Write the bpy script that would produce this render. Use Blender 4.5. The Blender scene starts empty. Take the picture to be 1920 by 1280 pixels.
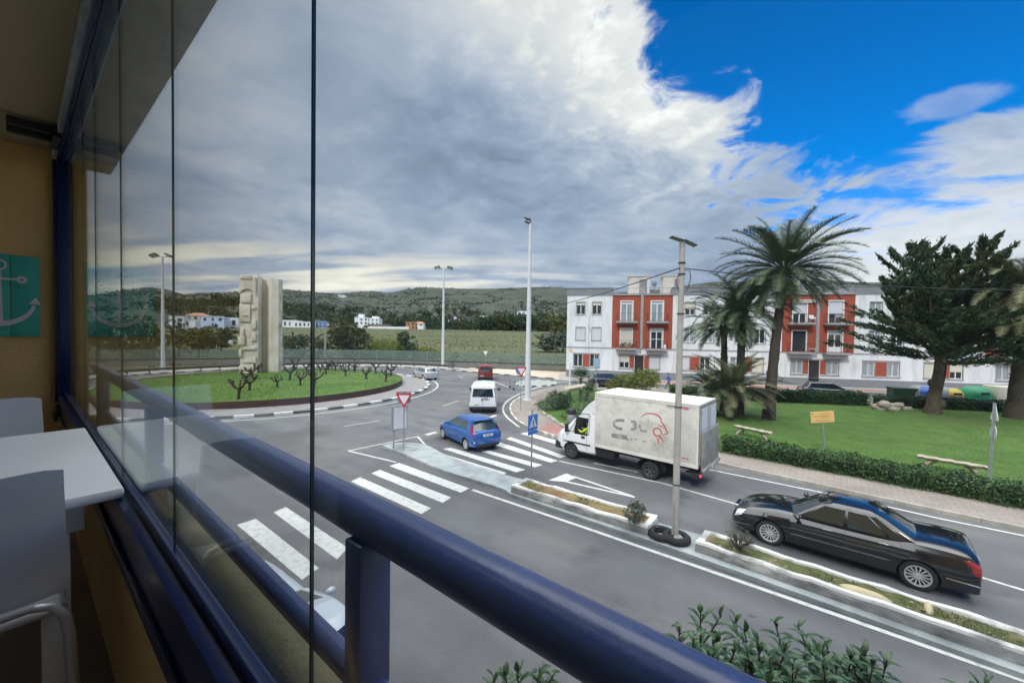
import bpy, bmesh, math, random
import numpy as np
from mathutils import Vector, Matrix
rad = math.radians
sc = bpy.context.scene
# ---------------------------------------------------------------- camera
EYE = 5.66
FPX = 760.0
pit, rol = rad(1.36), rad(0.88)
_r0 = Vector((1, 0, 0)); _f = Vector((0, math.cos(pit), -math.sin(pit))); _u0 = Vector((0, math.sin(pit), math.cos(pit)))
_r = _r0*math.cos(rol) + _u0*math.sin(rol); _u = _u0*math.cos(rol) - _r0*math.sin(rol)
cam = bpy.data.cameras.new("camera"); camo = bpy.data.objects.new("camera", cam); sc.collection.objects.link(camo)
cam.sensor_width = 36; cam.lens = FPX/1920*36; cam.clip_start = 0.02; cam.clip_end = 20000
camo.matrix_world = Matrix(((_r.x, _u.x, -_f.x, 0), (_r.y, _u.y, -_f.y, 0), (_r.z, _u.z, -_f.z, EYE), (0, 0, 0, 1)))
sc.camera = camo
# ---------------------------------------------------------------- world, sun, exposure
SUN_EL, SUN_AZ = rad(42), rad(205)          # azimuth clockwise from +Y
sun = bpy.data.lights.new("sun", 'SUN'); suno = bpy.data.objects.new("sun", sun); sc.collection.objects.link(suno)
sun.energy = 1.4; sun.angle = rad(7); sun.color = (1, .95, .87)
suno.rotation_euler = (math.pi/2 - SUN_EL, 0, math.pi - SUN_AZ)
world = bpy.data.worlds.new("World"); sc.world = world; world.use_nodes = True
nt = world.node_tree; N = nt.nodes; L = nt.links; N.clear()
def nd(t, **k):
    n = N.new(t)
    for a, v in k.items(): setattr(n, a, v)
    return n
def mth(op, a, b=None, c=None, clamp=False):
    n = nd('ShaderNodeMath', operation=op, use_clamp=clamp)
    for i, v in enumerate((a, b, c)):
        if v is None: continue
        if isinstance(v, (int, float)): n.inputs[i].default_value = v
        else: L.new(v, n.inputs[i])
    return n.outputs[0]
def sstep(v, a, b, to0=0.0, to1=1.0):
    n = nd('ShaderNodeMapRange', interpolation_type='SMOOTHSTEP')
    L.new(v, n.inputs[0]); n.inputs[1].default_value = a; n.inputs[2].default_value = b
    n.inputs[3].default_value = to0; n.inputs[4].default_value = to1
    return n.outputs[0]
def mixc(f, a, b):
    n = nd('ShaderNodeMix', data_type='RGBA')
    for s, v in ((0, f), (6, a), (7, b)):
        if isinstance(v, tuple): n.inputs[s].default_value = (*v, 1)
        elif isinstance(v, float): n.inputs[s].default_value = v
        else: L.new(v, n.inputs[s])
    return n.outputs[2]
tc = nd('ShaderNodeTexCoord'); sep = nd('ShaderNodeSeparateXYZ'); L.new(tc.outputs['Generated'], sep.inputs[0])
X, Y, Z = sep.outputs
el = mth('MULTIPLY', mth('ARCSINE', Z), 180/math.pi)
az = mth('MULTIPLY', mth('ARCTAN2', X, Y), 180/math.pi)
den = mth('ADD', mth('MAXIMUM', Z, 0.0), 0.16)
cx = nd('ShaderNodeCombineXYZ'); L.new(mth('DIVIDE', X, den), cx.inputs[0]); L.new(mth('DIVIDE', Y, den), cx.inputs[1])
def noise(scale, detail=6, rough=.55, dist=0, vec=None, off=0.0, sx=1, sy=1, rz=0):
    mp = nd('ShaderNodeMapping'); L.new(vec or cx.outputs[0], mp.inputs[0]); mp.inputs['Location'].default_value = (off, off*.7, 0)
    mp.inputs['Scale'].default_value = (sx, sy, 1); mp.inputs['Rotation'].default_value = (0, 0, rz)
    n = nd('ShaderNodeTexNoise'); L.new(mp.outputs[0], n.inputs['Vector'])
    n.inputs['Scale'].default_value = scale; n.inputs['Detail'].default_value = detail; n.inputs['Roughness'].default_value = rough
    n.inputs['Distortion'].default_value = dist
    return n.outputs['Fac']
big = noise(1.1, 7, .55, .3, off=2.3)
fine = noise(3.6, 9, .62, .5, off=7.1)
vfine = noise(9, 6, .6, .2, off=1.4)
streak = noise(1.7, 6, .5, .2, off=4.0, sx=.45, sy=1.6, rz=.9)
sky = nd('ShaderNodeTexSky', sky_type='NISHITA'); sky.sun_disc = False; sky.sun_elevation = SUN_EL; sky.sun_rotation = SUN_AZ
sky.air_density = 1.0; sky.dust_density = .3; sky.ozone_density = 2.5
hs = nd('ShaderNodeHueSaturation'); L.new(sky.outputs[0], hs.inputs['Color']); hs.inputs['Saturation'].default_value = 1.55; hs.inputs['Value'].default_value = 1.25
blue = mixc(1.0, hs.outputs[0], hs.outputs[0])
bm_ = nd('ShaderNodeMix', data_type='RGBA', blend_type='MULTIPLY'); bm_.inputs[0].default_value = 1; L.new(hs.outputs[0], bm_.inputs[6]); bm_.inputs[7].default_value = (.98, .76, .92, 1); blue = bm_.outputs[2]
# distance (deg) right of the edge of the cloud deck
edge = mth('SUBTRACT', mth('ADD', az, mth('MULTIPLY', el, .95)), 50.5)
wob = mth('ADD', mth('MULTIPLY', mth('SUBTRACT', big, .5), 34.0), mth('MULTIPLY', mth('SUBTRACT', fine, .5), 42.0))
edgew = mth('ADD', edge, wob)
deck = sstep(edgew, 2.5, -4.5)
# bank of cloud low over the horizon on the right, and single clouds
low = mth('ADD', mth('SUBTRACT', el, 13.5), mth('ADD', mth('MULTIPLY', mth('SUBTRACT', fine, .5), 22.0), mth('MULTIPLY', mth('SUBTRACT', streak, .5), 12.0)))
bank = sstep(low, 2.5, -3.5)
def blob(a0, e0, ra, re, amt):
    dx = mth('DIVIDE', mth('SUBTRACT', az, a0), ra); dy = mth('DIVIDE', mth('SUBTRACT', el, e0), re)
    q = mth('ADD', mth('MULTIPLY', dx, dx), mth('MULTIPLY', dy, dy))
    q = mth('ADD', q, mth('MULTIPLY', mth('SUBTRACT', fine, .5), 4.5))
    return mth('MULTIPLY', sstep(q, 1.0, .1), amt)
cum = mth('MAXIMUM', blob(49.5, 16.5, 7.5, 3.4, .9), blob(46.5, 21.5, 5, 1.3, .35))
cum = mth('MAXIMUM', cum, blob(38.5, 14.0, 4.5, 1.6, .6))
cov = mth('MAXIMUM', mth('MAXIMUM', deck, mth('MULTIPLY', bank, .92)), cum)
cov = mth('MAXIMUM', cov, sstep(el, 43, 56))  # cloud cover closed overhead, out of view, to carry the added brightness
# cloud tone: grey deck, lit ragged edge, pale band near the horizon
tone = mth('ADD', mth('MULTIPLY', mth('SUBTRACT', fine, .5), .9), mth('MULTIPLY', mth('SUBTRACT', big, .5), .8))
lit = mth('MULTIPLY', sstep(edge, -44, -2), sstep(mth('ADD', el, mth('MULTIPLY', mth('SUBTRACT', fine, .5), 16.0)), 14, 29))
dk = blob(-2, 27, 22, 11, 1.0)
lum = mth('ADD', mth('ADD', .44, mth('MULTIPLY', tone, .40)), mth('MULTIPLY', lit, .30))
dks = mth('MULTIPLY', mth('MULTIPLY', sstep(az, -32, -12), sstep(az, 22, 6)), mth('MULTIPLY', sstep(el, 12, 22), sstep(el, 40, 26)))
lum = mth('SUBTRACT', lum, mth('MULTIPLY', dks, .09))
lum = mth('SUBTRACT', lum, mth('MULTIPLY', mth('MULTIPLY', sstep(az, -12, 8), sstep(az, 42, 26)), mth('MULTIPLY', sstep(el, 24, 15), .06)))
lum = mth('ADD', lum, mth('MULTIPLY', mth('MULTIPLY', lit, sstep(vfine, .45, .75)), .22))
lum = mth('ADD', lum, mth('MULTIPLY', mth('MULTIPLY', sstep(az, 30, 42), sstep(el, 24, 8)), .26))
band = mth('MULTIPLY', mth('MULTIPLY', sstep(el, 12.5, 6.5), sstep(el, .5, 5)), sstep(streak, .40, .62))
lum = mth('ADD', lum, mth('MULTIPLY', mth('MULTIPLY', band, sstep(az, 32, -12)), .36))
lum = mth('ADD', lum, mth('MULTIPLY', sstep(el, 5, 0), .10))
lum = mth('ADD', lum, mth('MULTIPLY', sstep(el, 41, 54), 2.3))  # extra overhead brightness out of view, added to light the balcony and ground
lum = mth('MAXIMUM', lum, .14)
cc = mixc(sstep(lum, .28, .74), (.72, .93, 1.28), (1.0, 1.0, 1.0))
warm = mth('MULTIPLY', mth('MULTIPLY', band, sstep(az, 20, -20)), .8)
cc = mixc(warm, cc, (1.03, 1.0, .86))
vm = nd('ShaderNodeVectorMath', operation='SCALE'); L.new(cc, vm.inputs[0]); L.new(mth('MULTIPLY', lum, 7.9), vm.inputs['Scale'])
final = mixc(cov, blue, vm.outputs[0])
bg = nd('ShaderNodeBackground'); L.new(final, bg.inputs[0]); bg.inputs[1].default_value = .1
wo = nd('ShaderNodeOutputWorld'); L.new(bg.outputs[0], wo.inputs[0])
vs = sc.view_settings; vs.view_transform = 'Standard'; vs.look = 'None'; vs.exposure = 0.72; vs.gamma = 1
cy = sc.cycles; cy.use_denoising = True; cy.max_bounces = 9; cy.diffuse_bounces = 6; cy.transparent_max_bounces = 24; cy.caustics_reflective = False; cy.caustics_refractive = False
try: cy.denoiser = 'OPENIMAGEDENOISE'
except Exception: pass
# ---------------------------------------------------------------- helpers
COL = sc.collection
rng = np.random.default_rng(7); random.seed(7)
def ray(x, y): return _r*((x-960)/FPX) + _u*((640-y)/FPX) + _f
def G(x, y, z=0.0):
    d = ray(x, y); t = (z-EYE)/d.z; return Vector((d.x*t, d.y*t, z))
def AT(x, y, depth):                      # point on the view ray at forward distance depth
    d = ray(x, y); k = depth/d.y; return Vector((d.x*k, depth, EYE+d.z*k))
MATS = {}
def mat(name, col, rough=.6, metal=0.0, col2=None, scale=4.0, bump=0.0, bscale=None, coat=0.0, col3=None, scale3=.4, spec=.5, emit=None, lo=.35, hi=.65, coord='Object', alpha=None, detail=6, rvar=0.0, stretch=None):
    if name in MATS: return MATS[name]
    m = bpy.data.materials.new(name); m.use_nodes = True; MATS[name] = m
    t = m.node_tree; n = t.nodes; l = t.links; b = n['Principled BSDF']
    b.inputs['Base Color'].default_value = (*col, 1); b.inputs['Roughness'].default_value = rough; b.inputs['Metallic'].default_value = metal
    b.inputs['Specular IOR Level'].default_value = spec
    if coat: b.inputs['Coat Weight'].default_value = coat; b.inputs['Coat Roughness'].default_value = .03
    if emit: b.inputs['Emission Color'].default_value = (*emit, 1); b.inputs['Emission Strength'].default_value = 1
    tcn = n.new('ShaderNodeTexCoord'); src = tcn.outputs[coord]
    if stretch:
        mp = n.new('ShaderNodeMapping'); l.new(src, mp.inputs[0]); mp.inputs['Scale'].default_value = stretch; src = mp.outputs[0]
    def nz(s, d=6, r=.6):
        q = n.new('ShaderNodeTexNoise'); l.new(src, q.inputs['Vector']); q.inputs['Scale'].default_value = s; q.inputs['Detail'].default_value = d; q.inputs['Roughness'].default_value = r
        return q.outputs['Fac']
    def rmp(v, a, b_, x=0., y=1.):
        q = n.new('ShaderNodeMapRange'); l.new(v, q.inputs[0]); q.inputs[1].default_value = a; q.inputs[2].default_value = b_; q.inputs[3].default_value = x; q.inputs[4].default_value = y; return q.outputs[0]
    cur = None
    if col2:
        mx = n.new('ShaderNodeMix'); mx.data_type = 'RGBA'; mx.inputs[6].default_value = (*col, 1); mx.inputs[7].default_value = (*col2, 1)
        l.new(rmp(nz(scale, detail), lo, hi), mx.inputs[0]); cur = mx.outputs[2]
    if col3:
        mx = n.new('ShaderNodeMix'); mx.data_type = 'RGBA'; mx.inputs[7].default_value = (*col3, 1)
        if cur: l.new(cur, mx.inputs[6])
        else: mx.inputs[6].default_value = (*col, 1)
        l.new(rmp(nz(scale3, 5), .5, .68), mx.inputs[0]); cur = mx.outputs[2]
    if cur: l.new(cur, b.inputs['Base Color'])
    if rvar: l.new(rmp(nz(scale*.7), .3, .7, max(0, rough-rvar), min(1, rough+rvar)), b.inputs['Roughness'])
    if bump:
        bp = n.new('ShaderNodeBump'); bp.inputs['Strength'].default_value = bump; bp.inputs['Distance'].default_value = .02
        l.new(nz(bscale or scale*4, 5), bp.inputs['Height']); l.new(bp.outputs[0], b.inputs['Normal'])
    if alpha is not None: b.inputs['Alpha'].default_value = alpha
    return m
class MB:
    """collects shapes for one mesh"""
    def __init__(s): s.v = []; s.f = []; s.m = []; s.cm = 0
    def add(s, vs, fs, mi=None):
        o = len(s.v); s.v.extend([tuple(p) for p in vs]); s.f.extend([tuple(i+o for i in f) for f in fs]); s.m.extend([s.cm if mi is None else mi]*len(fs)); return s
    def box(s, x0, x1, y0, y1, z0, z1, mi=None, bev=0.0):
        if bev > 0:
            bm = bmesh.new(); bmesh.ops.create_cube(bm, size=1)
            for v in bm.verts: v.co = Vector(((x0+x1)/2+v.co.x*(x1-x0), (y0+y1)/2+v.co.y*(y1-y0), (z0+z1)/2+v.co.z*(z1-z0)))
            bmesh.ops.bevel(bm, geom=bm.edges[:], offset=bev, segments=2, affect='EDGES', profile=.5)
            return s.bm(bm, mi)
        vs = [(x, y, z) for x in (x0, x1) for y in (y0, y1) for z in (z0, z1)]
        return s.add(vs, [(0, 1, 3, 2), (4, 6, 7, 5), (0, 4, 5, 1), (2, 3, 7, 6), (0, 2, 6, 4), (1, 5, 7, 3)], mi)
    def bm(s, bm, mi=None):
        bm.verts.index_update(); vs = [v.co[:] for v in bm.verts]; fs = [[v.index for v in f.verts] for f in bm.faces]; bm.free(); return s.add(vs, fs, mi)
    def tube(s, pts, r, n=8, mi=None, cap=True):
        pts = [Vector(p) for p in pts]; rs = r if isinstance(r, (list, tuple)) else [r]*len(pts)
        vs = []; fs = []; prev = None
        for i, p in enumerate(pts):
            a = pts[max(0, i-1)]; b = pts[min(len(pts)-1, i+1)]; d = (b-a).normalized()
            if prev is None: u = d.orthogonal().normalized()
            else:
                u = prev - d*prev.dot(d)
                u = u.normalized() if u.length > 1e-5 else d.orthogonal().normalized()
            prev = u; w = d.cross(u)
            for k in range(n):
                t = 2*math.pi*k/n; vs.append(p + (u*math.cos(t)+w*math.sin(t))*rs[i])
        for i in range(len(pts)-1):
            for k in range(n):
                k2 = (k+1) % n; fs.append((i*n+k, i*n+k2, (i+1)*n+k2, (i+1)*n+k))
        if cap: fs.append(tuple(range(n))[::-1]); fs.append(tuple((len(pts)-1)*n+k for k in range(n)))
        return s.add(vs, fs, mi)
    def lathe(s, prof, n=24, c=(0, 0, 0), axis='z', mi=None, closed=False):
        vs = []; fs = []
        for (r, h) in prof:
            for k in range(n):
                t = 2*math.pi*k/n; a, b = r*math.cos(t), r*math.sin(t)
                p = (a, b, h) if axis == 'z' else ((a, h, b) if axis == 'y' else (h, a, b))
                vs.append((p[0]+c[0], p[1]+c[1], p[2]+c[2]))
        m_ = len(prof)
        for i in range(m_ if closed else m_-1):
            j = (i+1) % m_
            for k in range(n):
                k2 = (k+1) % n; fs.append((i*n+k, i*n+k2, j*n+k2, j*n+k))
        if not closed:
            fs.append(tuple(range(n))[::-1]); fs.append(tuple((m_-1)*n+k for k in range(n)))
        return s.add(vs, fs, mi)
    def prism(s, poly, z0, z1, mi=None):
        n = len(poly); vs = [(p[0], p[1], z0) for p in poly] + [(p[0], p[1], z1) for p in poly]
        fs = [tuple(range(n))[::-1], tuple(range(n, 2*n))] + [(i, (i+1) % n, n+(i+1) % n, n+i) for i in range(n)]
        return s.add(vs, fs, mi)
    def plate(s, pts, nrm, th, mi=None):      # planar polygon with thickness along nrm
        nrm = Vector(nrm)*th; n = len(pts); P = [Vector(p) for p in pts]
        vs = P + [p+nrm for p in P]
        return s.add(vs, [tuple(range(n))[::-1], tuple(range(n, 2*n))] + [(i, (i+1) % n, n+(i+1) % n, n+i) for i in range(n)], mi)
    def ico(s, c, r, sub=2, jit=.0, mi=None, sq=(1, 1, 1)):
        bm = bmesh.new(); bmesh.ops.create_icosphere(bm, subdivisions=sub, radius=1)
        for v in bm.verts:
            k = 1+random.uniform(-jit, jit); v.co = Vector((c[0]+v.co.x*r*sq[0]*k, c[1]+v.co.y*r*sq[1]*k, c[2]+v.co.z*r*sq[2]*k))
        return s.bm(bm, mi)
    def xf(s, M):
        s.v = [tuple(M @ Vector(p)) for p in s.v]; return s
    def build(s, name, m, parent=None, smooth=None, fix=True):
        me = bpy.data.meshes.new(name); me.from_pydata(s.v, [], s.f)
        ms = m if isinstance(m, (list, tuple)) else [m]
        for x in ms: me.materials.append(x)
        if len(ms) > 1: me.polygons.foreach_set('material_index', s.m)
        if fix and len(s.f) < 20000:
            b = bmesh.new(); b.from_mesh(me); bmesh.ops.recalc_face_normals(b, faces=b.faces[:]); b.to_mesh(me); b.free()
        if smooth is not None:
            me.polygons.foreach_set('use_smooth', [True]*len(me.polygons)); me.set_sharp_from_angle(angle=rad(smooth))
        me.update(); o = bpy.data.objects.new(name, me); COL.objects.link(o); o.parent = parent
        return o
def thing(name, label, cat, loc=(0, 0, 0), rz=0.0, group=None):
    o = bpy.data.objects.new(name, None); COL.objects.link(o); o.location = loc; o.rotation_euler = (0, 0, rz); o.empty_display_size = .2
    o['label'] = label; o['category'] = cat
    if group: o['group'] = group
    return o
def tag(o, label, cat, group=None, kind=None):
    o['label'] = label; o['category'] = cat
    if group: o['group'] = group
    if kind: o['kind'] = kind
    return o
def struct(o): o['kind'] = 'structure'; return o
def dup(root, loc, rz=None, label=None, scale=None, cat=None, group=None):
    r = root.copy(); COL.objects.link(r); r.location = loc
    if rz is not None: r.rotation_euler = (0, 0, rz)
    if scale is not None: r.scale = (scale,)*3 if isinstance(scale, (int, float)) else scale
    if label: r['label'] = label
    if cat: r['category'] = cat
    if group: r['group'] = group
    def rec(src, dst):
        for ch in list(src.children):
            c = ch.copy(); COL.objects.link(c); c.parent = dst; rec(ch, c)
    rec(root, r); return r
def evalmesh(o, name=None):
    dg = bpy.context.evaluated_depsgraph_get(); me = bpy.data.meshes.new_from_object(o.evaluated_get(dg)); return me
def txt(s, size, m, name='lettering', parent=None, M=None, ext=.002, ax='CENTER', shear=0.0):
    cu = bpy.data.curves.new('t', 'FONT'); cu.body = s; cu.size = size; cu.extrude = ext; cu.align_x = ax; cu.align_y = 'CENTER'; cu.shear = shear
    o = bpy.data.objects.new('t', cu); COL.objects.link(o); me = evalmesh(o); bpy.data.objects.remove(o)
    me.name = name; me.materials.clear(); me.materials.append(m)
    ob = bpy.data.objects.new(name, me); COL.objects.link(ob); ob.parent = parent
    if M is not None: ob.matrix_local = M
    return ob
# leaf clouds as big arrays of small bent quads
def leafmesh(name, cen, m, parent=None, size=.12, asp=.5, up=.3, dirs=None, jit=.35):
    cen = np.asarray(cen, float); n = len(cen)
    a = rng.normal(size=(n, 3))
    if dirs is not None: a = np.asarray(dirs) + a*.35
    a /= np.linalg.norm(a, axis=1)[:, None]+1e-9
    b = rng.normal(size=(n, 3)); b[:, 2] *= (1-up); b -= a*(a*b).sum(1)[:, None]; b /= np.linalg.norm(b, axis=1)[:, None]+1e-9
    s = size*(1+rng.uniform(-jit, jit, n))[:, None]
    v = np.stack([cen-a*s*.5, cen+b*s*asp*.5, cen+a*s*.5, cen-b*s*asp*.5], 1).reshape(-1, 3)
    me = bpy.data.meshes.new(name); me.vertices.add(4*n); me.vertices.foreach_set('co', v.ravel())
    me.loops.add(4*n); me.loops.foreach_set('vertex_index', np.arange(4*n, dtype=np.int32))
    me.polygons.add(n); me.polygons.foreach_set('loop_start', np.arange(0, 4*n, 4, dtype=np.int32)); me.update(calc_edges=True)
    me.materials.append(m); o = bpy.data.objects.new(name, me); COL.objects.link(o); o.parent = parent; return o
def clumps(lobes, n, shell=.55):
    """n points spread through ellipsoid lobes (x,y,z,rx,ry,rz), denser near the surface, in small tufts"""
    out = []; w = np.array([l[3]*l[4]*l[5] for l in lobes])**.7; w /= w.sum()
    for l, k in zip(lobes, (w*n).astype(int)):
        t = max(3, k//14); d = rng.normal(size=(t, 3)); d /= np.linalg.norm(d, axis=1)[:, None]
        r = (shell+(1-shell)*rng.uniform(size=t)**.6)*(1+.12*rng.normal(size=t))
        tc_ = d*r[:, None]; idx = rng.integers(0, t, k)
        p = tc_[idx] + rng.normal(size=(k, 3))*.09
        out.append(p*np.array(l[3:6])+np.array(l[0:3]))
    return np.concatenate(out)
# ---------------------------------------------------------------- materials
M_asph = mat('asphalt', (.098, .100, .107), .85, col2=(.138, .140, .148), scale=.35, bump=.35, bscale=90, coord='Object', col3=(.170, .168, .162), scale3=.13)
def wear(m, sc_=1.0):
    t = m.node_tree; n = t.nodes; l = t.links; b = n['Principled BSDF']; src = b.inputs['Base Color'].links[0].from_socket; tcn = n.new('ShaderNodeTexCoord'); mp = n.new('ShaderNodeMapping'); mp.inputs['Rotation'].default_value = (0, 0, .67); l.new(tcn.outputs['Object'], mp.inputs[0])
    def rm(v, a, c, x, y): q = n.new('ShaderNodeMapRange'); l.new(v, q.inputs[0]); q.inputs[1].default_value = a; q.inputs[2].default_value = c; q.inputs[3].default_value = x; q.inputs[4].default_value = y; return q.outputs[0]
    def mulv(a, c): q = n.new('ShaderNodeMath'); q.operation = 'MULTIPLY'; l.new(a, q.inputs[0]); l.new(c, q.inputs[1]); return q.outputs[0]
    def nz(s_, sx=1, sy=1, d=5): g = n.new('ShaderNodeMapping'); l.new(mp.outputs[0], g.inputs[0]); g.inputs['Scale'].default_value = (sx, sy, 1); q = n.new('ShaderNodeTexNoise'); l.new(g.outputs[0], q.inputs['Vector']); q.inputs['Scale'].default_value = s_; q.inputs['Detail'].default_value = d; return q.outputs['Fac']
    vo = n.new('ShaderNodeTexVoronoi'); vo.feature = 'DISTANCE_TO_EDGE'; ds = n.new('ShaderNodeMix'); ds.data_type = 'RGBA'; ds.inputs[0].default_value = .12; l.new(mp.outputs[0], ds.inputs[6]); nn_1 = n.new('ShaderNodeTexNoise'); nn_1.inputs['Scale'].default_value = 2; l.new(mp.outputs[0], nn_1.inputs['Vector']); l.new(nn_1.outputs['Color'], ds.inputs[7]); l.new(ds.outputs[2], vo.inputs['Vector']); vo.inputs['Scale'].default_value = .22
    crack = rm(vo.outputs[0], .0, .004, .88, 1.0); spots = rm(nz(.9, 1, 1, 6), .57, .72, 1.0, .72); streak_ = rm(nz(.5, .12, 1.6), .35, .65, .84, 1.14); grain = rm(nz(38, 1, 1, 2), .3, .7, .82, 1.18); big_ = rm(nz(.11), .35, .65, .86, 1.12); f = mulv(mulv(mulv(crack, spots), mulv(streak_, grain)), big_)
    mx = n.new('ShaderNodeMix'); mx.data_type = 'RGBA'; mx.blend_type = 'MULTIPLY'; mx.inputs[0].default_value = 1; l.new(src, mx.inputs[6]); l.new(f, mx.inputs[7]); l.new(mx.outputs[2], b.inputs['Base Color'])
wear(M_asph)
M_mark = mat('road_paint', (.56, .57, .55), .75, col2=(.30, .30, .30), scale=6, lo=.5, hi=.74, bump=.02, bscale=60)
M_kerbw = mat('kerb_white', (.66, .66, .63), .75, col2=(.45, .44, .41), scale=2.5, lo=.5, hi=.75, bump=.2)
M_kerbb = mat('kerb_dark', (.07, .07, .075), .8, col2=(.14, .14, .14), scale=3, bump=.2)
M_kerb = mat('kerb_stone', (.42, .40, .36), .85, col2=(.28, .26, .23), scale=2.2, bump=.3)
M_conc = mat('concrete', (.34, .34, .33), .85, col2=(.24, .24, .235), scale=1.2, bump=.35, bscale=25)
M_isl = mat('island_paint', (.27, .31, .32), .85, col2=(.40, .43, .43), scale=1.6, bump=.4, bscale=20, col3=(.19, .21, .21), scale3=.7)
M_plwall = mat('whitewash', (.66, .65, .62), .85, col2=(.26, .26, .25), scale=1.7, lo=.50, hi=.66, bump=.6, bscale=9)
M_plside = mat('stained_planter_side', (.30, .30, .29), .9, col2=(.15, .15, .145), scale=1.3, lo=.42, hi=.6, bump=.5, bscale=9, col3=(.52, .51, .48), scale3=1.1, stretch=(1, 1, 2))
M_dirt = mat('sandy_dirt', (.50, .40, .31), .95, col2=(.58, .50, .42), scale=.5, bump=.3, col3=(.40, .28, .2), scale3=.2)
M_soil = mat('soil', (.20, .10, .06), .95, col2=(.22, .20, .08), scale=3, bump=.6, bscale=30, col3=(.12, .15, .04), scale3=1.3)
M_moss = mat('mossy_soil', (.06, .075, .022), .95, col2=(.11, .115, .04), scale=4, bump=.8, bscale=30, col3=(.20, .16, .09), scale3=2)
M_lawn = mat('lawn', (.046, .105, .012), .9, col2=(.078, .155, .020), scale=.8, bump=1.0, bscale=55, col3=(.085, .13, .03), scale3=.12)
M_lawn2 = mat('island_grass', (.06, .13, .016), .9, col2=(.09, .175, .026), scale=.5, bump=1.0, bscale=40, col3=(.12, .19, .04), scale3=.15)
M_field = mat('marsh_grass', (.085, .096, .034), .95, col2=(.056, .070, .023), scale=.06, bump=1, bscale=2, col3=(.125, .11, .05), scale3=.02, stretch=(.6, 2.4, 1))
M_hill = mat('hill_scrub', (.026, .037, .024), .95, col2=(.062, .066, .048), scale=.05, lo=.40, hi=.62, bump=0, col3=(.026, .040, .028), scale3=.006, detail=14)
M_leaf = mat('leaf_green', (.035, .075, .018), .6, col2=(.065, .12, .03), scale=1.3, spec=.3)
M_leafd = mat('leaf_dark', (.018, .045, .016), .6, col2=(.04, .085, .028), scale=1.1, spec=.3)
M_leafo = mat('leaf_olive', (.060, .072, .022), .7, col2=(.12, .12, .04), scale=1.0, spec=.2)
M_leafy = mat('leaf_yellow', (.17, .19, .03), .6, col2=(.09, .12, .02), scale=2.2, spec=.3)
M_leafg = mat('leaf_greygreen', (.10, .12, .09), .7, col2=(.15, .17, .13), scale=3, spec=.2)
M_reed = mat('reed_green', (.15, .20, .04), .8, col2=(.22, .24, .07), scale=.8, spec=.2)
M_hedge = mat('hedge_leaf', (.020, .055, .014), .5, col2=(.06, .13, .03), scale=1.6, spec=.4)
M_cyp = mat('cypress_leaf', (.022, .052, .030), .75, col2=(.050, .088, .045), scale=.9, spec=.2, col3=(.075, .085, .035), scale3=.5)
M_palm = mat('palm_leaf', (.045, .085, .04), .55, col2=(.11, .145, .085), scale=1.0, spec=.4)
M_palm2 = mat('palm_leaf_pale', (.10, .12, .06), .6, col2=(.17, .16, .08), scale=1.3, spec=.4)
M_bark = mat('bark', (.10, .075, .05), .95, col2=(.045, .035, .028), scale=4, bump=1.0, bscale=14)
M_barkp = mat('palm_bark', (.09, .07, .055), .95, col2=(.035, .028, .024), scale=5, bump=1.0, bscale=10, stretch=(1, 1, 3))
M_vine = mat('vine_wood', (.075, .05, .045), .9, col2=(.035, .025, .022), scale=6, bump=.8)
M_corten = mat('corten_steel', (.085, .04, .032), .8, col2=(.05, .028, .024), scale=1.2)
M_white = mat('white_wall', (.74, .76, .78), .85, col2=(.66, .68, .70), scale=.5, bump=.25, bscale=18, col3=(.56, .57, .58), scale3=.9, stretch=(1.6, 1, .35))
M_brick = mat('red_brick', (.38, .080, .042), .85, col2=(.29, .062, .034), scale=5, bump=.3, col3=(.27, .06, .035), scale3=.7, stretch=(1, 1, 3))
M_greyp = mat('grey_paint', (.19, .20, .22), .8, col2=(.23, .24, .26), scale=1)
M_trim = mat('grey_trim', (.27, .27, .28), .8, col2=(.33, .33, .34), scale=2)
M_cream = mat('cream_shutter', (.66, .63, .53), .6)
M_wshut = mat('white_shutter', (.62, .64, .68), .6)
M_wframe = mat('white_frame', (.76, .77, .78), .4)
M_pane = mat('window_glass', (.035, .045, .05), .05, spec=.8)
M_curt = mat('curtained_glass', (.36, .42, .44), .25, col2=(.18, .22, .24), scale=7, stretch=(1, 1, .05))
M_door = mat('dark_door', (.03, .028, .028), .4)
M_pent = mat('cream_render', (.60, .56, .53), .85, col2=(.52, .48, .45), scale=1)
M_iron = mat('dark_iron', (.03, .03, .032), .5, metal=.3)
M_galv = mat('galvanised_steel', (.40, .42, .43), .45, metal=.5, col2=(.30, .32, .33), scale=5)
M_polew = mat('white_pole', (.66, .68, .70), .45, col2=(.58, .60, .61), scale=3)
M_polec = mat('concrete_pole', (.42, .40, .37), .8, col2=(.36, .34, .31), scale=3, bump=.3, col3=(.30, .30, .29), scale3=1.5)
M_panel = mat('solar_panel', (.03, .04, .045), .35)
M_rubber = mat('tyre_rubber', (.018, .018, .019), .8, bump=.3, bscale=60)
M_alloy = mat('alloy_rim', (.66, .67, .68), .35, metal=.5)
M_steelrim = mat('grey_rim', (.10, .10, .105), .5, metal=.3)
M_chrome = mat('chrome', (.75, .76, .78), .12, metal=1)
M_plastic = mat('black_plastic', (.02, .02, .022), .55)
M_cglass = mat('car_glass', (.012, .02, .02), .03, spec=.9, coat=.5)
M_cglassg = mat('green_car_glass', (.035, .055, .05), .05, spec=.9, coat=.5)
M_under = mat('underbody', (.012, .012, .012), .9)
M_black = mat('black_car_paint', (.006, .007, .010), .14, coat=1)
M_blue = mat('blue_car_paint', (.012, .095, .36), .25, coat=1, metal=.15)
M_silver = mat('silver_car_paint', (.52, .55, .58), .3, metal=.4, coat=.8)
M_wvan = mat('white_van_paint', (.74, .76, .79), .3, coat=.5)
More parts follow.
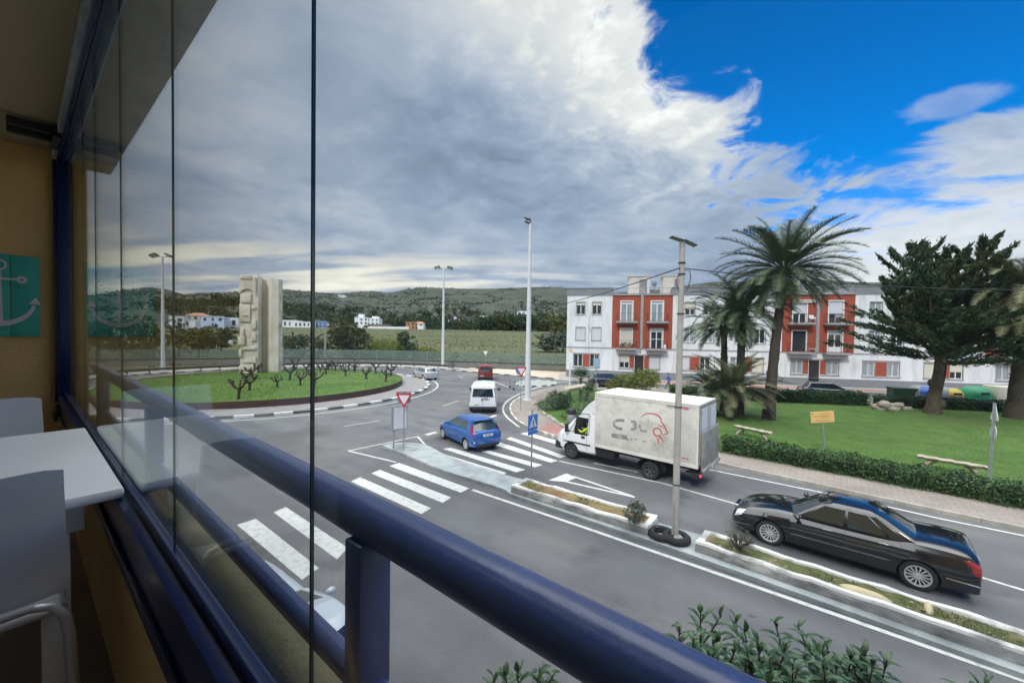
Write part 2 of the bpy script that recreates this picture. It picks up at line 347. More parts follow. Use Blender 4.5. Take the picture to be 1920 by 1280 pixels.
M_red = mat('red_car_paint', (.22, .022, .026), .3, coat=.8)
M_navy = mat('navy_car_paint', (.018, .022, .04), .2, coat=1)
M_grey = mat('grey_car_paint', (.085, .095, .11), .25, coat=.9, metal=.3)
M_tail = mat('red_lens', (.26, .008, .014), .12, coat=1)
M_tailon = mat('red_lens_lit', (.6, .02, .02), .12, emit=(.9, .03, .03))
M_lamp = mat('clear_lens', (.6, .62, .62), .08, coat=1)
M_amber = mat('amber_lens', (.7, .22, .03), .15)
M_plate = mat('number_plate', (.72, .74, .76), .4)
M_boxw = mat('dirty_white_panel', (.66, .65, .60), .55, col2=(.56, .55, .50), scale=1.6, lo=.4, hi=.7, rvar=.1, col3=(.44, .43, .39), scale3=2.4)
M_boxtop = mat('truck_roof', (.74, .73, .70), .6, col2=(.62, .60, .55), scale=1.2)
M_alu = mat('dull_aluminium', (.38, .38, .36), .5, metal=.4, col2=(.24, .24, .23), scale=3)
M_signr = mat('sign_red', (.50, .025, .04), .45)
M_signw = mat('sign_white', (.68, .69, .72), .45)
M_signb = mat('sign_blue', (.02, .16, .52), .4)
M_signk = mat('sign_black', (.015, .015, .018), .5)
M_signy = mat('sign_orange', (.78, .50, .17), .5, col2=(.72, .46, .17), scale=8)
M_logo = mat('logo_red', (.50, .03, .05), .5)
M_fade = mat('faded_grey_print', (.22, .22, .22), .6, col2=(.52, .51, .48), scale=7, lo=.46, hi=.72)
M_stone = mat('limestone', (.72, .66, .56), .9, col2=(.60, .54, .45), scale=.9, bump=.35, bscale=10, col3=(.52, .44, .32), scale3=.5)
M_stoned = mat('darker_limestone', (.55, .46, .34), .9, col2=(.46, .42, .36), scale=1.1, bump=.3)
M_rock = mat('rock', (.42, .37, .31), .95, col2=(.25, .22, .19), scale=2.5, bump=.9, bscale=9)
M_rocky = mat('yellow_rock', (.58, .50, .30), .9, col2=(.46, .40, .26), scale=5, bump=.4)
M_wood = mat('weathered_wood', (.50, .44, .36), .85, col2=(.34, .29, .23), scale=3, bump=.5, stretch=(1, 6, 6))
M_meshf = mat('mesh_fence_net', (.17, .24, .21), .9, alpha=.42)
M_rail = mat('blue_rail_paint', (.020, .050, .17), .36, col2=(.032, .068, .21), scale=9, lo=.45, hi=.75, bump=.08, bscale=50, coat=.25, rvar=.08)
M_frame = mat('blue_aluminium', (.004, .013, .075), .28, coat=.3)
M_ochre = mat('ochre_render', (.68, .43, .155), .9, col2=(.62, .385, .135), scale=6, bump=.35, bscale=45)
M_ceil = mat('ceiling_paint', (.40, .32, .19), .95, bump=.2, bscale=40)
M_wwall = mat('pale_inner_wall', (.72, .68, .60), .9, bump=.2, bscale=30)
M_ofloor = mat('floor_tile', (.30, .22, .17), .5, col2=(.24, .18, .14), scale=3)
M_over = mat('overhang_render', (.62, .66, .68), .9, col2=(.44, .48, .50), scale=5, bump=.5, bscale=22, stretch=(1, 2.5, 1), lo=.4, hi=.6)
M_ledge = mat('mossy_ledge', (.15, .14, .075), .9, col2=(.105, .11, .06), scale=5, bump=.5, bscale=30, col3=(.34, .27, .16), scale3=2.6)
M_table = mat('white_laminate', (.80, .82, .83), .35)
M_chair = mat('chair_white_plastic', (.72, .73, .75), .38)
M_ctube = mat('chair_tube', (.45, .46, .48), .35, metal=.3)
M_teal = mat('teal_board', (.045, .38, .26), .55, col2=(.035, .32, .22), scale=6, bump=.2)
M_anch = mat('anchor_cream', (.58, .54, .47), .6)
M_skin = mat('skin', (.45, .27, .2), .6)
M_jacket = mat('blue_jacket', (.03, .12, .42), .8)
M_jeans = mat('grey_trousers', (.10, .11, .14), .9)
M_vest = mat('yellow_vest', (.55, .75, .04), .7)
M_hair = mat('dark_hair', (.02, .015, .012), .8)
M_gcont = mat('green_container', (.03, .30, .14), .5)
M_dgcont = mat('dark_green_container', (.02, .07, .03), .5)
M_gycont = mat('grey_container', (.26, .28, .30), .5)
M_blid = mat('blue_lid', (.03, .13, .50), .45)
M_ylid = mat('yellow_lid', (.66, .50, .06), .45)
M_cont = mat('cream_container', (.62, .60, .48), .55)
M_wire = mat('cable_black', (.03, .03, .03), .7)
# pavement tiles
def brickmat(name, c1, c2, mortar, sc_, w=.5, h=.25, rot=0.0):
    m = bpy.data.materials.new(name); m.use_nodes = True; t = m.node_tree; n = t.nodes; l = t.links; b = n['Principled BSDF']; b.inputs['Roughness'].default_value = .9
    tcn = n.new('ShaderNodeTexCoord'); mp = n.new('ShaderNodeMapping'); mp.inputs['Rotation'].default_value = (0, 0, rot); l.new(tcn.outputs['Object'], mp.inputs[0])
    q = n.new('ShaderNodeTexBrick'); l.new(mp.outputs[0], q.inputs[0]); q.inputs['Color1'].default_value = (*c1, 1); q.inputs['Color2'].default_value = (*c2, 1); q.inputs['Mortar'].default_value = (*mortar, 1)
    q.inputs['Scale'].default_value = sc_; q.inputs['Brick Width'].default_value = w; q.inputs['Row Height'].default_value = h; q.inputs['Mortar Size'].default_value = .012
    z = n.new('ShaderNodeTexNoise'); z.inputs['Scale'].default_value = .6; z.inputs['Detail'].default_value = 6; l.new(tcn.outputs['Object'], z.inputs['Vector'])
    mx = n.new('ShaderNodeMix'); mx.data_type = 'RGBA'; mx.blend_type = 'MULTIPLY'; mx.inputs[0].default_value = .5
    l.new(q.outputs[0], mx.inputs[6]); rr = n.new('ShaderNodeMapRange'); l.new(z.outputs[0], rr.inputs[0]); rr.inputs[1].default_value = .3; rr.inputs[2].default_value = .7; rr.inputs[3].default_value = .55; rr.inputs[4].default_value = 1.25
    l.new(rr.outputs[0], mx.inputs[7]); l.new(mx.outputs[2], b.inputs['Base Color']); return m
RD = math.atan2(.62, -.785)
M_pave = brickmat('paving_tiles', (.30, .26, .23), (.26, .225, .20), (.17, .15, .135), 1.0, .4, .2, -RD)
M_pavered = brickmat('red_paving', (.36, .19, .16), (.33, .17, .145), (.2, .13, .12), 1.0, .4, .4, -RD)
M_bpave = mat('street_paving', (.40, .37, .33), .9, col2=(.34, .32, .29), scale=.7)
M_bpaver = mat('street_paving_red', (.36, .20, .17), .9, col2=(.32, .18, .15), scale=.7)
# glass of the balcony: clear sheet with real reflections
def glassmat():
    m = bpy.data.materials.new('clear_glass_pane'); m.use_nodes = True; t = m.node_tree; n = t.nodes; l = t.links; n.clear()
    o = n.new('ShaderNodeOutputMaterial'); fr = n.new('ShaderNodeFresnel'); fr.inputs[0].default_value = 1.45
    ge = n.new('ShaderNodeNewGeometry'); mr = n.new('ShaderNodeMapRange'); mr.inputs[3].default_value = 1.45; mr.inputs[4].default_value = 1/1.45; l.new(ge.outputs['Backfacing'], mr.inputs[0]); l.new(mr.outputs[0], fr.inputs[0])
    tr = n.new('ShaderNodeBsdfTransparent'); tr.inputs[0].default_value = (.962, .978, .974, 1); gl = n.new('ShaderNodeBsdfGlossy'); gl.inputs['Roughness'].default_value = 0.0
    gl.inputs[0].default_value = (.9, .95, .95, 1); mx = n.new('ShaderNodeMixShader')
    l.new(fr.outputs[0], mx.inputs[0]); l.new(tr.outputs[0], mx.inputs[1]); l.new(gl.outputs[0], mx.inputs[2]); l.new(mx.outputs[0], o.inputs[0]); return m
M_glass = glassmat()
M_gedge = mat('green_glass_edge', (.010, .028, .028), .15, spec=.8)
# ================================================================ terrain
def fb(x, y, sc_, seed=0, oct_=5):
    r = np.random.default_rng(seed); out = 0; a = 1
    for o in range(oct_):
        for k in range(4):
            th = r.uniform(0, 6.28); ph = r.uniform(0, 6.28); out = out + a*np.sin((x*math.cos(th)+y*math.sin(th))/sc_*2**o*6.28*r.uniform(.7, 1.3)+ph)*.5
        a *= .5
    return out
SKY = [(-900, 560), (-300, 556), (100, 561), (160, 559), (200, 553), (250, 543), (280, 539), (310, 541), (345, 551), (385, 548), (450, 549), (520, 545), (560, 547), (590, 549), (640, 549), (680, 546), (700, 545), (725, 549), (760, 544), (790, 540), (850, 541), (930, 540), (990, 538), (1030, 537), (1065, 541), (1150, 549), (1260, 541), (1290, 533), (1340, 527), (1500, 523), (1560, 525), (1650, 530), (1750, 540), (1920, 545), (3000, 545)]
saz = []; ssl = []
for x_, y_ in SKY:
    d = ray(x_, y_); saz.append(math.degrees(math.atan2(d.x, d.y))); ssl.append(d.z/math.hypot(d.x, d.y))
def terr(azd, r):
    R0 = 1500.0; s = np.interp(azd, saz, ssl)
    x = r*np.sin(np.radians(azd)); y = r*np.cos(np.radians(azd))
    a = np.clip((r-110)/240, 0, 1); z = 6.6*a*a*(3-2*a) - .04
    b = np.clip((r-430)/(R0-430), 0, 1); hr = EYE+s*R0-6.6
    env = b**1.05
    z = z + hr*env + fb(x, y, 420, 3, 6)*11*np.sin(np.clip(b, 0, 1)*np.pi)**.8
    c = np.clip((r-R0)/900, 0, 1); z = z - 190*c*c
    z = z + np.clip((r-90)/80, 0, 1)*np.clip((430-r)/60, 0, 1)*.0*fb(x, y, 60, 9, 2)
    return z
def polar(name, azs, rs, m):
    A, R = np.meshgrid(azs, rs, indexing='ij'); Zt = terr(A, R); x = R*np.sin(np.radians(A)); y = R*np.cos(np.radians(A))
    vs = np.stack([x, y, Zt], -1).reshape(-1, 3).tolist(); k = len(rs)
    fs = [(i*k+j, i*k+j+1, (i+1)*k+j+1, (i+1)*k+j) for i in range(len(azs)-1) for j in range(k-1)]
    b = MB(); b.add(vs, fs); return struct(b.build(name, m, smooth=80))
def rel(ob, pts):   # keep small helper for polygon sheets
    return ob
def sheet(name, poly, z, m, th=0.0, side=None):
    bm = bmesh.new(); vs = [bm.verts.new((p[0], p[1], z)) for p in poly]; f = bm.faces.new(vs)
    if f.normal.z < 0: f.normal_flip()
    if th > 0:
        r_ = bmesh.ops.extrude_face_region(bm, geom=[f]); 
        for v in [g for g in r_['geom'] if isinstance(g, bmesh.types.BMVert)]: v.co.z += 0
        for v in vs: v.co.z -= th
    bmesh.ops.triangulate(bm, faces=bm.faces[:]); bmesh.ops.recalc_face_normals(bm, faces=bm.faces[:])
    b = MB(); b.bm(bm); return struct(b.build(name, m))
sheet('ground', [(2550, -2550), (2550, 2550), (-2550, 2550), (-2550, -2550)], -.25, M_field)
polar('field', np.arange(-75, 75, 1.0), np.concatenate([np.arange(50, 160, 5.), np.arange(160, 432, 15.), [430.]]), M_field)
polar('hills', np.arange(-75, 75, .35), np.concatenate([[430.], np.geomspace(450, 2400, 70)]), M_hill)
# ---- road sheet and outer kerb of the roundabout
KO = [G(*p) for p in [(1060, 712), (1000, 707.5), (950, 703.5), (910, 700), (870, 696.5), (830, 693), (790, 690.5), (740, 688.5), (690, 687.5), (640, 687), (580, 688.5), (520, 690.5), (440, 693.5), (370, 697), (305, 700.5), (250, 704), (210, 707.5), (150, 714)]]
KO += [Vector((-64, 40, 0)), Vector((-90, 36, 0))]
road_poly = [(90, -14), (90, 33), (6.9, 51.4)] + [(p.x, p.y) for p in KO] + [(-90, -14)]
sheet('road', road_poly, 0.0, M_asph)
def offs(pts, w):
    out = []
    for i, p in enumerate(pts):
        a = Vector(pts[max(0, i-1)][:2]); b = Vector(pts[min(len(pts)-1, i+1)][:2]); d = (b-a).normalized(); out.append(Vector((p[0]-d.y*w, p[1]+d.x*w)))
    return out
def strip(b, pts, w0, w1, z0, z1=None, seg=None, alt=None, gap=0.0):
    """ribbon (or kerb with height) between offsets w0,w1 left of the line; alt = (len, matA, matB)"""
    P = [Vector(p[:2]) for p in pts]
    if seg:
        Q = [P[0]]
        for i in range(len(P)-1):
            n = max(1, round((P[i+1]-P[i]).length/seg))
            for k in range(1, n+1): Q.append(P[i].lerp(P[i+1], k/n))
        P = Q
    A = offs(P, w0); B = offs(P, w1)
    for i in range(len(P)-1):
        mi = (i % 2) if alt else None
        q = [A[i], A[i+1], B[i+1], B[i]]
        if gap: 
            q = [q[0].lerp(q[1], gap), q[1], q[2], q[3].lerp(q[2], gap)]
        if z1 is None: b.add([(p.x, p.y, z0) for p in q], [(0, 1, 2, 3)], mi)
        else:
            b.add([(p.x, p.y, z0) for p in q]+[(p.x, p.y, z1) for p in q], [(4, 5, 6, 7), (0, 1, 5, 4), (1, 2, 6, 5), (2, 3, 7, 6), (3, 0, 4, 7)], mi)
def chaikin(P, n=2, closed=False):
    P = [Vector(p[:2]) for p in P]
    for _ in range(n):
        Q = [] if closed else [P[0]]
        m_ = len(P) if closed else len(P)-1
        for i in range(m_):
            a, b = P[i], P[(i+1) % len(P)]; Q += [a*.75+b*.25, a*.25+b*.75]
        if not closed: Q.append(P[-1])
        P = Q
    return P
KOs = chaikin(KO, 2)
b = MB(); strip(b, KOs, 0, -.25, 0, .13, seg=1.15, alt=True); struct(b.build('kerb', [M_kerbw, M_kerbb]))
left = [p for p in KOs if p.x < -6]; right = [p for p in KOs if p.x >= -6.5]
sheet('pavement', left + offs(left, -3.2)[::-1], .12, M_bpave, th=.1)
sheet('dirt_verge', right + [Vector((-6.5, 62)), Vector((2, 59.5)), Vector((9.5, 57))], .10, M_dirt, th=.1)
# gravel track bed beyond the wall
fl = [Vector(p) for p in [(14, 57), (5, 60), (-6.6, 63.2), (-20, 67.5), (-34, 67.5), (-48, 62), (-62, 54), (-80, 44)]]
sheet('far_road', offs(fl, -2.5) + offs(fl, -9)[::-1], .16, mat('far_asphalt', (.27, .28, .28), .9, col2=(.33, .33, .33), scale=.4), th=.1)
# ---- roundabout island
CI = Vector((-23.2, 39.0)); 
def circ(c, R, n): return [Vector((c.x+R*math.cos(2*math.pi*k/n), c.y+R*math.sin(2*math.pi*k/n))) for k in range(n+1)]
b = MB(); strip(b, circ(CI, 15.05, 86), 0, .32, 0, .14, alt=True); struct(b.build('kerb', [M_kerbw, M_kerbb]))
sheet('roundabout_apron', circ(CI, 14.76, 86)[:-1], .135, mat('apron', (.27, .255, .25), .9, col2=(.23, .22, .215), scale=.8, bump=.2), th=.1)
b = MB(); strip(b, circ(CI, 15.85, 120), -.06, .09, .004); struct(b.build('edge_line', M_mark))
b = MB(); strip(b, circ(CI, 12.25, 90), 0, .05, .12, .62); tag(b.build('retaining_rim', M_corten), 'low rust brown steel rim holding the grass of the roundabout', 'retaining wall')
vs = [(CI.x, CI.y, .95)]; fs = []
for j, R in enumerate((3, 6, 9, 11, 12.21)):
    for k in range(72):
        t = 2*math.pi*k/72; vs.append((CI.x+R*math.cos(t), CI.y+R*math.sin(t), .56+.39*(1-(R/12.21)**2)))
for k in range(72): fs.append((0, 1+k, 1+(k+1) % 72))
for j in range(4):
    for k in range(72):
        a = 1+j*72; fs.append((a+k, a+72+k, a+72+(k+1) % 72, a+(k+1) % 72))
b = MB(); b.add(vs, fs); struct(b.build('island_lawn', M_lawn2, smooth=60))
# ---- park block: pavement, kerb, lawn
KP = chaikin([G(*p) for p in [(1092, 722), (1040, 727), (1000, 737), (966, 751), (956, 765), (963, 784), (985, 800), (1040, 820), (1120, 834)]], 2)
KQ = [G(*p) for p in [(1120, 834), (1340, 869), (1600, 926), (1763, 961), (1920, 994)]]
ext = KQ[-1]+(KQ[-1]-KQ[-2]).normalized()*22
KP = KP + [Vector(p[:2]) for p in KQ[1:]] + [Vector(ext[:2])]
def street(s, dd): return Vector((6.95+.976*s-.2164*-dd*1.0*-1*-1, 51.5-.2164*s-.976*-dd)) if False else Vector((6.95+.976*s+.2164*dd, 51.5-.2164*s+.976*dd))
blk = KP + [Vector((75, -4)), street(70, -10.2)]
sheet('pavement', blk, .12, M_pave, th=.11)
b = MB(); strip(b, KP, 0.0, -.12, 0, .13, seg=.95, gap=.012)
struct(b.build('kerb', M_kerb))
b = MB(); strip(b, chaikin([G(*p) for p in [(1000, 737), (966, 751), (956, 765), (963, 784), (985, 800), (1040, 820)]], 2), .002, -.10, 0, .134, seg=1.0, alt=True); struct(b.build('kerb', [M_kerbw, M_kerb]))
b = MB(); strip(b, chaikin([G(*p) for p in [(1110, 710), (1045, 716), (990, 731), (955, 747), (941, 763), (947, 780), (973, 800)]], 3), -.07, .07, .004); struct(b.build('edge_line', M_mark))
sheet('pavement', [G(1008, 803, .124), G(1075, 828, .124), G(1100, 812, .124), G(1030, 792, .124)], .124, M_pavered)
HA, HB = Vector((9.75, 19.25)), Vector((16.79, 13.15)); hd = (HB-HA).normalized(); hn = Vector((-hd.y, hd.x)); hn = hn if hn.y > 0 else -hn
HE = HA+hd*26
lawn_poly = [G(1003, 759, .12), G(1018, 775, .12), G(1035, 786, .12), G(1050, 796, .12), G(1066, 806, .12), Vector((8.6, 20.5)), HA+hn*.1, HE+hn*.1, Vector((60, 2)), street(62, -12.7), street(12.5, -13.2), street(8, -11.6), street(1.5, -11.2), G(1022, 748, .12)]
sheet('lawn', lawn_poly, .16, M_lawn, th=.05)
b = MB(); strip(b, [G(*p) for p in [(1320, 878), (1600, 935), (1763, 972), (1920, 1004), (2300, 1090)]], -.05, .06, .004); struct(b.build('edge_line', M_mark))
# building-side pavement of the street
sheet('pavement', [street(-1, -4.3), street(75, -4.3), street(75, 3), street(-1, 3)], .12, M_bpave, th=.11)
sheet('pavement', [street(7, -3.6), street(75, -3.6), street(75, -1.6), street(7, -1.6)], .126, M_bpaver)
# ---- markings
def quad(b, px, z=.004): b.add([G(x, y, z) for x, y in px], [tuple(range(len(px)))])
b = MB()
for q in [[(658, 902), (675, 894), (808, 952), (790, 963)], [(696, 887), (712, 880), (846, 932), (830, 942)], [(730, 873), (748, 867), (880, 915), (864, 923)],
          [(513, 960), (536, 950), (652, 1026), (632, 1048)], [(444, 983), (480, 972), (598, 1064), (566, 1086)]]: quad(b, q)
struct(b.build('zebra_crossing', M_mark))
b = MB()
for q in [[(799, 848), (812, 845), (950, 886), (936, 894)], [(831, 841), (846, 839), (985, 880), (968, 885)], [(889, 842), (901, 840), (1017, 871), (1003, 875.5)],
          [(925, 833), (938, 829), (1046, 863), (1033, 867)], [(949, 822), (958, 819), (1062, 855), (1050, 858)], 
          [(975, 812.5), (988, 810), (1090, 838), (1077, 842)]]: quad(b, q, .004)
struct(b.build('zebra_crossing', M_mark))
b = MB()
_lz = [.0042]
def ln(pts, w, z=None):
    _lz[0] += .0003; z = z or _lz[0]; strip(b, [G(*p) for p in pts], -w/2, w/2, z)
ln([(886, 918), (1100, 990), (1300, 1059), (1600, 1163), (1920, 1275), (2100, 1338)], .13)
ln([(1048, 864), (1240, 905), (1400, 950), (1700, 1040), (1920, 1106)], .10)
ln([(653, 845), (783, 818)], .10); ln([(783, 818), (808, 846)], .12); ln([(653, 845), (742, 866)], .12)
ln([(1113, 868), (1196, 885)], .12); ln([(645, 799), (713, 788)], .10); ln([(830, 761), (861, 751)], .10)
ln([(799, 815), (818, 810)], .32, .006); ln([(920, 782), (930, 778)], .30, .006); ln([(948, 897), (976, 905)], .10)
ln([(1236, 985), (1262, 995)], .10); ln([(1272, 996), (1316, 1008)], .10)
ln([(920, 712), (958, 728), (1000, 727), (1030, 724)], .12); ln([(380, 791), (450, 785)], .1)  # set-back slab in a darker limestone tone than its neighbours
ln([(860, 705), (868, 709)], .1); ln([(440, 775), (330, 792), (240, 803)], .1)
b.add([G(1028, 900, .004), G(1062, 887, .004), G(1081, 895, .004), G(1061, 903, .004)], [(0, 1, 2, 3)])
ln([(1075, 893), (1185, 930)], .12); ln([(1058, 902), (1190, 932)], .12)
ln([(490, 1078), (490, 1078.5)], .01)
struct(b.build('road_markings', M_mark))
# ---- splitter islands
isl = chaikin([G(*p) for p in [(716, 838), (740, 833), (790, 833), (812, 843), (832, 855), (880, 873), (960, 898), (990, 905)]], 1)
isl2 = chaikin([G(*p) for p in [(955, 926), (930, 916), (880, 901), (825, 884), (775, 862), (716, 838)]], 1)
A1 = G(958, 928); B1 = G(1214, 1011); pd = Vector((B1-A1)[:2]).normalized(); pn = Vector((-pd.y, pd.x)); pn = pn if pn.y > 0 else -pn
A2 = G(1303, 1040); B2 = G(1920, 1260); pd2 = Vector((B2-A2)[:2]).normalized(); pn2 = Vector((-pd2.y, pd2.x)); pn2 = pn2 if pn2.y > 0 else -pn2
far_end = Vector(A2[:2])+pd2*26
sheet('traffic_island', isl[:-1] + [Vector(A1[:2])+pn*1.12, Vector(B1[:2])+pn*.98, Vector(A2[:2])+pn2*1.02, far_end+pn2*1.0, far_end-pn2*.22, Vector(A2[:2])-pn2*.24, Vector(B1[:2])-pn*.2, Vector(A1[:2])-pn*.1] + isl2[1:-1], .10, M_isl, th=.1)
spl = chaikin([G(*p) for p in [(966, 723), (975, 716), (990, 713.5), (1030, 715), (1050, 719), (1030, 724), (990, 725.5)]], 2, True)
sheet('traffic_island', spl, .12, mat('island_grey', (.30, .33, .31), .9), th=.11)
b = MB(); strip(b, spl+[spl[0]], 0, .14, 0, .135, alt=True); struct(b.build('kerb', [M_kerbw, M_kerbb]))
# near footway along our building
nd_ = Vector((-.7727, .6347)); nn_ = Vector((.6347, .7727))
def BW(t, n): return nd_*t+nn_*n
sheet('pavement', [BW(-20, -3), BW(-20, 1.45), BW(6.4, 1.45), BW(7.0, 1.0), BW(7.2, -3)], .12, M_pave, th=.11)
# ---- planters on the median
def planter(name, A, d, n, Ln, Wd, label, hgt=.27, z0=.10, open_end=False):
    A = Vector(A[:2]); rz = math.atan2(d.y, d.x); t = thing(name, label, 'planter', (A.x, A.y, z0), rz)
    ysg = 1 if Vector((-d.y, d.x)).dot(n) > 0 else -1
    b = MB(); seg = max(2, int(Ln/.35)); wt = .17
    def wall(y0, y1, x0, x1):
        nseg = max(2, int((x1-x0)/.3)); prof = [(y0, 0), (y0, hgt*.75), (y0+(y1-y0)*.15, hgt*.96), (y0+(y1-y0)*.5, hgt), (y0+(y1-y0)*.85, hgt*.96), (y1, hgt*.75), (y1, 0)]
        vs = []; fs = []; fs2 = []; k = len(prof)
        for i in range(nseg+1):
            x = x0+(x1-x0)*i/nseg; w_ = 1+.05*math.sin(i*1.7+x0)+random.uniform(-.04, .04)
            for (y, z) in prof: vs.append((x, ysg*(y+random.uniform(-.008, .008)), z*w_))
        for i in range(nseg):
            for j in range(k-1): (fs if 0 < j < k-2 else fs2).append((i*k+j, i*k+j+1, (i+1)*k+j+1, (i+1)*k+j))
        fs2 += [tuple(range(k)), tuple(nseg*k+j for j in range(k))[::-1]]; b.add(vs, fs, 0); o_ = len(b.v)-len(vs); b.f += [tuple(i+o_ for i in f) for f in fs2]; b.m += [1]*len(fs2)
    wall(0, wt, 0, Ln); wall(Wd-wt, Wd, 0, Ln)
    vs = []
    b.box(-.005, wt, *(sorted((ysg*.05, ysg*(Wd-.05)))), 0, hgt*.93, bev=.03)
    b.box(Ln-wt, Ln+.005, *(sorted((ysg*.05, ysg*(Wd-.05)))), 0, hgt*.93, bev=.03)
    b.build('wall', [M_plwall, M_plside], t, smooth=50)
    b = MB(); nx = max(4, int(Ln/.2)); vs = []; fs = []
    for i in range(nx+1):
        for j in range(5):
            x = .1+(Ln-.2)*i/nx; y = .1+(Wd-.2)*j/4; vs.append((x, ysg*y, hgt*.72+random.uniform(-.02, .045)))
    for i in range(nx):
        for j in range(4): a = i*5+j; fs.append((a, a+1, a+6, a+5))
    b.add(vs, fs); b.build('soil', M_soil if Ln < 8 else M_moss, t, smooth=80)
    return t, ysg
W1 = .92
p1, ys1 = planter('planter', A1, pd, pn, (B1-A1).length, W1, 'short whitewashed kerb planter with reddish soil between crossing sign and lamp pole')
p2, ys2 = planter('planter', A2, pd2, pn2, 24, .86, 'long whitewashed kerb planter with mossy soil beside the black sedan', .27)
def pl(A, d, n, x, y): q = Vector(A[:2])+d*x+n*y; return (q.x, q.y)
# rocks in the planter
for (px, py, s, lb, mm) in [(1622, 1112, (.42, .13, .10), 'long flat yellowish stone lying in the mossy planter', M_rocky), (1741, 1140, (.07, .24, .10), 'narrow pale stone standing across the mossy planter', M_rocky)]:
    q = G(px, py, .32); b = MB(); b.ico((0, 0, 0), 1, 3, .05, sq=s); o = b.build('stone', mm, smooth=60); o.location = (q.x, q.y, .31); o.rotation_euler = (0, 0, math.atan2(pd2.y, pd2.x)); tag(o, lb, 'stone')
# small gravel bits as stuff
b = MB()
for i in range(150):
    x = random.uniform(.5, 16); y = random.uniform(.2, .65); q = pl(A2, pd2, pn2, x, y); b.ico((q[0], q[1], .31), random.uniform(.008, .028), 1, .3, sq=(1.3, 1, .6))
for i in range(40):
    x = random.uniform(.3, 5); y = random.uniform(.2, .7); q = pl(A1, pd, pn, x, y); b.ico((q[0], q[1], .31), random.uniform(.008, .02), 1, .3, sq=(1.3, 1, .6))
tag(b.build('pebbles', M_kerb), 'loose pale pebbles scattered over the planter soil', 'pebbles', kind='stuff')
gp = []; gd = []
for i in range(5200):
    if i % 3: x = random.uniform(.2, 20); y = random.uniform(.15, .7); q = pl(A2, pd2, pn2, x, y)
    else: x = random.uniform(.2, (B1-A1).length-.3); y = random.uniform(.15, .75); q = pl(A1, pd, pn, x, y)
    if math.sin(x*3.1)+math.sin(x*1.3+y*4) < -.2: continue
    gp.append((q[0], q[1], .32)); gd.append((0, 0, 1))
tag(leafmesh('weeds', gp, M_leafo, size=.055, asp=.25, dirs=gd), 'short weeds and moss growing in the planter soil', 'weeds', kind='stuff')
# ================================================================ the balcony we stand on (local x along the glass, local y inward, z up from its floor)
BZ = EYE-1.25; BR = rad(140.6)
def bal(name, label, cat, t=0.0, n=0.0, z=0.0, group=None):
    w = BW(t, n); return thing(name, label, cat, (w.x, w.y, BZ+z), BR, group)
# inside these builders: x = t - t0, y = -(n - n0)
t = bal('balcony', 'dim ochre rendered balcony with low parapet and concrete overhang', 'balcony')
b = MB(); b.box(4.7, 4.95, -.353, 1.5, -4.2, 2.76); b.build('end_wall', M_ochre, t)
b = MB(); b.box(-2.4, -2.2, -.353, 1.5, -.1, 2.76); b.build('side_wall', M_wwall, t)
b = MB(); b.box(-2.2, 4.7, 1.3, 1.5, -.2, 2.76); b.build('house_wall', M_wwall, t)
b = MB(); b.box(-2.2, 4.698, -.45, 1.298, -.22, 0.0); b.build('floor', M_ofloor, t)
b = MB(); b.box(-2.199, 4.699, -.17, 1.299, 2.566, 2.75); b.build('ceiling', M_ceil, t)
b = MB(); b.box(-2.19, 4.697, -.28, -.205, .002, .53); b.build('parapet', M_ochre, t)
b = MB(); b.box(-2.19, 4.697, -.458, -.282, .0, .525, bev=.012); b.build('ledge', M_ledge, t)
b = MB(); b.box(-4, 4.76, -.496, -.172, 2.50, 2.80, bev=.004); b.build('overhang_slab', M_over, t)
b = MB(); b.box(-6, 9, .4, 8, -4.41, -.23); b.box(-6, 9, 1.51, 8, -.22, 8); b.box(4.96, 9, -.3, 1.5, -4.41, 8); b.box(-6, -2.41, .0, 1.5, -4.41, 8); b.build('house_front', M_ochre, t)
# window frame
t = bal('glazing_frame', 'blue aluminium frame and tracks around the frameless sliding glass', 'window frame')
b = MB(); b.box(-2.19, 4.695, -.246, -.186, .532, .712, bev=.005); b.box(-2.19, 4.695, -.2225, -.2145, .70, .735, bev=.002); b.box(-2.19, 4.695, -.1865, -.176, .56, .60, bev=.003)
b.build('bottom_rail', M_frame, t, smooth=40)
b = MB(); b.box(-2.19, 4.695, -.262, -.185, 2.502, 2.568, bev=.004); b.box(-2.19, 4.695, -.236, -.214, 2.47, 2.502); b.box(-2.19, 4.695, -.20, -.19, 2.46, 2.502); b.build('top_track', M_frame, t, smooth=40)
b = MB(); b.box(4.62, 4.697, -.25, -.19, .66, 2.502, bev=.005); b.box(4.655, 4.697, -.19, -.172, .66, 2.502); b.build('side_post', M_frame, t, smooth=40)
b = MB(); b.box(4.05, 4.09, -.19, .04, 2.50, 2.55, bev=.006); b.box(4.22, 4.26, -.19, .04, 2.50, 2.55, bev=.006); b.box(4.00, 4.30, -.19, -.15, 2.47, 2.55, bev=.006); b.build('parking_track', M_iron, t, smooth=40)
b = MB(); b.box(4.35, 4.52, -.21, -.165, .60, .665, bev=.008); b.box(4.38, 4.47, -.172, -.155, .55, .62, bev=.008); b.build('latch', M_iron, t, smooth=40)
edges = [-2.18, -1.34, -.21, .50, 1.19, 1.93, 2.64, 3.20, 3.86, 4.61]
labs = ['large clear pane in front of the camera with the street behind it', 'x', 'x', 'x']
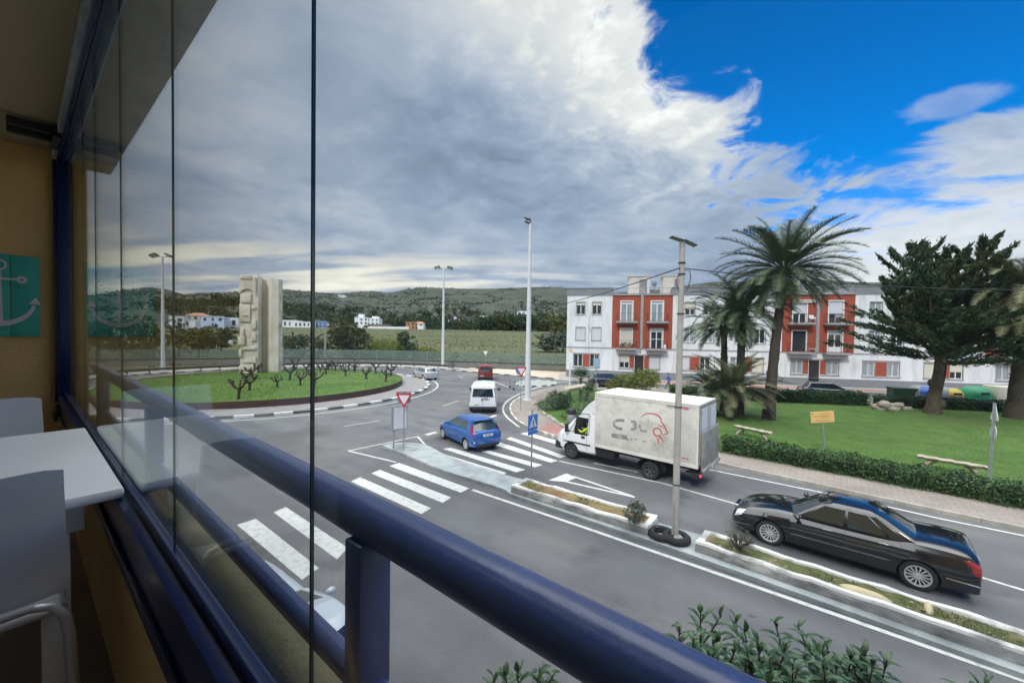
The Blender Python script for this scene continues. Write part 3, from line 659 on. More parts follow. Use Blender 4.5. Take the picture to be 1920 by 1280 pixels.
# pane joints seen at px 585, 325, 228, 180, 157, 138
jo = [-2.18, -.20, .497, 1.188, 1.926, 2.646, 3.195, 3.85, 4.615]
plabs = ['glass pane behind the camera at the near end of the row', 'wide clear glass pane nearest the camera, right of the thick dark joint', 'glass pane between the thick dark joint and the joint over the table end',
         'glass pane beside the near half of the white table', 'glass pane beside the far half of the white table', 'glass pane with the lamp mast next to it reflecting the green board',
         'narrow glass pane third from the ochre end wall', 'glass pane second from the ochre end wall', 'glass pane right against the ochre end wall']
jo = [-2.18, -.9, -.20, .497, 1.188, 1.926, 2.646, 3.195, 3.85, 4.615]
for i in range(len(jo)-1):
    b = MB(); a_, c_ = jo[i]+.0015, jo[i+1]-.0015
    y0, y1, z0, z1 = -.2275, -.2235, .713, 2.50
    vs = [(x, y, z) for x in (a_, c_) for y in (y0, y1) for z in (z0, z1)]
    b.add(vs, [(0, 4, 5, 1), (2, 3, 7, 6)], 0); b.add(vs, [(0, 1, 3, 2), (4, 6, 7, 5), (0, 2, 6, 4), (1, 5, 7, 3)], 1)
    tt = bal('glass_pane', plabs[i], 'glass pane', group='sliding glass panes of the balcony')
    o = b.build('pane', [M_glass, M_gedge], tt)
# railing
t = bal('railing', 'glossy dark blue tubular balcony railing outside the glass', 'railing')
RN, RH = .397, 1.25-.338
b = MB(); b.tube([(x, -RN, RH) for x in np.arange(-2.15, 4.71, .4)]+[(4.7, -RN, RH)], .0375, 24); b.build('handrail', M_rail, t, smooth=50)
LN, LH = .385, 1.25-.623
b = MB(); b.tube([(x, -LN, LH) for x in np.arange(-2.15, 4.71, .4)]+[(4.7, -LN, LH)], .0232, 20); b.build('lower_rail', M_rail, t, smooth=50)
for x in (.605, 2.36, 4.1, -1.15):
    b = MB(); b.box(x, x+.05, -.412, -.352, .52, RH-.02, bev=.004); b.box(x-.02, x+.07, -.43, -.335, .524, .532); b.build('post', M_rail, t, smooth=40)
for x in (1.62, 3.37): 
    b = MB(); b.tube([(x-.012, -RN, RH), (x+.012, -RN, RH)], .0392, 24); b.build('joint_collar', M_rail, t, smooth=40)
# wall art
def rib(b, pts, w, y0, y1, mi=None):
    """ribbon in the x-z plane with thickness from y0 to y1; w number or list"""
    P = [Vector((p[0], p[1])) for p in pts]; ws = w if isinstance(w, list) else [w]*len(P); A = []; B_ = []
    for i, p in enumerate(P):
        d = (P[min(i+1, len(P)-1)]-P[max(0, i-1)]).normalized(); q = Vector((-d.y, d.x))*ws[i]/2; A.append(p+q); B_.append(p-q)
    n = len(P); vs = [(p.x, y, p.y) for y in (y0, y1) for p in A+B_]
    fs = []
    for i in range(n-1):
        fs += [(i, i+1, n+i+1, n+i), (2*n+i, 3*n+i, 3*n+i+1, 2*n+i+1), (i, 2*n+i, 2*n+i+1, i+1), (n+i, n+i+1, 3*n+i+1, 3*n+i)]
    fs += [(0, n, 3*n, 2*n), (n-1, 2*n-1+2*n, 4*n-1, 3*n-1)] if False else []
    b.add(vs, fs, mi)
w0 = BW(4.7, -.105); t = thing('wall_picture', 'teal wooden board picture of a cream anchor on the ochre wall', 'picture', (w0.x, w0.y, BZ+1.16), BR+math.pi/2)
# local x -> inward (-n), local y -> along t negative ; place in its own frame: x right = n decreasing
# frame rotated +90: local x = old +y (=-n), local y = old -x (towards camera)
b = MB()
for k in range(3): b.box(-.2075+.139*k, -.2075+.139*k+.137, .004, .022, 0, .59, bev=.003)
b.build('board', M_teal, t, smooth=40)
b = MB(); y0, y1 = .022, .026; CXA = -.018
rib(b, [(CXA+.033*math.cos(a), .515+.033*math.sin(a)) for a in np.linspace(0, 2*math.pi, 25)], .014, y0, y1)
rib(b, [(CXA, .485), (CXA, .10)], [.020, .034], y0, y1)
rib(b, [(CXA-.09, .415), (CXA+.09, .415)], .016, y0+.001, y1+.001)
for s_ in (-1, 1):
    rib(b, [(CXA+s_*(.105+.018*math.cos(a)), .415+.018*math.sin(a)) for a in np.linspace(0, 2*math.pi, 17)], .018, y0+.002, y1+.002)
    rib(b, [(CXA+s_*.165*math.sin(a), .265-.17*math.cos(a)) for a in np.linspace(0, 1.35, 12)], [.040-.022*i/11 for i in range(12)], y0+.001, y1+.001)
    q = (CXA+s_*.165, .255); b.add([(q[0]-.032, y1+.002, q[1]-.02), (q[0]+.030, y1+.002, q[1]-.012), (q[0]+s_*.004, y1+.002, q[1]+.035), (q[0]-.032, y0, q[1]-.02), (q[0]+.030, y0, q[1]-.012), (q[0]+s_*.004, y0, q[1]+.035)], [(0, 1, 2), (3, 5, 4), (0, 3, 4, 1), (1, 4, 5, 2), (2, 5, 3, 0)])
b.build('anchor', M_anch, t)
# table
t = bal('dining_table', 'white rectangular table standing against the balcony parapet', 'table', 1.72, .205)
b = MB(); b.box(0, 1.15, 0, .78, .715, .75, bev=.010); b.build('tabletop', M_table, t, smooth=40)
b = MB(); b.box(.08, 1.07, .08, .70, .62, .714, bev=.004); b.build('apron', M_table, t, smooth=40)
for x, y in ((.11, .14), (1.04, .14), (.11, .66), (1.04, .66)):
    b = MB(); b.box(x-.03, x+.03, y-.03, y+.03, 0, .62, bev=.006); b.build('leg', M_table, t, smooth=40)
# chairs: local -x is the back
def chair(t0, n0, rz, label):
    w = BW(t0, n0); t = thing('chair', label, 'chair', (w.x, w.y, BZ), rz, 'white dining chairs at the balcony table')
    b = MB(); nx, nz = 12, 10; vs = []; fs = []
    for s_ in (0, 1):
        for j in range(nz+1):
            v = j/nz; z = .50+.37*v; wd = .225-.012*v; lean = -.03-.085*v
            for i in range(nx+1):
                u = -1+2*i/nx; zz = z - (.018*abs(u)**6 + .012*(1-u*u)*-0)*v + (.012*u*u if v > .95 else 0)
                vs.append((lean+.038*u*u - (.007 if s_ else 0), wd*u, zz))
    k = (nx+1)*(nz+1)
    for s_ in (0, 1):
        for j in range(nz):
            for i in range(nx): a = s_*k+j*(nx+1)+i; fs.append((a, a+1, a+nx+2, a+nx+1))
    for j in range(nz):
        for i in (0, nx): a = j*(nx+1)+i; fs.append((a, a+nx+1, a+k+nx+1, a+k))
    for i in range(nx):
        for j in (0, nz): a = j*(nx+1)+i; fs.append((a, a+1, a+k+1, a+k))
    b.add(vs, fs); b.build('backrest', M_chair, t, smooth=50)
    b = MB(); b.box(-.02, .42, -.21, .21, .445, .475, bev=.012); b.build('seat', M_chair, t, smooth=50)
    for s_ in (-1, 1):
        b = MB(); b.tube([(.0, s_*.21, .455), (.30, s_*.21, .45), (.37, s_*.21, .42), (.40, s_*.22, .30), (.43, s_*.23, .0)], .0125, 10); b.build('leg', M_ctube, t, smooth=60)
        b = MB(); b.tube([(-.045, s_*.15, .50), (-.05, s_*.19, .49), (-.055, s_*.215, .45), (-.065, s_*.222, .40), (-.12, s_*.24, .0)], .0125, 10); b.build('leg', M_ctube, t, smooth=60)
    b = MB(); b.tube([(-.045, -.16, .50), (-.055, 0, .50), (-.045, .16, .50)], .0125, 10); b.build('frame_tube', M_ctube, t, smooth=60)
    return t
chair(1.69, -.14, BR, 'white plastic chair with curved back at the near end of the table')
chair(3.16, -.14, BR+math.pi, 'white plastic chair facing back at the far end of the table')
# ================================================================ apartment building
BA = math.atan2(-.2164, .976)
t = thing('apartment_building', 'long three storey terrace of white blocks and red brick balcony bays', 'building', (6.95, 51.5, 0), BA)
DEP = 10.0
segs = [('w', 0, 5.55), ('r', 5.55, 12.6), ('w', 12.6, 24.4), ('r', 24.4, 31.5), ('w', 31.5, 43.3), ('r', 43.3, 50.4), ('w', 50.4, 62)]
holes_all = []
def facade(name, x0, x1, z0, z1, yf, holes, m, par, th=.22):
    """front wall sheet at y=yf with rectangular holes and reveals (front is -y)"""
    xs = sorted({x0, x1, *[h[0] for h in holes], *[h[1] for h in holes]}); zs = sorted({z0, z1, *[h[2] for h in holes], *[h[3] for h in holes]})
    b = MB()
    for i in range(len(xs)-1):
        for j in range(len(zs)-1):
            cx_, cz_ = (xs[i]+xs[i+1])/2, (zs[j]+zs[j+1])/2
            if any(h[0] < cx_ < h[1] and h[2] < cz_ < h[3] for h in holes): continue
            b.add([(xs[i], yf, zs[j]), (xs[i+1], yf, zs[j]), (xs[i+1], yf, zs[j+1]), (xs[i], yf, zs[j+1])], [(0, 1, 2, 3)])
    for h in holes:
        a, c, d, e = h; b.add([(a, yf, d), (c, yf, d), (c, yf, e), (a, yf, e), (a, yf+th, d), (c, yf+th, d), (c, yf+th, e), (a, yf+th, e)], [(0, 4, 5, 1), (1, 5, 6, 2), (2, 6, 7, 3), (3, 7, 4, 0)])
    return b.build(name, m, par, fix=False)
def window(a, c, d, e, yf, kind, par, sur=M_trim, grille=False):
    """frame + pane set in a hole; kind: shut / half / curtain / dark / white"""
    b = MB(); s_ = .07; yy = yf-.03
    b.box(a-s_, c+s_, yy, yf+.05, e, e+s_); b.box(a-s_-.03, c+s_+.03, yy-.04, yf+.05, d-s_, d); b.box(a-s_, a, yy, yf+.05, d, e); b.box(c, c+s_, yy, yf+.05, d, e)
    w = b.build('window', sur, par, fix=False)
    y2 = yf+.14
    b = MB(); f_ = .055; m_ = (a+c)/2
    b.box(a, c, y2-.03, y2+.03, e-.05, e); b.box(a, c, y2-.03, y2+.03, d, d+.06); b.box(a, a+f_, y2-.031, y2+.031, d, e); b.box(c-f_, c, y2-.031, y2+.031, d, e); b.box(m_-.045, m_+.045, y2-.032, y2+.032, d, e)
    b.build('frame', M_wframe, w, fix=False)
    b = MB(); b.box(a+.01, c-.01, y2+.0, y2+.01, d, e); b.build('pane', {'curtain': M_curt, 'shut': M_curt}.get(kind, M_pane) if kind != 'half' else M_pane, w, fix=False)
    if kind in ('shut', 'half', 'white', 'third'):
        zz = {'shut': d+.02, 'white': d+.01, 'half': d+(e-d)*.45, 'third': d+(e-d)*.74}[kind]; b = MB(); n_ = int((e-zz)/.055)
        for i in range(n_): b.box(a+.01, c-.01, y2-.075, y2-.055+.0*i, zz+i*(e-zz)/n_+.004, zz+(i+1)*(e-zz)/n_)
        b.box(a+.015, c-.015, y2-.055, y2-.045, zz, e)
        b.build('shutter', M_wshut if kind == 'white' else M_cream, w, fix=False)
    if grille:
        b = MB()
        for i in range(10): x = a+(c-a)*(i+.5)/10; b.tube([(x, yf-.02, d), (x, yf-.02, e)], .008, 5)
        b.tube([(a, yf-.02, d+.1), (c, yf-.02, d+.1)], .009, 5); b.tube([(a, yf-.02, e-.1), (c, yf-.02, e-.1)], .009, 5); b.build('grille', M_wframe, w, fix=False)
    return w
rs = random.Random(5)
ZL, ZR = 3.87, 10.35
kinds2 = {0: ['third', 'third'], 1: ['half', 'third', 'dark', 'third'], 2: ['curtain', 'third', 'dark', 'third'], 3: ['third']*4}
kinds1 = {0: ['white', 'white'], 1: ['curtain', 'curtain', 'dark', 'dark'], 2: ['curtain', 'dark', 'third', 'curtain'], 3: ['third']*4}
wi = 0; ri = 0
core = MB(); core.box(.02, 61.9, .22, DEP, 0, ZR)
for typ, a, c in segs:
    gholes = []
    if typ == 'w':
        full = c-a > 8; offs_ = [1.4, 3.45, 6.9, 8.95] if full else [1.14, 3.12]; wd = 1.12
        hs2 = [(a+o, a+o+wd, 7.98, 9.52) for o in offs_]; hs1 = [(a+o, a+o+wd, 4.76, 6.36) for o in offs_]
        pairs = [(.9, 4.3), (6.55, 9.95)] if full else [(.9, 4.05)]
        for p in pairs:
            w1 = 1.12; gholes += [(a+p[0], a+p[0]+w1, 1.42, 3.0), (a+p[1]-w1, a+p[1], 1.42, 3.0)]
        facade('wall', a, c, 1.0, 10.35, 0, hs2+hs1+gholes, M_white, t)
        for i, h in enumerate(hs2): window(*h, 0, kinds2[wi][i], t)
        for i, h in enumerate(hs1): window(*h, 0, kinds1[wi][i], t)
        gk = [['dark', 'dark'], ['white', 'dark', 'curtain', 'shut'], ['curtain', 'curtain', 'shut', 'half'], ['shut', 'white', 'dark', 'half']][wi]
        for i, h in enumerate(gholes): window(*h, 0, gk[i], t, grille=(wi in (2,) and i < 2))
        for p in pairs:
            b = MB(); b.box(a+p[0]+w1+.07, a+p[1]-w1-.07, -.012, .05, 1.42, 3.0); b.build('brick_panel', M_brick, t, fix=False)
            b = MB(); b.box(a+p[0]-.12, a+p[1]+.12, -.05, .02, 3.07, 3.15); b.build('lintel', M_trim, t, fix=False); b = MB(); b.box(a+p[0]-.12, a+p[1]+.12, -.07, .02, 1.27, 1.35); b.build('sill', M_trim, t, fix=False)
        b = MB(); b.box(a-.1, c+.1, -.06, DEP, 10.352, 11.22); b.box(a-.16, c+.16, -.12, .2, 11.22, 11.30); b.build('parapet', M_greyp, t, fix=False)
        b = MB(); b.box(a, c, -.05, .02, ZL-.09, ZL+.04); b.build('cornice', M_trim, t, fix=False)
        if a > 1: b = MB(); b.tube([(a+.45, -.07, ZL), (a+.45, -.07, 10.3)], .045, 8); b.build('downpipe', M_white, t, fix=False)
        wi += 1
    else:
        dd = [(1.05, 2.4), (4.6, 5.95)]
        h2 = [(a+p, a+q, 7.22, 9.62) for p, q in dd]; h1 = [(a+p, a+q, 3.95, 6.25) for p, q in dd]
        facade('wall', a, c, ZL, 10.35, .02, h2+h1, M_brick, t)
        for k, h in enumerate(h2+h1):
            x0, x1, z0, z1 = h; b = MB(); s_ = .11
            b.box(x0-s_, x0, -.03, .06, z0, z1+s_); b.box(x1, x1+s_, -.03, .06, z0, z1+s_); b.box(x0, x1, -.03, .06, z1, z1+s_)
            kd = [['curtain', 'curtain', 'shut', 'dark'], ['half', 'half', 'dark', 'wdoor'], ['curtain', 'shut', 'dark', 'dark']][ri][k]
            w = b.build('balcony_door', M_wframe, t, fix=False); y2 = .16
            b = MB(); xm = (x0+x1)/2
            if kd != 'dark' or ri == 0: b.box(x0, x0+.08, y2-.03, y2+.03, z0, z1); b.box(x1-.08, x1, y2-.03, y2+.03, z0, z1); b.box(xm-.06, xm+.06, y2-.032, y2+.032, z0, z1); b.box(x0, x1, y2-.028, y2+.028, z1-.35, z1)
            if kd == 'wdoor': b.box(x0, x1, y2-.025, y2+.025, z0, z0+.6)
            if ri == 0 and kd == 'dark': b.box(x0, x1, y2-.028, y2+.028, z0+1.05, z0+1.12)
            if b.v: b.build('frame', M_wframe, w, fix=False)
            b = MB(); b.box(x0, x1, y2, y2+.01, z0, z1); b.build('pane', M_curt if kd in ('curtain',) else M_pane, w, fix=False)
            if kd in ('shut', 'half'):
                zz = z0+.02 if kd == 'shut' else z0+(z1-z0)*.42
                b = MB(); n_ = int((z1-zz)/.06)
                for i in range(n_): b.box(x0+.01, x1-.01, y2-.08, y2-.06, zz+i*(z1-zz)/n_+.005, zz+(i+1)*(z1-zz)/n_)
                b.box(x0+.01, x1-.01, y2-.06, y2-.05, zz, z1); b.build('shutter', M_cream if kd == 'shut' else M_wshut, w, fix=False)
            zs_ = 7.2 if k < 2 else ZL+.04; ex = .55; D = .95 if k < 2 else .95
            b = MB(); b.box(x0-ex, x1+ex, -D, .0, zs_-.24, zs_-.02, bev=.01); b.box(x0-ex+.25, x1+ex-.25, -D*.6, 0, zs_-.36, zs_-.241); bb = b.build('balcony_slab', M_trim, t, fix=False)
            b = MB(); zt = zs_+.92
            P = [(x0-ex+.05, 0), (x0-ex+.05, -D+.06), (x1+ex-.05, -D+.06), (x1+ex-.05, 0)]
            b.tube([(p[0], p[1], zt) for p in P], .016, 5); b.tube([(p[0], p[1], zs_+.08) for p in P], .010, 5)
            for q in range(3):
                p0, p1 = P[q], P[q+1]; L_ = math.dist(p0, p1); n_ = int(L_/.13)
                for i in range(n_+1): x = p0[0]+(p1[0]-p0[0])*i/n_; y = p0[1]+(p1[1]-p0[1])*i/n_; b.tube([(x, y, zs_+.0), (x, y, zt)], .006, 4, cap=False)
            b.build('railing', M_iron, bb, fix=False)
        b = MB(); b.box(a+3.36, a+3.68, -.10, .02, ZL, 10.348); b.build('pilaster', M_trim, t, fix=False)
        # ground floor
        gh = [(a+1.0, a+2.15, 1.42, 3.0), (a+2.78, a+3.85, .16, 3.0), (a+4.5, a+5.7, 1.42, 3.0)]
        facade('wall', a, c, 1.0, ZL, 0, [gh[0], (gh[1][0], gh[1][1], 1.0, 3.0), gh[2]], M_white, t)
        window(*gh[0], 0, 'half' if ri == 0 else 'curtain', t, grille=ri > 0); window(*gh[2], 0, 'white' if ri == 0 else 'curtain', t, grille=ri > 0)
        b = MB(); b.box(gh[1][0], gh[1][1], .20, .25, .16, 3.0); b.box(gh[1][0]+.1, gh[1][1]-.1, .17, .2, .3, 2.3); dr = b.build('front_door', M_door, t, fix=False)
        b = MB(); b.box(gh[1][1]-.2, gh[1][1]-.17, .12, .17, 1.1, 1.4); b.build('handle', M_chrome, dr, fix=False)
        b = MB(); b.box(a+2.22, a+2.72, -.012, .05, 1.42, 3.0); b.build('brick_panel', M_brick, t, fix=False); b = MB(); b.box(a+3.9, a+4.43, -.012, .05, 1.42, 3.0); b.build('brick_panel', M_brick, t, fix=False)
        b = MB(); b.box(a+.9, a+5.85, -.05, .02, 3.07, 3.15); b.build('lintel', M_trim, t, fix=False)
        for xa, xb in ((.9, 2.7), (3.9, 5.85)): b = MB(); b.box(a+xa, a+xb, -.07, .02, 1.27, 1.35); b.build('sill', M_trim, t, fix=False)
        b = MB(); b.box(a+2.6, a+4.0, -.5, .2, .0, .155); b.build('doorstep', M_kerb, t, fix=False)
        b = MB(); b.box(a+3.1, a+3.55, -.09, 0, 3.35, 3.8, bev=.02); b.build('wall_light', M_trim, t, fix=False)
        b = MB(); b.box(a, c, -.05, .02, ZL-.09, ZL+.0); b.build('cornice', M_trim, t, fix=False); b = MB(); b.box(a-.02, c+.02, -.1, .3, 10.352, 10.55); b.box(a+3.2, a+3.85, -.14, .35, 10.53, 11.3); b.build('roof_edge', M_trim, t, fix=False)
        b = MB()
        for q in (0, 1):
            x0 = a+.1+q*3.75; x1 = x0+3.05
            b.tube([(x0, 0, 11.25), (x1, 0, 11.25)], .015, 5); b.tube([(x0, 0, 10.6), (x1, 0, 10.6)], .012, 5)
            for i in range(18): x = x0+(x1-x0)*i/17; b.tube([(x, 0, 10.55), (x, 0, 11.25)], .007, 4, cap=False)
        b.build('roof_railing', M_iron if ri == 0 else M_trim, t, fix=False)
        for q, (xa, xb) in enumerate(((2.0, 4.5), (6.1, 8.3)) if ri == 0 else ((.9, 3.2), (4.6, 6.9))[:1 if ri == 1 else 2]):
            b = MB(); b.box(a+xa, a+xb, 1.3, 4.3, 10.35, 12.82); b.box(a+xa-.1, a+xb+.1, 1.2, 4.4, 12.82, 12.94); st = b.build('stair_hut', M_pent, t, fix=False)
            b = MB(); b.box(a+xa+1.25, a+xb-.35, 1.27, 1.32, 10.4, 12.45); b.build('door', M_greyp, st, fix=False)
        ri += 1
b = MB()
dx_ = [segs[0][1]]
doors = [(s[1]+2.78, s[1]+3.85) for s in segs if s[0] == 'r']
x = 0.0
for d0, d1 in doors+[(62, 62)]:
    b.box(x, d0, -.03, .2, 0, 1.0); x = d1
b.build('plinth', M_greyp, t, fix=False)
core.build('core', M_white, t, fix=False)
b = MB(); b.box(-.02, .02, 0, DEP, 1.0, 10.35); b.build('gable_wall', M_white, t, fix=False)
b = MB(); b.box(.35, .75, -.04, 0, 3.25, 3.6); b.build('plaque', M_signy, t)
b = MB(); b.tube([(2.75, -.05, 7.9), (2.75, -.05, 3.2)], .02, 5); b.tube([(2.6, -.3, 6.6), (2.75, -.35, 6.5), (2.95, -.05, 5.8)], .03, 6); b.build('wall_cable', M_trim, t)
def antenna(x, y, z, h, kind):
    b = MB(); b.tube([(x, y, z), (x, y, z+h)], .025, 6)
    if kind == 0:
        b.tube([(x-.5, y, z+h*.9), (x+.5, y+.1, z+h*.9)], .015, 5)
        for i in range(7): q = x-.45+i*.15; b.tube([(q, y-.25, z+h*.9), (q, y+.25, z+h*.9)], .01, 4)
        b.tube([(x-.3, y, z+h*.65), (x+.2, y, z+h*.65)], .015, 5); b.tube([(x-.05, y-.3, z+h*.65), (x-.05, y+.3, z+h*.65)], .012, 4)
    else:
        b.tube([(x, y, z+h), (x+.9, y, z+h+.1)], .015, 5)
        for i in range(5): q = x+.1+i*.18; b.tube([(q, y, z+h-.2), (q, y, z+h+.3)], .01, 4)
    return b.build('antenna', M_galv, t)
antenna(5.0, 1.0, 11.2, 1.2, 0); antenna(8.3, 2, 12.9, 1.3, 0); antenna(10.0, 2.5, 12.9, 1.0, 1); antenna(15.0, 2, 11.2, 2.0, 1); antenna(36.0, 2, 11.2, 1.8, 0)
b = MB(); b.lathe([(0.001, 0), (.2, .02), (.36, .09), (.38, .12), (.36, .10), (.2, .035), (.001, .015)], 18, axis='y'); b.xf(Matrix.Translation((10.6, 1.0, 11.9)) @ Matrix.Rotation(.5, 4, 'Z')); b.tube([(10.6, 1.1, 10.4), (10.6, 1.1, 11.9)], .03, 6); b.build('satellite_dish', M_greyp, t, smooth=40)
# things kept on the balconies
def onb(x, y, z): 
    c_, s_ = math.cos(BA), math.sin(BA); return (6.95+x*c_-y*s_, 51.5+x*s_+y*c_, z)
tt = thing('plastic_chair', 'white plastic armchair standing on an upper balcony of the brick bay', 'chair', onb(24.4+2.75, -.5, 7.2), BA)
b = MB(); b.box(-.25, .25, -.25, .25, .40, .44, bev=.015); b.build('seat', M_wframe, tt); b = MB(); b.box(-.25, .25, .2, .25, .44, .85, bev=.02); b.box(-.27, -.23, -.2, .22, .44, .62, bev=.015); b.box(.23, .27, -.2, .22, .44, .62, bev=.015); b.build('backrest', M_wframe, tt)
for x_, y_ in ((-.22, -.22), (.22, -.22), (-.22, .22), (.22, .22)): b = MB(); b.tube([(x_, y_, 0), (x_*.9, y_*.9, .40)], .018, 6); b.build('leg', M_wframe, tt)
b = MB(); b.plate([(-.45, 0, .45), (.45, 0, .75), (.5, .3, .9), (-.35, .3, 1.0)], (0, .04, .98), .03); b.tube([(-.3, 0, .5), (.25, .2, 0)], .012, 5); b.tube([(.3, 0, .7), (-.2, .2, 0)], .012, 5)
o = b.build('drying_rack', M_navy); o.location = onb(24.4+5.35, -.55, 7.2); o.rotation_euler = (0, 0, BA); tag(o, 'folding rack hung with dark blue laundry on an upper balcony', 'drying rack')
b = MB(); b.box(-.35, .35, -.2, .2, .35, .42); b.tube([(-.3, -.15, 0), (-.3, -.15, .35)], .015, 5); b.tube([(.3, -.15, 0), (.3, -.15, .35)], .015, 5); b.tube([(-.3, .15, 0), (-.3, .15, .35)], .015, 5); b.tube([(.3, .15, 0), (.3, .15, .35)], .015, 5)
o = b.build('side_table', M_pent); o.location = onb(24.4+2.8, -.5, ZL+.04); o.rotation_euler = (0, 0, BA); tag(o, 'low pale table on the lower balcony beside the open dark door', 'table')
for x_, z_, l_ in ((5.55+5.95+.25, ZL+.04, 'white covered gas bottle on the lower brick balcony'), ):
    b = MB(); b.lathe([(.02, 0), (.15, .02), (.16, .3), (.12, .42), (.05, .5), (.02, .5)], 12); o = b.build('gas_bottle', M_wframe, smooth=50); o.location = onb(x_, -.4, z_); tag(o, l_, 'gas bottle')
pc = np.array(clumps([(0, 0, .45, .95, .25, .28), (-.6, -.1, .4, .35, .2, .25), (.7, 0, .4, .4, .25, .2)], 700)); tt = thing('balcony_plants', 'trough of reddish green plants along a lower balcony', 'plants', onb(5.55+1.75, -.65, ZL+.03), BA)
leafmesh('foliage', pc, M_leafo, tt, .12); b = MB(); b.box(-1.0, 1.0, -.12, .12, 0, .2, bev=.01); b.build('trough', M_brick, tt)
# awning on the second bay
tt = thing('awning', 'rolled striped awning over an upper balcony door', 'awning', onb(24.4+1.1, -.02, 9.7), BA)
b = MB(); b.tube([(-.2, -.12, 0), (2.2, -.12, 0)], .07, 8); b.box(-.1, 2.1, -.14, -.10, -.28, -.02); b.build('cloth', M_pent, tt); b = MB(); b.tube([(-.3, -.1, 0), (-.3, -.3, -.9)], .02, 5); b.tube([(2.25, -.1, 0), (2.25, -.3, -.9)], .02, 5); b.build('arm', M_wframe, tt)
# ================================================================ vehicles (local x forward, y left)
def cr(a, b, c, d, t): return .5*((2*b)+(-a+c)*t+(2*a-5*b+4*c-d)*t*t+(-a+3*b-3*c+d)*t*t*t)
def lerpst(st, u):
    """Catmull-Rom between the station tuples, u in station index"""
    n = len(st); i = min(int(u), n-2); t = u-i; g = lambda k: st[max(0, min(n-1, k))]
    out = []
    for k in range(len(st[0])):
        p0, p1, p2, p3 = g(i-1)[k], g(i)[k], g(i+1)[k], g(i+2)[k]
        v = cr(p0, p1, p2, p3, t); lo, hi = min(p1, p2), max(p1, p2); e = (hi-lo)*.15; out.append(min(max(v, lo-e), hi+e))
    return out
class Loft:
    """body skin: stations (x, zb, w, zsh, wsh, zt, crown); ring() turns one into half-section points"""
    def __init__(s, st, ring): s.st = st; s.ring = ring; s.n = len(ring(st[0]))
    def pt(s, u, v, sd=1):
        r = s.ring(lerpst(s.st, max(0, min(len(s.st)-1.0001, u)))); v = max(0, min(s.n-1.0001, v)); i = int(v); t = v-i
        g = lambda k: r[max(0, min(s.n-1, k))]
        a, b, c = g(i), g(i+1), None
        q = Vector(a)*(1-t)+Vector(b)*t
        return Vector((q.x, q.y*sd, q.z))
    def nrm(s, u, v, sd=1):
        e = .03; a = s.pt(u+e, v, sd)-s.pt(u-e, v, sd); b = s.pt(u, v+e, sd)-s.pt(u, v-e, sd); n = a.cross(b)
        n = n.normalized() if n.length > 1e-9 else Vector((0, sd, 0)); c = Vector((lerpst(s.st, max(0, min(len(s.st)-1.001, u)))[0], 0, .6)); 
        return n if n.dot(s.pt(u, v, sd)-c) > 0 else -n
    def mesh(s, sub=5):
        us = np.linspace(0, len(s.st)-1.0001, (len(s.st)-1)*sub+1); b = MB(); rings = []
        for u in us:
            r = s.ring(lerpst(s.st, u)); full = [(p[0], p[1], p[2]) for p in r] + [(p[0], -p[1], p[2]) for p in r[-2:0:-1]]; rings.append(full)
        k = len(rings[0]); vs = [p for r in rings for p in r]; fs = []
        for i in range(len(rings)-1):
            for j in range(k): j2 = (j+1) % k; fs.append((i*k+j, i*k+j2, (i+1)*k+j2, (i+1)*k+j))
        fs.append(tuple(range(k))[::-1]); fs.append(tuple((len(rings)-1)*k+j for j in range(k))); b.add(vs, fs); return b
    def patch(s, b, u0, u1, v0, v1, sd=1, off=.008, nu=8, nv=5, corners=None):
        """raised patch of the skin; corners = 4 (u,v) for a slanted one"""
        C_ = corners or [(u0, v0), (u1, v0), (u1, v1), (u0, v1)]; vs = []; fs = []
        for i in range(nu+1):
            for j in range(nv+1):
                a, c = i/nu, j/nv
                u = (C_[0][0]*(1-a)+C_[1][0]*a)*(1-c)+(C_[3][0]*(1-a)+C_[2][0]*a)*c; v = (C_[0][1]*(1-a)+C_[1][1]*a)*(1-c)+(C_[3][1]*(1-a)+C_[2][1]*a)*c
                edge_ = i in (0, nu) or j in (0, nv); vs.append(s.pt(u, v, sd)+s.nrm(u, v, sd)*(off if not edge_ else off*.2))
        for i in range(nu):
            for j in range(nv): q = i*(nv+1)+j; fs.append((q, q+1, q+nv+2, q+nv+1))
        b.add(vs, fs)
    def uofx(s, x):
        lo, hi = 0, len(s.st)-1.0001
        for _ in range(30):
            m_ = (lo+hi)/2
            if lerpst(s.st, m_)[0] < x: lo = m_
            else: hi = m_
        return (lo+hi)/2
    def line(s, b, pts, sd=1, w=.005, off=.001, n=6):
        P = []
        for i in range(len(pts)-1):
            for k in range(n): t = k/n; u = pts[i][0]*(1-t)+pts[i+1][0]*t; v = pts[i][1]*(1-t)+pts[i+1][1]*t; P.append(s.pt(u, v, sd)+s.nrm(u, v, sd)*off)
        u, v = pts[-1]; P.append(s.pt(u, v, sd)+s.nrm(u, v, sd)*off); b.tube(P, w, 4)
def carring(q):
    x, zb, w, zsh, wsh, zt, cw = q
    return [(x, 0, zb), (x, w*.82, zb), (x, w*.95, zb+.05), (x, w, zb+.28*(zsh-zb)), (x, w*1.005, zb+.62*(zsh-zb)), (x, w*.985, zsh-.07), (x, wsh, zsh), (x, wsh*.95, zsh+(zt-zsh)*.6), (x, wsh*.75, zt+cw*.45), (x, wsh*.4, zt+cw*.85), (x, 0, zt+cw)]
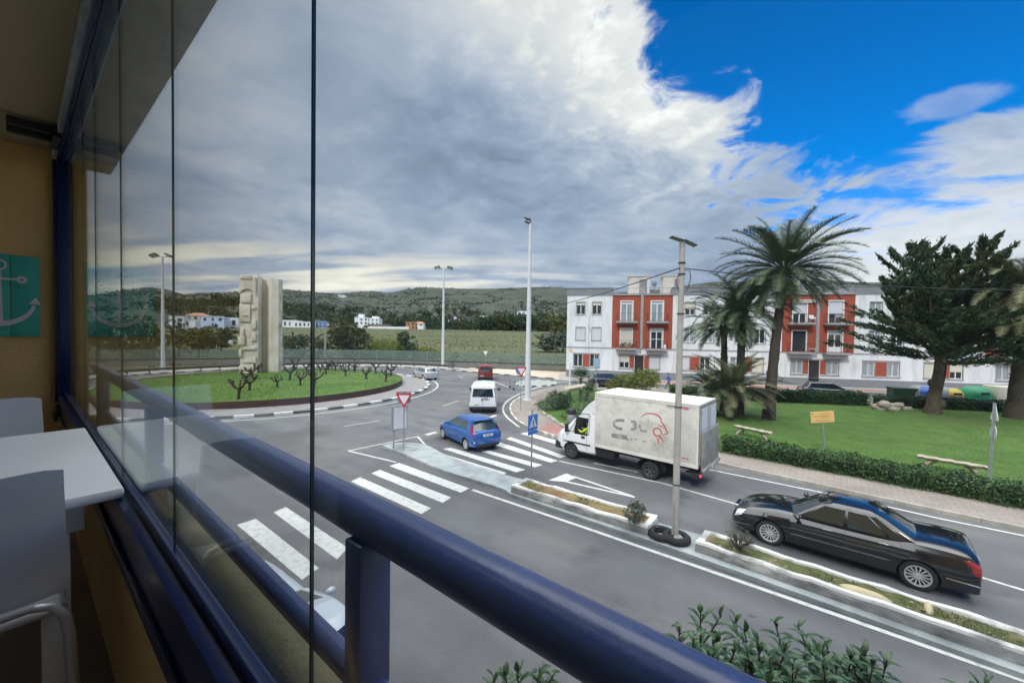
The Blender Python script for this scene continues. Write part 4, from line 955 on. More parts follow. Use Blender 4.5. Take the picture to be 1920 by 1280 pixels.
def boolwheels(o, wheels, r, w, depth=.30):
    """cut the wheel arches"""
    cut = MB()
    for (x, y) in wheels:
        y0, y1 = (y-depth+.12, y+.3) if y > 0 else (y-.3, y+depth-.12)
        cut.lathe([(r, y0), (r, y1)], 28, c=(x, 0, r*.93), axis='y')
    c = cut.build('cutter', M_under, o.parent); bpy.context.view_layer.update(); md = o.modifiers.new('b', 'BOOLEAN'); md.operation = 'DIFFERENCE'; md.object = c; md.solver = 'EXACT'
    try: md.material_mode = 'TRANSFER'
    except Exception: pass
    bpy.context.view_layer.update(); me = evalmesh(o); o.modifiers.clear()
    if len(me.polygons) > 20: o.data = me; me.polygons.foreach_set('use_smooth', [True]*len(me.polygons)); me.set_sharp_from_angle(angle=rad(35))
    bpy.data.objects.remove(c)
def wheel(par, x, y, r, w=.2, rim=M_alloy, spokes=10, rr=.68, name='wheel', twin=False, steer=0):
    sd = 1 if y > 0 else -1; b = MB(); h = w/2
    b.lathe([(r*rr, -h*.9), (r*.86, -h), (r*.96, -h*.9), (r, -h*.6), (r, h*.6), (r*.96, h*.9), (r*.86, h), (r*rr, h*.9), (r*rr*.95, 0)], 32, axis='y', closed=True)
    o = b.build(name, M_rubber, par, smooth=40); o.location = (x, y-sd*h, r); o.rotation_euler = (0, 0, steer)
    b = MB(); R = r*rr; yo = sd*h
    b.lathe([(R*1.0, yo*.92), (R*.93, yo*.98), (R*.90, yo*.75), (R*.9, 0)], 32, axis='y', closed=False) if False else b.lathe([(R, yo*.90), (R*.99, yo), (R*.90, yo*.96), (R*.86, yo*.55), (R*.92, yo*.5), (R, yo*.7)], 32, axis='y', closed=True)
    b.lathe([(R*.01, yo*.80), (R*.18, yo*.80), (R*.22, yo*.6), (R*.01, yo*.55)], 16, axis='y')
    for k in range(spokes):
        t = 2*math.pi*k/spokes; c_, s_ = math.cos(t), math.sin(t); wd = R*.95/spokes if spokes > 5 else R*.16
        P = []
        for (q, ww, yy) in ((.16, wd*.7, yo*.72), (.93, wd, yo*.88)):
            for e in (-1, 1): P.append((q*R*c_-e*ww*s_, yy, q*R*s_+e*ww*c_)); 
        V = P + [(p[0], p[1]-sd*.02, p[2]) for p in P]
        b.add(V, [(0, 1, 3, 2), (4, 6, 7, 5), (0, 2, 6, 4), (1, 5, 7, 3)])
    b.build('rim', rim, o, smooth=40)
    b = MB(); b.lathe([(R*.3, yo*.3), (R*.87, yo*.3), (R*.87, yo*.2), (R*.3, yo*.2)], 24, axis='y'); b.build('brake_disc', M_under, o, smooth=30)
    return o
def greenhouse(par, paint, glass, L0, sideseg, bev=(.05, .04), roofcrown=.04, frontgl=True, reargl=True, pill=.05, quarter=None):
    """L0: four levels (z, xf, bowf, xr, bowr, w): belt, glass foot, glass head, roof edge. sideseg: list of (frac0, frac1, is_glass)"""
    nf = 6
    def loop(lv, side):
        z, xf, bf, xr, br_, w = lv; P = []
        for k in range(nf+1): u = k/nf; P.append((xf-bf*u**2.2, side*w*(u**.9), z))
        return P
    cuts = [0.0]; gl = []
    for (a, b_, g) in sideseg: cuts.append(b_); gl.append(g)
    def sidepts(lv, side):
        z, xf, bf, xr, br_, w = lv; x0 = xf-bf; x1 = xr+br_; P = []; bulge = .018
        fr = []; 
        for i in range(len(cuts)-1):
            for k in range(4): fr.append((cuts[i]+(cuts[i+1]-cuts[i])*k/4, gl[i]))
        fr.append((1.0, gl[-1])); return [(x0+(x1-x0)*f, side*(w+bulge*math.sin(math.pi*f)), z) for f, g in fr], [g for f, g in fr][:-1]
    def rearpts(lv, side):
        z, xf, bf, xr, br_, w = lv; return [(xr+br_*(u**2.2), side*w*(u**.9), z) for u in [k/nf for k in range(nf, -1, -1)]]
    body = MB(); W = {'windscreen': MB(), 'rear_window': MB(), 'side_window': MB()}
    allr = []
    for side in (1, -1):
        rows = []; gs = None
        for lv in L0:
            sp, gs = sidepts(lv, side); rows.append(loop(lv, side)+sp[1:]+rearpts(lv, side)[1:])
        ns = len(gs); tags = ['F']*nf+[('S' if g else 'P') for g in gs]+['R']*nf
        tags[nf-1] = 'P'; tags[nf+ns] = 'P'
        for lvl in range(len(rows)-1):
            for i in range(len(rows[0])-1):
                q = [rows[lvl][i], rows[lvl][i+1], rows[lvl+1][i+1], rows[lvl+1][i]]; tg = tags[i]
                if lvl == 1 and ((tg == 'F' and frontgl) or (tg == 'R' and reargl) or tg == 'S'):
                    n = (Vector(q[1])-Vector(q[0])).cross(Vector(q[3])-Vector(q[0])).normalized()*.0
                    W[{'F': 'windscreen', 'R': 'rear_window', 'S': 'side_window'}[tg]].add(q, [(0, 1, 2, 3)])
                else: body.add(q, [(0, 1, 2, 3)])
        allr.append(rows[-1])
    # roof
    top = L0[-1]; xf, xr, w = top[1], top[3], top[5]; cxm = (xf+xr)/2
    Lp = allr[0]; n = len(Lp); K = 6; vs = []; fs = []
    for side in (1, -1):
        R_ = allr[0] if side == 1 else allr[1]; base = len(vs)
        for i in range(n):
            for k in range(K+1):
                t = k/K; p = R_[i]; s_ = 1-t; z = top[0]+roofcrown*(1-s_**2.4); x = cxm+(p[0]-cxm)*(1-t*.0); vs.append((p[0], p[1]*s_, top[0]+(z-top[0])*min(1, 4*(p[0]-xr)/(xf-xr)+.25 if True else 1)*min(1, 4*(xf-p[0])/(xf-xr)+.25)))
        for i in range(n-1):
            for k in range(K): q = base+i*(K+1)+k; fs.append((q, q+1, q+K+2, q+K+1))
    body.add(vs, fs)
    ob = body.build('roof', paint, par, smooth=60)
    bm = bmesh.new(); bm.from_mesh(ob.data); bmesh.ops.remove_doubles(bm, verts=bm.verts[:], dist=.0008); bmesh.ops.recalc_face_normals(bm, faces=bm.faces[:]); bm.to_mesh(ob.data); bm.free(); ob.data.set_sharp_from_angle(angle=rad(60))
    for k, bb in W.items():
        if bb.v:
            o = bb.build(k, glass, par, smooth=30); bm = bmesh.new(); bm.from_mesh(o.data); bmesh.ops.remove_doubles(bm, verts=bm.verts[:], dist=.0008); bmesh.ops.recalc_face_normals(bm, faces=bm.faces[:]); bm.to_mesh(o.data); bm.free(); o.data.set_sharp_from_angle(angle=rad(30))
    return ob
def plate(par, x, z, w=.52, h=.11, text='', yaw=0, y=0, tilt=0):
    b = MB(); b.box(-.006, .006, -w/2, w/2, -h/2, h/2, bev=.003); o = b.build('number_plate', M_plate, par); o.location = (x, y, z); o.rotation_euler = (0, tilt, yaw); 
    b = MB()
    r_ = random.Random(int(x*100)); xx = -w*.36
    for i in range(7):
        if i == 4: xx += w*.05
        b.box(-.0085, -.0062, xx, xx+w*.065, -h*.27, h*.27); xx += w*.095
    b.build('characters', M_signk, o); return o
def mirror(par, x, y, z, m, sc_=1.0, name='wing_mirror'):
    b = MB(); b.ico((0, 0, 0), 1, 2, 0, sq=(.07*sc_, .105*sc_, .072*sc_)); s_ = 1 if y > 0 else -1; b.tube([(0, -s_*.08*sc_, -.03), (0, -s_*.19*sc_, -.06)], .025, 6); o = b.build(name, m, par, smooth=50); o.location = (x, y, z); return o
def car_at(name, label, pf, pr, inset, cat='car', wb=None, group=None):
    """root between the wheels, from the near-side front and rear tyre contact points (world); inset = half track toward the right of travel (+) or left(-)"""
    pf, pr = Vector(pf[:2]), Vector(pr[:2]); d = (pf-pr).normalized(); left_ = Vector((-d.y, d.x)); mid = (pf+pr)/2; c = mid-left_*inset
    return thing(name, label, cat, (c.x, c.y, 0), math.atan2(d.y, d.x), group)
# ---- black saloon
WB = 2.854; t = car_at('parked_car', 'black four door saloon with silver multi spoke wheels beside the median planter', G(1442, 1021), G(1720, 1106), .86)
st = [(-2.40, .36, .60, .52, .55, .56, .02), (-2.37, .25, .80, .78, .76, .86, .02), (-2.30, .22, .87, .90, .84, 1.02, .02), (-2.0, .20, .905, .93, .86, 1.07, .03), (-1.43, .20, .912, .94, .84, 1.05, .04), (-.9, .19, .912, .93, .82, 1.0, .03), (0, .19, .912, .91, .82, .97, .03),
      (.75, .19, .912, .89, .83, .96, .03), (1.05, .19, .912, .87, .84, .95, .05), (1.43, .20, .905, .83, .83, .91, .07), (1.95, .21, .88, .76, .78, .82, .06), (2.2, .22, .83, .68, .70, .73, .04), (2.33, .25, .74, .58, .62, .62, .03), (2.40, .33, .60, .50, .52, .52, .01)]
L_ = Loft(st, carring); body = L_.mesh(5).build('body', M_black, t, smooth=35)
WH = [(WB/2, .9), (-WB/2, .9), (WB/2, -.9), (-WB/2, -.9)]; boolwheels(body, WH, .365, .2)
for x, y in WH: wheel(t, x, y*.975, .325, .215, M_alloy, 14, .71)
greenhouse(t, M_black, M_cglass, [(.93, 1.12, .20, -1.72, .16, .80), (.99, 1.02, .22, -1.60, .16, .785), (1.345, .46, .16, -.96, .16, .635), (1.40, .26, .12, -.78, .12, .56)],
           [(0, .03, 0), (.03, .40, 1), (.40, .44, 0), (.44, .76, 1), (.76, .79, 0), (.79, .91, 1), (.91, 1, 0)], roofcrown=.075)
for sd in (1, -1):
    b = MB(); L_.line(b, [(L_.uofx(-.95), 3.5), (L_.uofx(.95), 3.5)], sd, .011, .004, 12); b.build('chrome_strip', M_chrome, t)
    b = MB(); L_.line(b, [(L_.uofx(-2.36), 3.2), (L_.uofx(-1.85), 3.3)], sd, .010, .004, 8); L_.line(b, [(L_.uofx(1.85), 3.2), (L_.uofx(2.3), 3.1)], sd, .010, .004, 8); b.build('bumper_strip', M_chrome, t)
    b = MB(); L_.patch(b, .7, 2.7, 4.0, 6.3, sd, .010, corners=[(.6, 3.9), (2.25, 4.3), (2.75, 6.2), (1.1, 6.4)]); b.build('taillight', M_tail, t, smooth=40)
    b = MB(); L_.patch(b, 0, 0, 0, 0, sd, .012, corners=[(L_.uofx(2.30), 4.6), (L_.uofx(2.10), 4.7), (L_.uofx(2.0), 6.5), (L_.uofx(2.24), 6.9)]); b.build('headlight', M_lamp, t, smooth=40)
    for xh in (.12, -.92):
        b = MB(); P = [L_.pt(L_.uofx(xh+k*.055), 5.0, sd)+L_.nrm(L_.uofx(xh+k*.055), 5.0, sd)*(.028 if 0 < k < 3 else .008) for k in range(4)]; b.tube(P, .012, 6); b.build('door_handle', M_chrome, t, smooth=50)
    mirror(t, .80, sd*.99, 1.0, M_black)
    for xs in (.98, -.12, -1.12):
        b = MB(); L_.line(b, [(L_.uofx(xs), 1.8), (L_.uofx(xs-.02), 5.8)], sd, .005, 0.0, 8); b.build('door_seam', M_under, t)
plate(t, -2.405, .78); b = MB(); b.box(2.30, 2.42, -.28, .28, .42, .66, bev=.03); b.build('grille', M_chrome, t)
# steering wheel and seats seen faintly
# ---- blue hatchback
pfr, prr = G(832.5, 822), G(875, 843.5); t = car_at('hatchback_car', 'bright blue three door hatchback driving over the zebra crossing', pfr, prr, .74); WB = 2.49
st = [(-1.95, .38, .55, .56, .52, .62, .02), (-1.92, .28, .72, .74, .70, .86, .02), (-1.84, .24, .80, .86, .76, .95, .02), (-1.5, .22, .845, .95, .78, 1.0, .02), (-1.1, .21, .855, .95, .77, 1.0, .02), (-.3, .20, .855, .92, .77, .98, .02), (.5, .20, .855, .88, .77, .95, .03),
      (.95, .20, .855, .86, .79, .94, .05), (1.25, .21, .845, .82, .77, .89, .06), (1.6, .22, .80, .74, .72, .79, .05), (1.85, .24, .70, .62, .62, .66, .03), (1.95, .34, .55, .50, .48, .52, .01)]
L_ = Loft(st, carring); body = L_.mesh(5).build('body', M_blue, t, smooth=35); WH = [(WB/2, .84), (-WB/2, .84), (WB/2, -.84), (-WB/2, -.84)]; boolwheels(body, WH, .335, .2)
for x, y in WH: wheel(t, x, y*.985, .295, .185, M_alloy, 9, .70)
greenhouse(t, M_blue, M_cglassg, [(.93, 1.10, .18, -1.86, .16, .765), (1.0, 1.0, .20, -1.80, .18, .755), (1.38, .20, .16, -1.52, .16, .60), (1.44, .02, .12, -1.55, .15, .56)],
           [(0, .04, 0), (.04, .46, 1), (.46, .50, 0), (.50, .84, 1), (.84, 1, 0)], roofcrown=.045)
for sd in (1, -1):
    b = MB(); L_.patch(b, 0, 0, 0, 0, sd, .012, corners=[(.9, 4.9), (2.3, 5.3), (2.9, 7.0), (2.0, 7.4)]); b.build('taillight', M_tail, t, smooth=40)
    b = MB(); b.plate([(-1.80, sd*.725, .93), (-1.60, sd*.765, .92), (-1.52, sd*.655, 1.24), (-1.63, sd*.625, 1.22)], (-.2, sd, .3), .022); b.build('upper_taillight', M_tail, t, smooth=30)
    b = MB(); L_.patch(b, 0, 0, 0, 0, sd, .010, corners=[(L_.uofx(1.78), 4.8), (L_.uofx(1.45), 5.6), (L_.uofx(1.35), 7.0), (L_.uofx(1.7), 6.6)]); b.build('headlight', M_lamp, t, smooth=40)
    mirror(t, .72, sd*.92, .98, M_blue, .9)
    b = MB(); L_.line(b, [(L_.uofx(.85), 1.8), (L_.uofx(.9), 5.8)], sd, .006, 0, 8); L_.line(b, [(L_.uofx(-.42), 5.8), (L_.uofx(-.40), 3.4), (L_.uofx(-.25), 1.8)], sd, .006, 0, 8); L_.line(b, [(L_.uofx(-.25), 1.8), (L_.uofx(.85), 1.8)], sd, .006, 0, 8); b.build('door_seam', M_under, t)
    b = MB(); L_.line(b, [(L_.uofx(-.32), 4.9), (L_.uofx(-.15), 4.9)], sd, .013, .016, 4); b.build('door_handle', M_blue, t)
    b = MB(); L_.patch(b, 0, 0, 0, 0, sd, .008, corners=[(.9, 3.4), (1.4, 3.4), (1.4, 3.9), (.9, 3.9)]); b.build('reflector', M_lamp, t)
plate(t, -1.945, .78); b = MB(); b.box(-1.96, -1.80, -.62, .62, .24, .40, bev=.03); b.build('bumper', M_plastic, t)
b = MB(); b.box(-1.66, -1.48, -.56, .56, 1.43, 1.462, bev=.012); b.build('spoiler', M_blue, t, smooth=40); b = MB(); b.tube([(-1.86, 0, 1.03), (-1.84, -.3, 1.12)], .008, 5); b.build('wiper', M_plastic, t)
# ---- silver hatchback
def small_car(label, loc, rz, paint, name='hatchback_car', ht=1.43, ln=4.0, glass=M_cglassg, suv=False, rails=False, group=None, gs=0.0, rk=0.0):
    t = thing(name, label, 'car', loc, rz, group); k = ln/3.9; h = ht/1.44; z0 = .02 if not suv else .08
    S = [(-1.95, .38, .55, .56, .52, .62, .02), (-1.92, .28, .72, .74, .70, .86, .02), (-1.84, .24, .80, .86, .76, .93, .02), (-1.5, .22, .83, .90, .77, .95, .02), (-1.1, .21, .84, .90, .76, .95, .02), (-.3, .20, .84, .88, .76, .94, .02), (.5, .20, .84, .86, .76, .93, .03),
         (.95, .20, .84, .84, .78, .92, .05), (1.25, .21, .83, .80, .76, .87, .06), (1.6, .22, .79, .74, .71, .79, .05), (1.85, .24, .70, .62, .62, .66, .03), (1.95, .34, .55, .50, .48, .52, .01)]
    S = [(q[0]*k, q[1]+z0, q[2]*(1.07 if suv else 1), q[3]*h+z0*.5, q[4]*(1.07 if suv else 1), q[5]*h+z0*.5, q[6]) for q in S]
    S = [((q[0]-gs if 6 <= n_i <= 7 else q[0]),)+tuple(q[1:]) for n_i, q in enumerate(S)]
    L2 = Loft(S, carring); body = L2.mesh(4).build('body', paint, t, smooth=35); wx = 1.25*k; wy = .83*(1.07 if suv else 1); WH = [(wx, wy), (-wx, wy), (wx, -wy), (-wx, -wy)]; R_ = .34 if suv else .30; boolwheels(body, WH, R_+.045, .2)
    for x, y in WH: wheel(t, x, y*.985, R_, .19, M_alloy, 8, .7)
    wq = 1.07 if suv else 1
    greenhouse(t, paint, glass, [(.91*h+z0*.5, 1.05*k-gs, .18, -1.86*k, .14, .755*wq), (.97*h+z0*.5, .95*k-gs, .20, -1.80*k, .16, .745*wq), (1.36*h, .30*k-gs-rk, .16, -1.55*k, .15, .60*wq), (1.42*h, .12*k-gs-rk, .12, -1.48*k, .14, .55*wq)],
               [(0, .04, 0), (.04, .36, 1), (.36, .39, 0), (.39, .68, 1), (.68, .72, 0), (.72, .90, 1), (.90, 1, 0)], roofcrown=.04)
    for sd in (1, -1):
        b = MB(); L2.patch(b, 0, 0, 0, 0, sd, .012, corners=[(.8, 4.8), (2.1, 5.2), (2.5, 6.8), (1.6, 7.2)]); b.build('taillight', M_tail, t, smooth=40)
        b = MB(); L2.patch(b, 0, 0, 0, 0, sd, .010, corners=[(L2.uofx(1.80*k), 4.8), (L2.uofx(1.5*k), 5.6), (L2.uofx(1.4*k), 6.8), (L2.uofx(1.72*k), 6.5)]); b.build('headlight', M_lamp, t, smooth=40)
        mirror(t, .72*k-gs-rk, sd*.95*wq, .98*h, paint, .9)
        b = MB()
        for xs in (.85, -.15, -.95): L2.line(b, [(L2.uofx(xs*k), 1.8), (L2.uofx((xs-.02)*k), 5.8)], sd, .006, 0, 6)
        b.build('door_seam', M_under, t)
        b = MB(); L2.line(b, [(L2.uofx(-1.0*k), 3.6), (L2.uofx(.9*k), 3.6)], sd, .014, .003, 8); b.build('side_strip', M_plastic, t)
        if rails: b = MB(); b.tube([(-1.3*k, sd*.55, 1.43*h), (-1.2*k, sd*.55, 1.50*h), (-.1*k, sd*.55, 1.52*h), (.05*k, sd*.55, 1.45*h)], .02, 6); b.build('roof_rail', M_plastic, t)
    plate(t, -1.955*k, .74*h); b = MB(); b.box(-1.97*k, -1.80*k, -.62, .62, .26, .40, bev=.03); b.build('bumper', M_plastic if suv else paint, t)
    return t
q0, q1, q2 = G(780.5, 708.5), G(795, 712), G(817, 711.5); d = Vector((-.62, .78)).normalized(); c = (Vector(q1[:2])+Vector(q2[:2]))/2+d*1.25
small_car('silver hatchback circling the roundabout beyond the grass island', (c.x, c.y, 0), math.atan2(d.y, d.x), M_silver, ht=1.40, ln=3.75)
q = G(1142, 729); small_car('dark navy estate car parked behind the yellow green shrub', (q.x+.3, q.y+1.1, 0), BA+math.pi+.12-math.pi, M_navy, 'parked_car', 1.62, 4.5, M_cglass, True, True)
q = G(1548, 741); small_car('black hatchback parked in the street behind the back hedge', (q.x-1.0, q.y-1.5, 0), BA, M_navy, 'parked_car', 1.46, 4.5, M_cglass)
q = street(62, -7.5); 
small_car('white car just visible at the end of the street past the big palm', (q.x-4, q.y+1.0, 0), BA, M_wvan, 'parked_car', 1.5, 4.2, M_cglass)
# cars parked under the balcony
d = Vector((-.785, .62)); dr_ = math.atan2(d.y, d.x)
q = G(632, 1135, 1.0); ln_ = Vector((-d.y, d.x))
d2 = Vector((math.cos(rad(142.5)), math.sin(rad(142.5)))); c = Vector((-3.95, 6.43)) + d2*.28 + Vector((.62, .785))*.12
small_car('silver white hatchback parked below the balcony next to the zebra crossing', (c.x, c.y, 0), rad(141.7), mat('pearl_paint', (.50, .57, .64), .3, coat=.8), 'parked_car', 1.40, 4.8, M_cglass, gs=1.0, rk=.28)
e = G(764, 1246, 1.35); c = Vector(e[:2]) - d*.55 + ln_*.35
small_car('dark grey car parked below the balcony behind the silver one', (c.x-d.x*1.1, c.y-d.y*1.1, 0), dr_, M_grey, 'parked_car', 1.46, 4.0, M_cglass)
# ---- panel vans (tall loft)
def vanring(q):
    x, zb, w, zm, wt, zt = q
    return [(x, 0, zb), (x, w*.85, zb), (x, w*.97, zb+.07), (x, w, zb+.3), (x, w*1.0, zm-.35), (x, w*.985, zm), (x, w*.985-(w*.985-wt)*.25, zm+(zt-zm)*.35), (x, wt+(w-wt)*.18, zm+(zt-zm)*.75), (x, wt, zm+(zt-zm)*.93), (x, wt*.8, zt), (x, 0, zt+.03)]
def van(label, loc, rz, paint, H_=1.95, ln=4.8, w=.95, split=True, lamps=True):
    t = thing('van', label, 'van', loc, rz); hl = ln/2; k = ln/4.8; hz_ = H_/1.95
    S = [(-hl, .42, w*.93, 1.05, w*.80, H_*.955), (-hl+.05, .34, w*.97, 1.05, w*.83, H_*.985), (-hl+.3, .28, w, 1.06, w*.84, H_), (-.8*k, .26, w, 1.06, w*.84, H_), (.4*k, .26, w, 1.06, w*.84, H_*.99), (.85*k, .26, w, 1.06, w*.80, H_*.96), (1.25*k, .26, w, 1.06, w*.74, H_*.80), (1.62*k, .27, w*.99, 1.02, w*.78, H_*.60), (2.05*k, .29, w*.94, .84, w*.72, H_*.50), (2.3*k, .32, w*.84, .66, w*.66, H_*.40), (hl, .40, w*.66, .56, w*.5, .60)]
    L2 = Loft(S, vanring); body = L2.mesh(4).build('body', paint, t, smooth=35); wx = 1.55*k; WH = [(wx, w), (-wx+.1, w), (wx, -w), (-wx+.1, -w)]; boolwheels(body, WH, .36, .2)
    for x, y in WH: wheel(t, x, y*.985, .315, .2, M_steelrim, 8, .6)
    xr = -hl
    for q_ in ([(-1, 1)] if not split else [(-1, -.04), (.04, 1)]):
        wt_ = w*.74 if not split else w*.70
        b = MB(); a0, a1 = q_; b.plate([(xr-.012, a0*wt_*(1.03), H_*.60), (xr-.012, a1*wt_*1.03, H_*.60), (xr+.012, a1*wt_*.93, H_*.885), (xr+.012, a0*wt_*.93, H_*.885)], (-1, 0, 0), .012); b.build('rear_window', M_cglass, t)
    b = MB(); b.box(xr-.010, xr+.02, -.006, .006, .45, H_*.93); b.build('door_seam', M_under, t)
    b = MB(); b.box(xr-.04, xr, .02, .10, H_*.46, H_*.54, bev=.01); b.build('door_handle', M_plastic, t)
    b = MB(); b.box(xr-.10, xr+.25, -w*.985, w*.985, .30, .50, bev=.05); b.build('bumper', M_plastic, t, smooth=40)
    for sd in (1, -1):
        b = MB()
        L2.patch(b, 0, 0, 0, 0, sd, .014, corners=[(.0, 4.2), (.95, 4.2), (.95, 5.9), (.0, 5.9)]); b.build('taillight', M_tail, t, smooth=40)
        b = MB(); L2.patch(b, 0, 0, 0, 0, sd, .012, corners=[(.0, 5.95), (.9, 5.95), (.9, 7.6), (.0, 7.6)]); b.build('upper_taillight', M_plastic, t, smooth=40)
        b = MB(); L2.patch(b, 0, 0, 0, 0, sd, .010, corners=[(L2.uofx(.45*k), 5.3), (L2.uofx(1.25*k), 5.3), (L2.uofx(.95*k), 7.4), (L2.uofx(.45*k), 7.6)]); b.build('side_window', M_cglass, t, smooth=40)
        mirror(t, 1.05*k, sd*(w+.14), 1.22, M_plastic, 1.3)
    b = MB(); L2.patch(b, 0, 0, 0, 0, 1, .010, corners=[(L2.uofx(1.55*k), 8.2), (L2.uofx(1.0*k), 8.6), (L2.uofx(1.0*k), 9.99), (L2.uofx(1.55*k), 9.99)]); L2.patch(b, 0, 0, 0, 0, -1, .010, corners=[(L2.uofx(1.55*k), 8.2), (L2.uofx(1.0*k), 8.6), (L2.uofx(1.0*k), 9.99), (L2.uofx(1.55*k), 9.99)]); b.build('windscreen', M_cglass, t, smooth=40)
    plate(t, xr-.012, .62, .42, y=w*.45); return t
hv = rad(90+1.5); q = G(906, 770.5); vt = van('white panel van seen from behind on the roundabout entry', (q.x+math.cos(hv)*1.45, q.y+math.sin(hv)*1.45, 0), hv, M_wvan, 1.95, 4.8, .95, False)
b = MB(); b.box(-2.428, -2.41, -.12, -.05, 1.02, 1.10, bev=.004); b.build('door_logo', M_logo, vt)
b = MB()
for i, (y_, l_, z_) in enumerate([(-.15, .22, 1.05), (-.08, .42, .96)]):
    for k in range(int(l_/.05)): b.box(-2.425, -2.41, y_-.05*k-.035, y_-.05*k, z_, z_+.035+.02*(k % 2))
b.build('lettering', M_signk, vt)
q = G(902, 720); hr_ = rad(94); van('dark red small van ahead of the white van', (q.x+.15, q.y+4.6, 0), hr_, M_red, 1.82, 4.2, .86, True)
# ---- box truck
tf, tr_ = G(1070, 860), G(1219, 898); t = car_at('box_truck', 'white box truck with worn grey letters and a red goat head outline at the crossing', tf, tr_, .93, 'truck'); WBT = (Vector(tf[:2])-Vector(tr_[:2])).length; fx = WBT/2
def cabring(q):
    x, zb, w, zm, wt, zt = q
    return [(x, 0, zb), (x, w*.9, zb), (x, w*.985, zb+.08), (x, w, zb+.35), (x, w, zm-.25), (x, w*.985, zm), (x, w*.985-(w*.985-wt)*.3, zm+(zt-zm)*.35), (x, wt+(w-wt)*.15, zm+(zt-zm)*.78), (x, wt, zm+(zt-zm)*.94), (x, wt*.8, zt), (x, 0, zt+.03)]
cw = .95
S = [(fx-1.22, .42, cw, 1.20, cw*.88, 2.18), (fx-.9, .40, cw, 1.20, cw*.88, 2.20), (fx-.68, .40, cw, 1.20, cw*.87, 2.20), (fx-.42, .40, cw, 1.20, cw*.84, 2.14), (fx-.12, .40, cw, 1.20, cw*.82, 1.88), (fx+.22, .40, cw, 1.18, cw*.86, 1.50), (fx+.52, .40, cw*.98, 1.10, cw*.80, 1.27), (fx+.72, .42, cw*.93, 1.0, cw*.74, 1.12), (fx+.80, .46, cw*.84, .84, cw*.66, .94), (fx+.84, .55, cw*.7, .72, cw*.5, .78)]
LC = Loft(S, cabring); body = LC.mesh(5).build('cab', M_wvan, t, smooth=35); boolwheels(body, [(fx, cw), (fx, -cw)], .40, .2, .42)
cv = MB(); cv.box(fx-.84, fx-.16, .10, 1.3, 1.18, 1.93); cv = cv.build('cutter', M_under, t); bpy.context.view_layer.update(); md = body.modifiers.new('b', 'BOOLEAN'); md.operation = 'DIFFERENCE'; md.object = cv; md.solver = 'EXACT'; md.material_mode = 'TRANSFER'
bpy.context.view_layer.update(); me = evalmesh(body); body.modifiers.clear(); body.data = me; me.polygons.foreach_set('use_smooth', [True]*len(me.polygons)); me.set_sharp_from_angle(angle=rad(35)); bpy.data.objects.remove(cv)
TRUCK = t
# hollow look: window patches of dark glass, driver's window clear
for sd in (1, -1):
    C_ = [(LC.uofx(fx+.18), 5.3), (LC.uofx(fx-.90), 5.15), (LC.uofx(fx-.90), 7.9), (LC.uofx(fx-.30), 7.9)]
    b = MB(); LC.patch(b, 0, 0, 0, 0, sd, .012, corners=C_, nu=10); b.build('side_window', M_cglass if sd < 0 else M_glass, t, smooth=40)
    b = MB(); LC.line(b, [C_[0], C_[1], C_[2], C_[3], C_[0]], sd, .014, .006, 8); LC.line(b, [(LC.uofx(fx-.12), 5.3), (LC.uofx(fx-.26), 7.8)], sd, .012, .012, 8); b.build('window_seal', M_plastic, t)
    b = MB(); LC.line(b, [(LC.uofx(fx-.80), 1.8), (LC.uofx(fx-.80), 8)], sd, .007, 0, 8); LC.line(b, [(LC.uofx(fx+.40), 5.0), (LC.uofx(fx+.42), 2.9)], sd, .007, 0, 8); b.build('door_seam', M_under, t)
    b = MB(); LC.patch(b, 0, 0, 0, 0, sd, .02, corners=[(LC.uofx(fx+.36), 3.0), (LC.uofx(fx-1.0), 3.0), (LC.uofx(fx-1.0), 3.35), (LC.uofx(fx+.38), 3.35)]); b.build('side_moulding', M_plastic, t)
    b = MB(); P = [LC.pt(LC.uofx(fx-.62), 4.55, sd), LC.pt(LC.uofx(fx-.62), 4.55, sd)]; p = P[0]; b.box(p.x-.09, p.x+.09, p.y-.02, p.y+.03, p.z-.05, p.z+.06, bev=.01); b.build('door_handle', M_plastic, t)
    b = MB(); b.box(-.06, .06, -.09, .09, -.19, .19, bev=.03); b.tube([(0, -sd*.05, -.12), (-.02, -sd*.22, -.16)], .03, 6); o = b.build('wing_mirror', M_plastic, t, smooth=40); o.location = (fx+.14, sd*(cw+.15), 1.42)
    b = MB(); LC.patch(b, 0, 0, 0, 0, sd, .012, corners=[(LC.uofx(fx+.80), 4.2), (LC.uofx(fx+.62), 4.6), (LC.uofx(fx+.55), 6.3), (LC.uofx(fx+.74), 6.2)]); b.build('headlight', M_lamp, t, smooth=40)
b = MB()
for sd in (1, -1): LC.patch(b, 0, 0, 0, 0, sd, .012, corners=[(LC.uofx(fx+.28), 8.4), (LC.uofx(fx-.38), 8.4), (LC.uofx(fx-.38), 9.99), (LC.uofx(fx+.28), 9.99)])
b.build('windscreen', M_cglass, t, smooth=40)
b = MB(); b.box(fx+.50, fx+.88, -cw*.97, cw*.97, .36, .70, bev=.07); b.build('bumper', M_plastic, t, smooth=40)
# wind deflector
b = MB(); vs = []; fs = []
prof = [(fx-.42, 2.20), (fx-.56, 2.40), (fx-.76, 2.62), (fx-1.0, 2.80), (fx-1.22, 2.90)]
for (x, z) in prof:
    for k in range(9): u = -1+k/4; vs.append((x, u*.86*(1-.06*abs(u)), z-.10*abs(u)**3))
for i in range(4):
    for k in range(8): a = i*9+k; fs.append((a, a+1, a+10, a+9))
for s_ in (0, 8): vs_ = [i*9+s_ for i in range(5)]; n0 = len(vs); vs.append((fx-1.22, vs[s_][1], 2.2)); fs.append(tuple(vs_+[n0]))
b.add(vs, fs); b.build('wind_deflector', M_wvan, t, smooth=50)
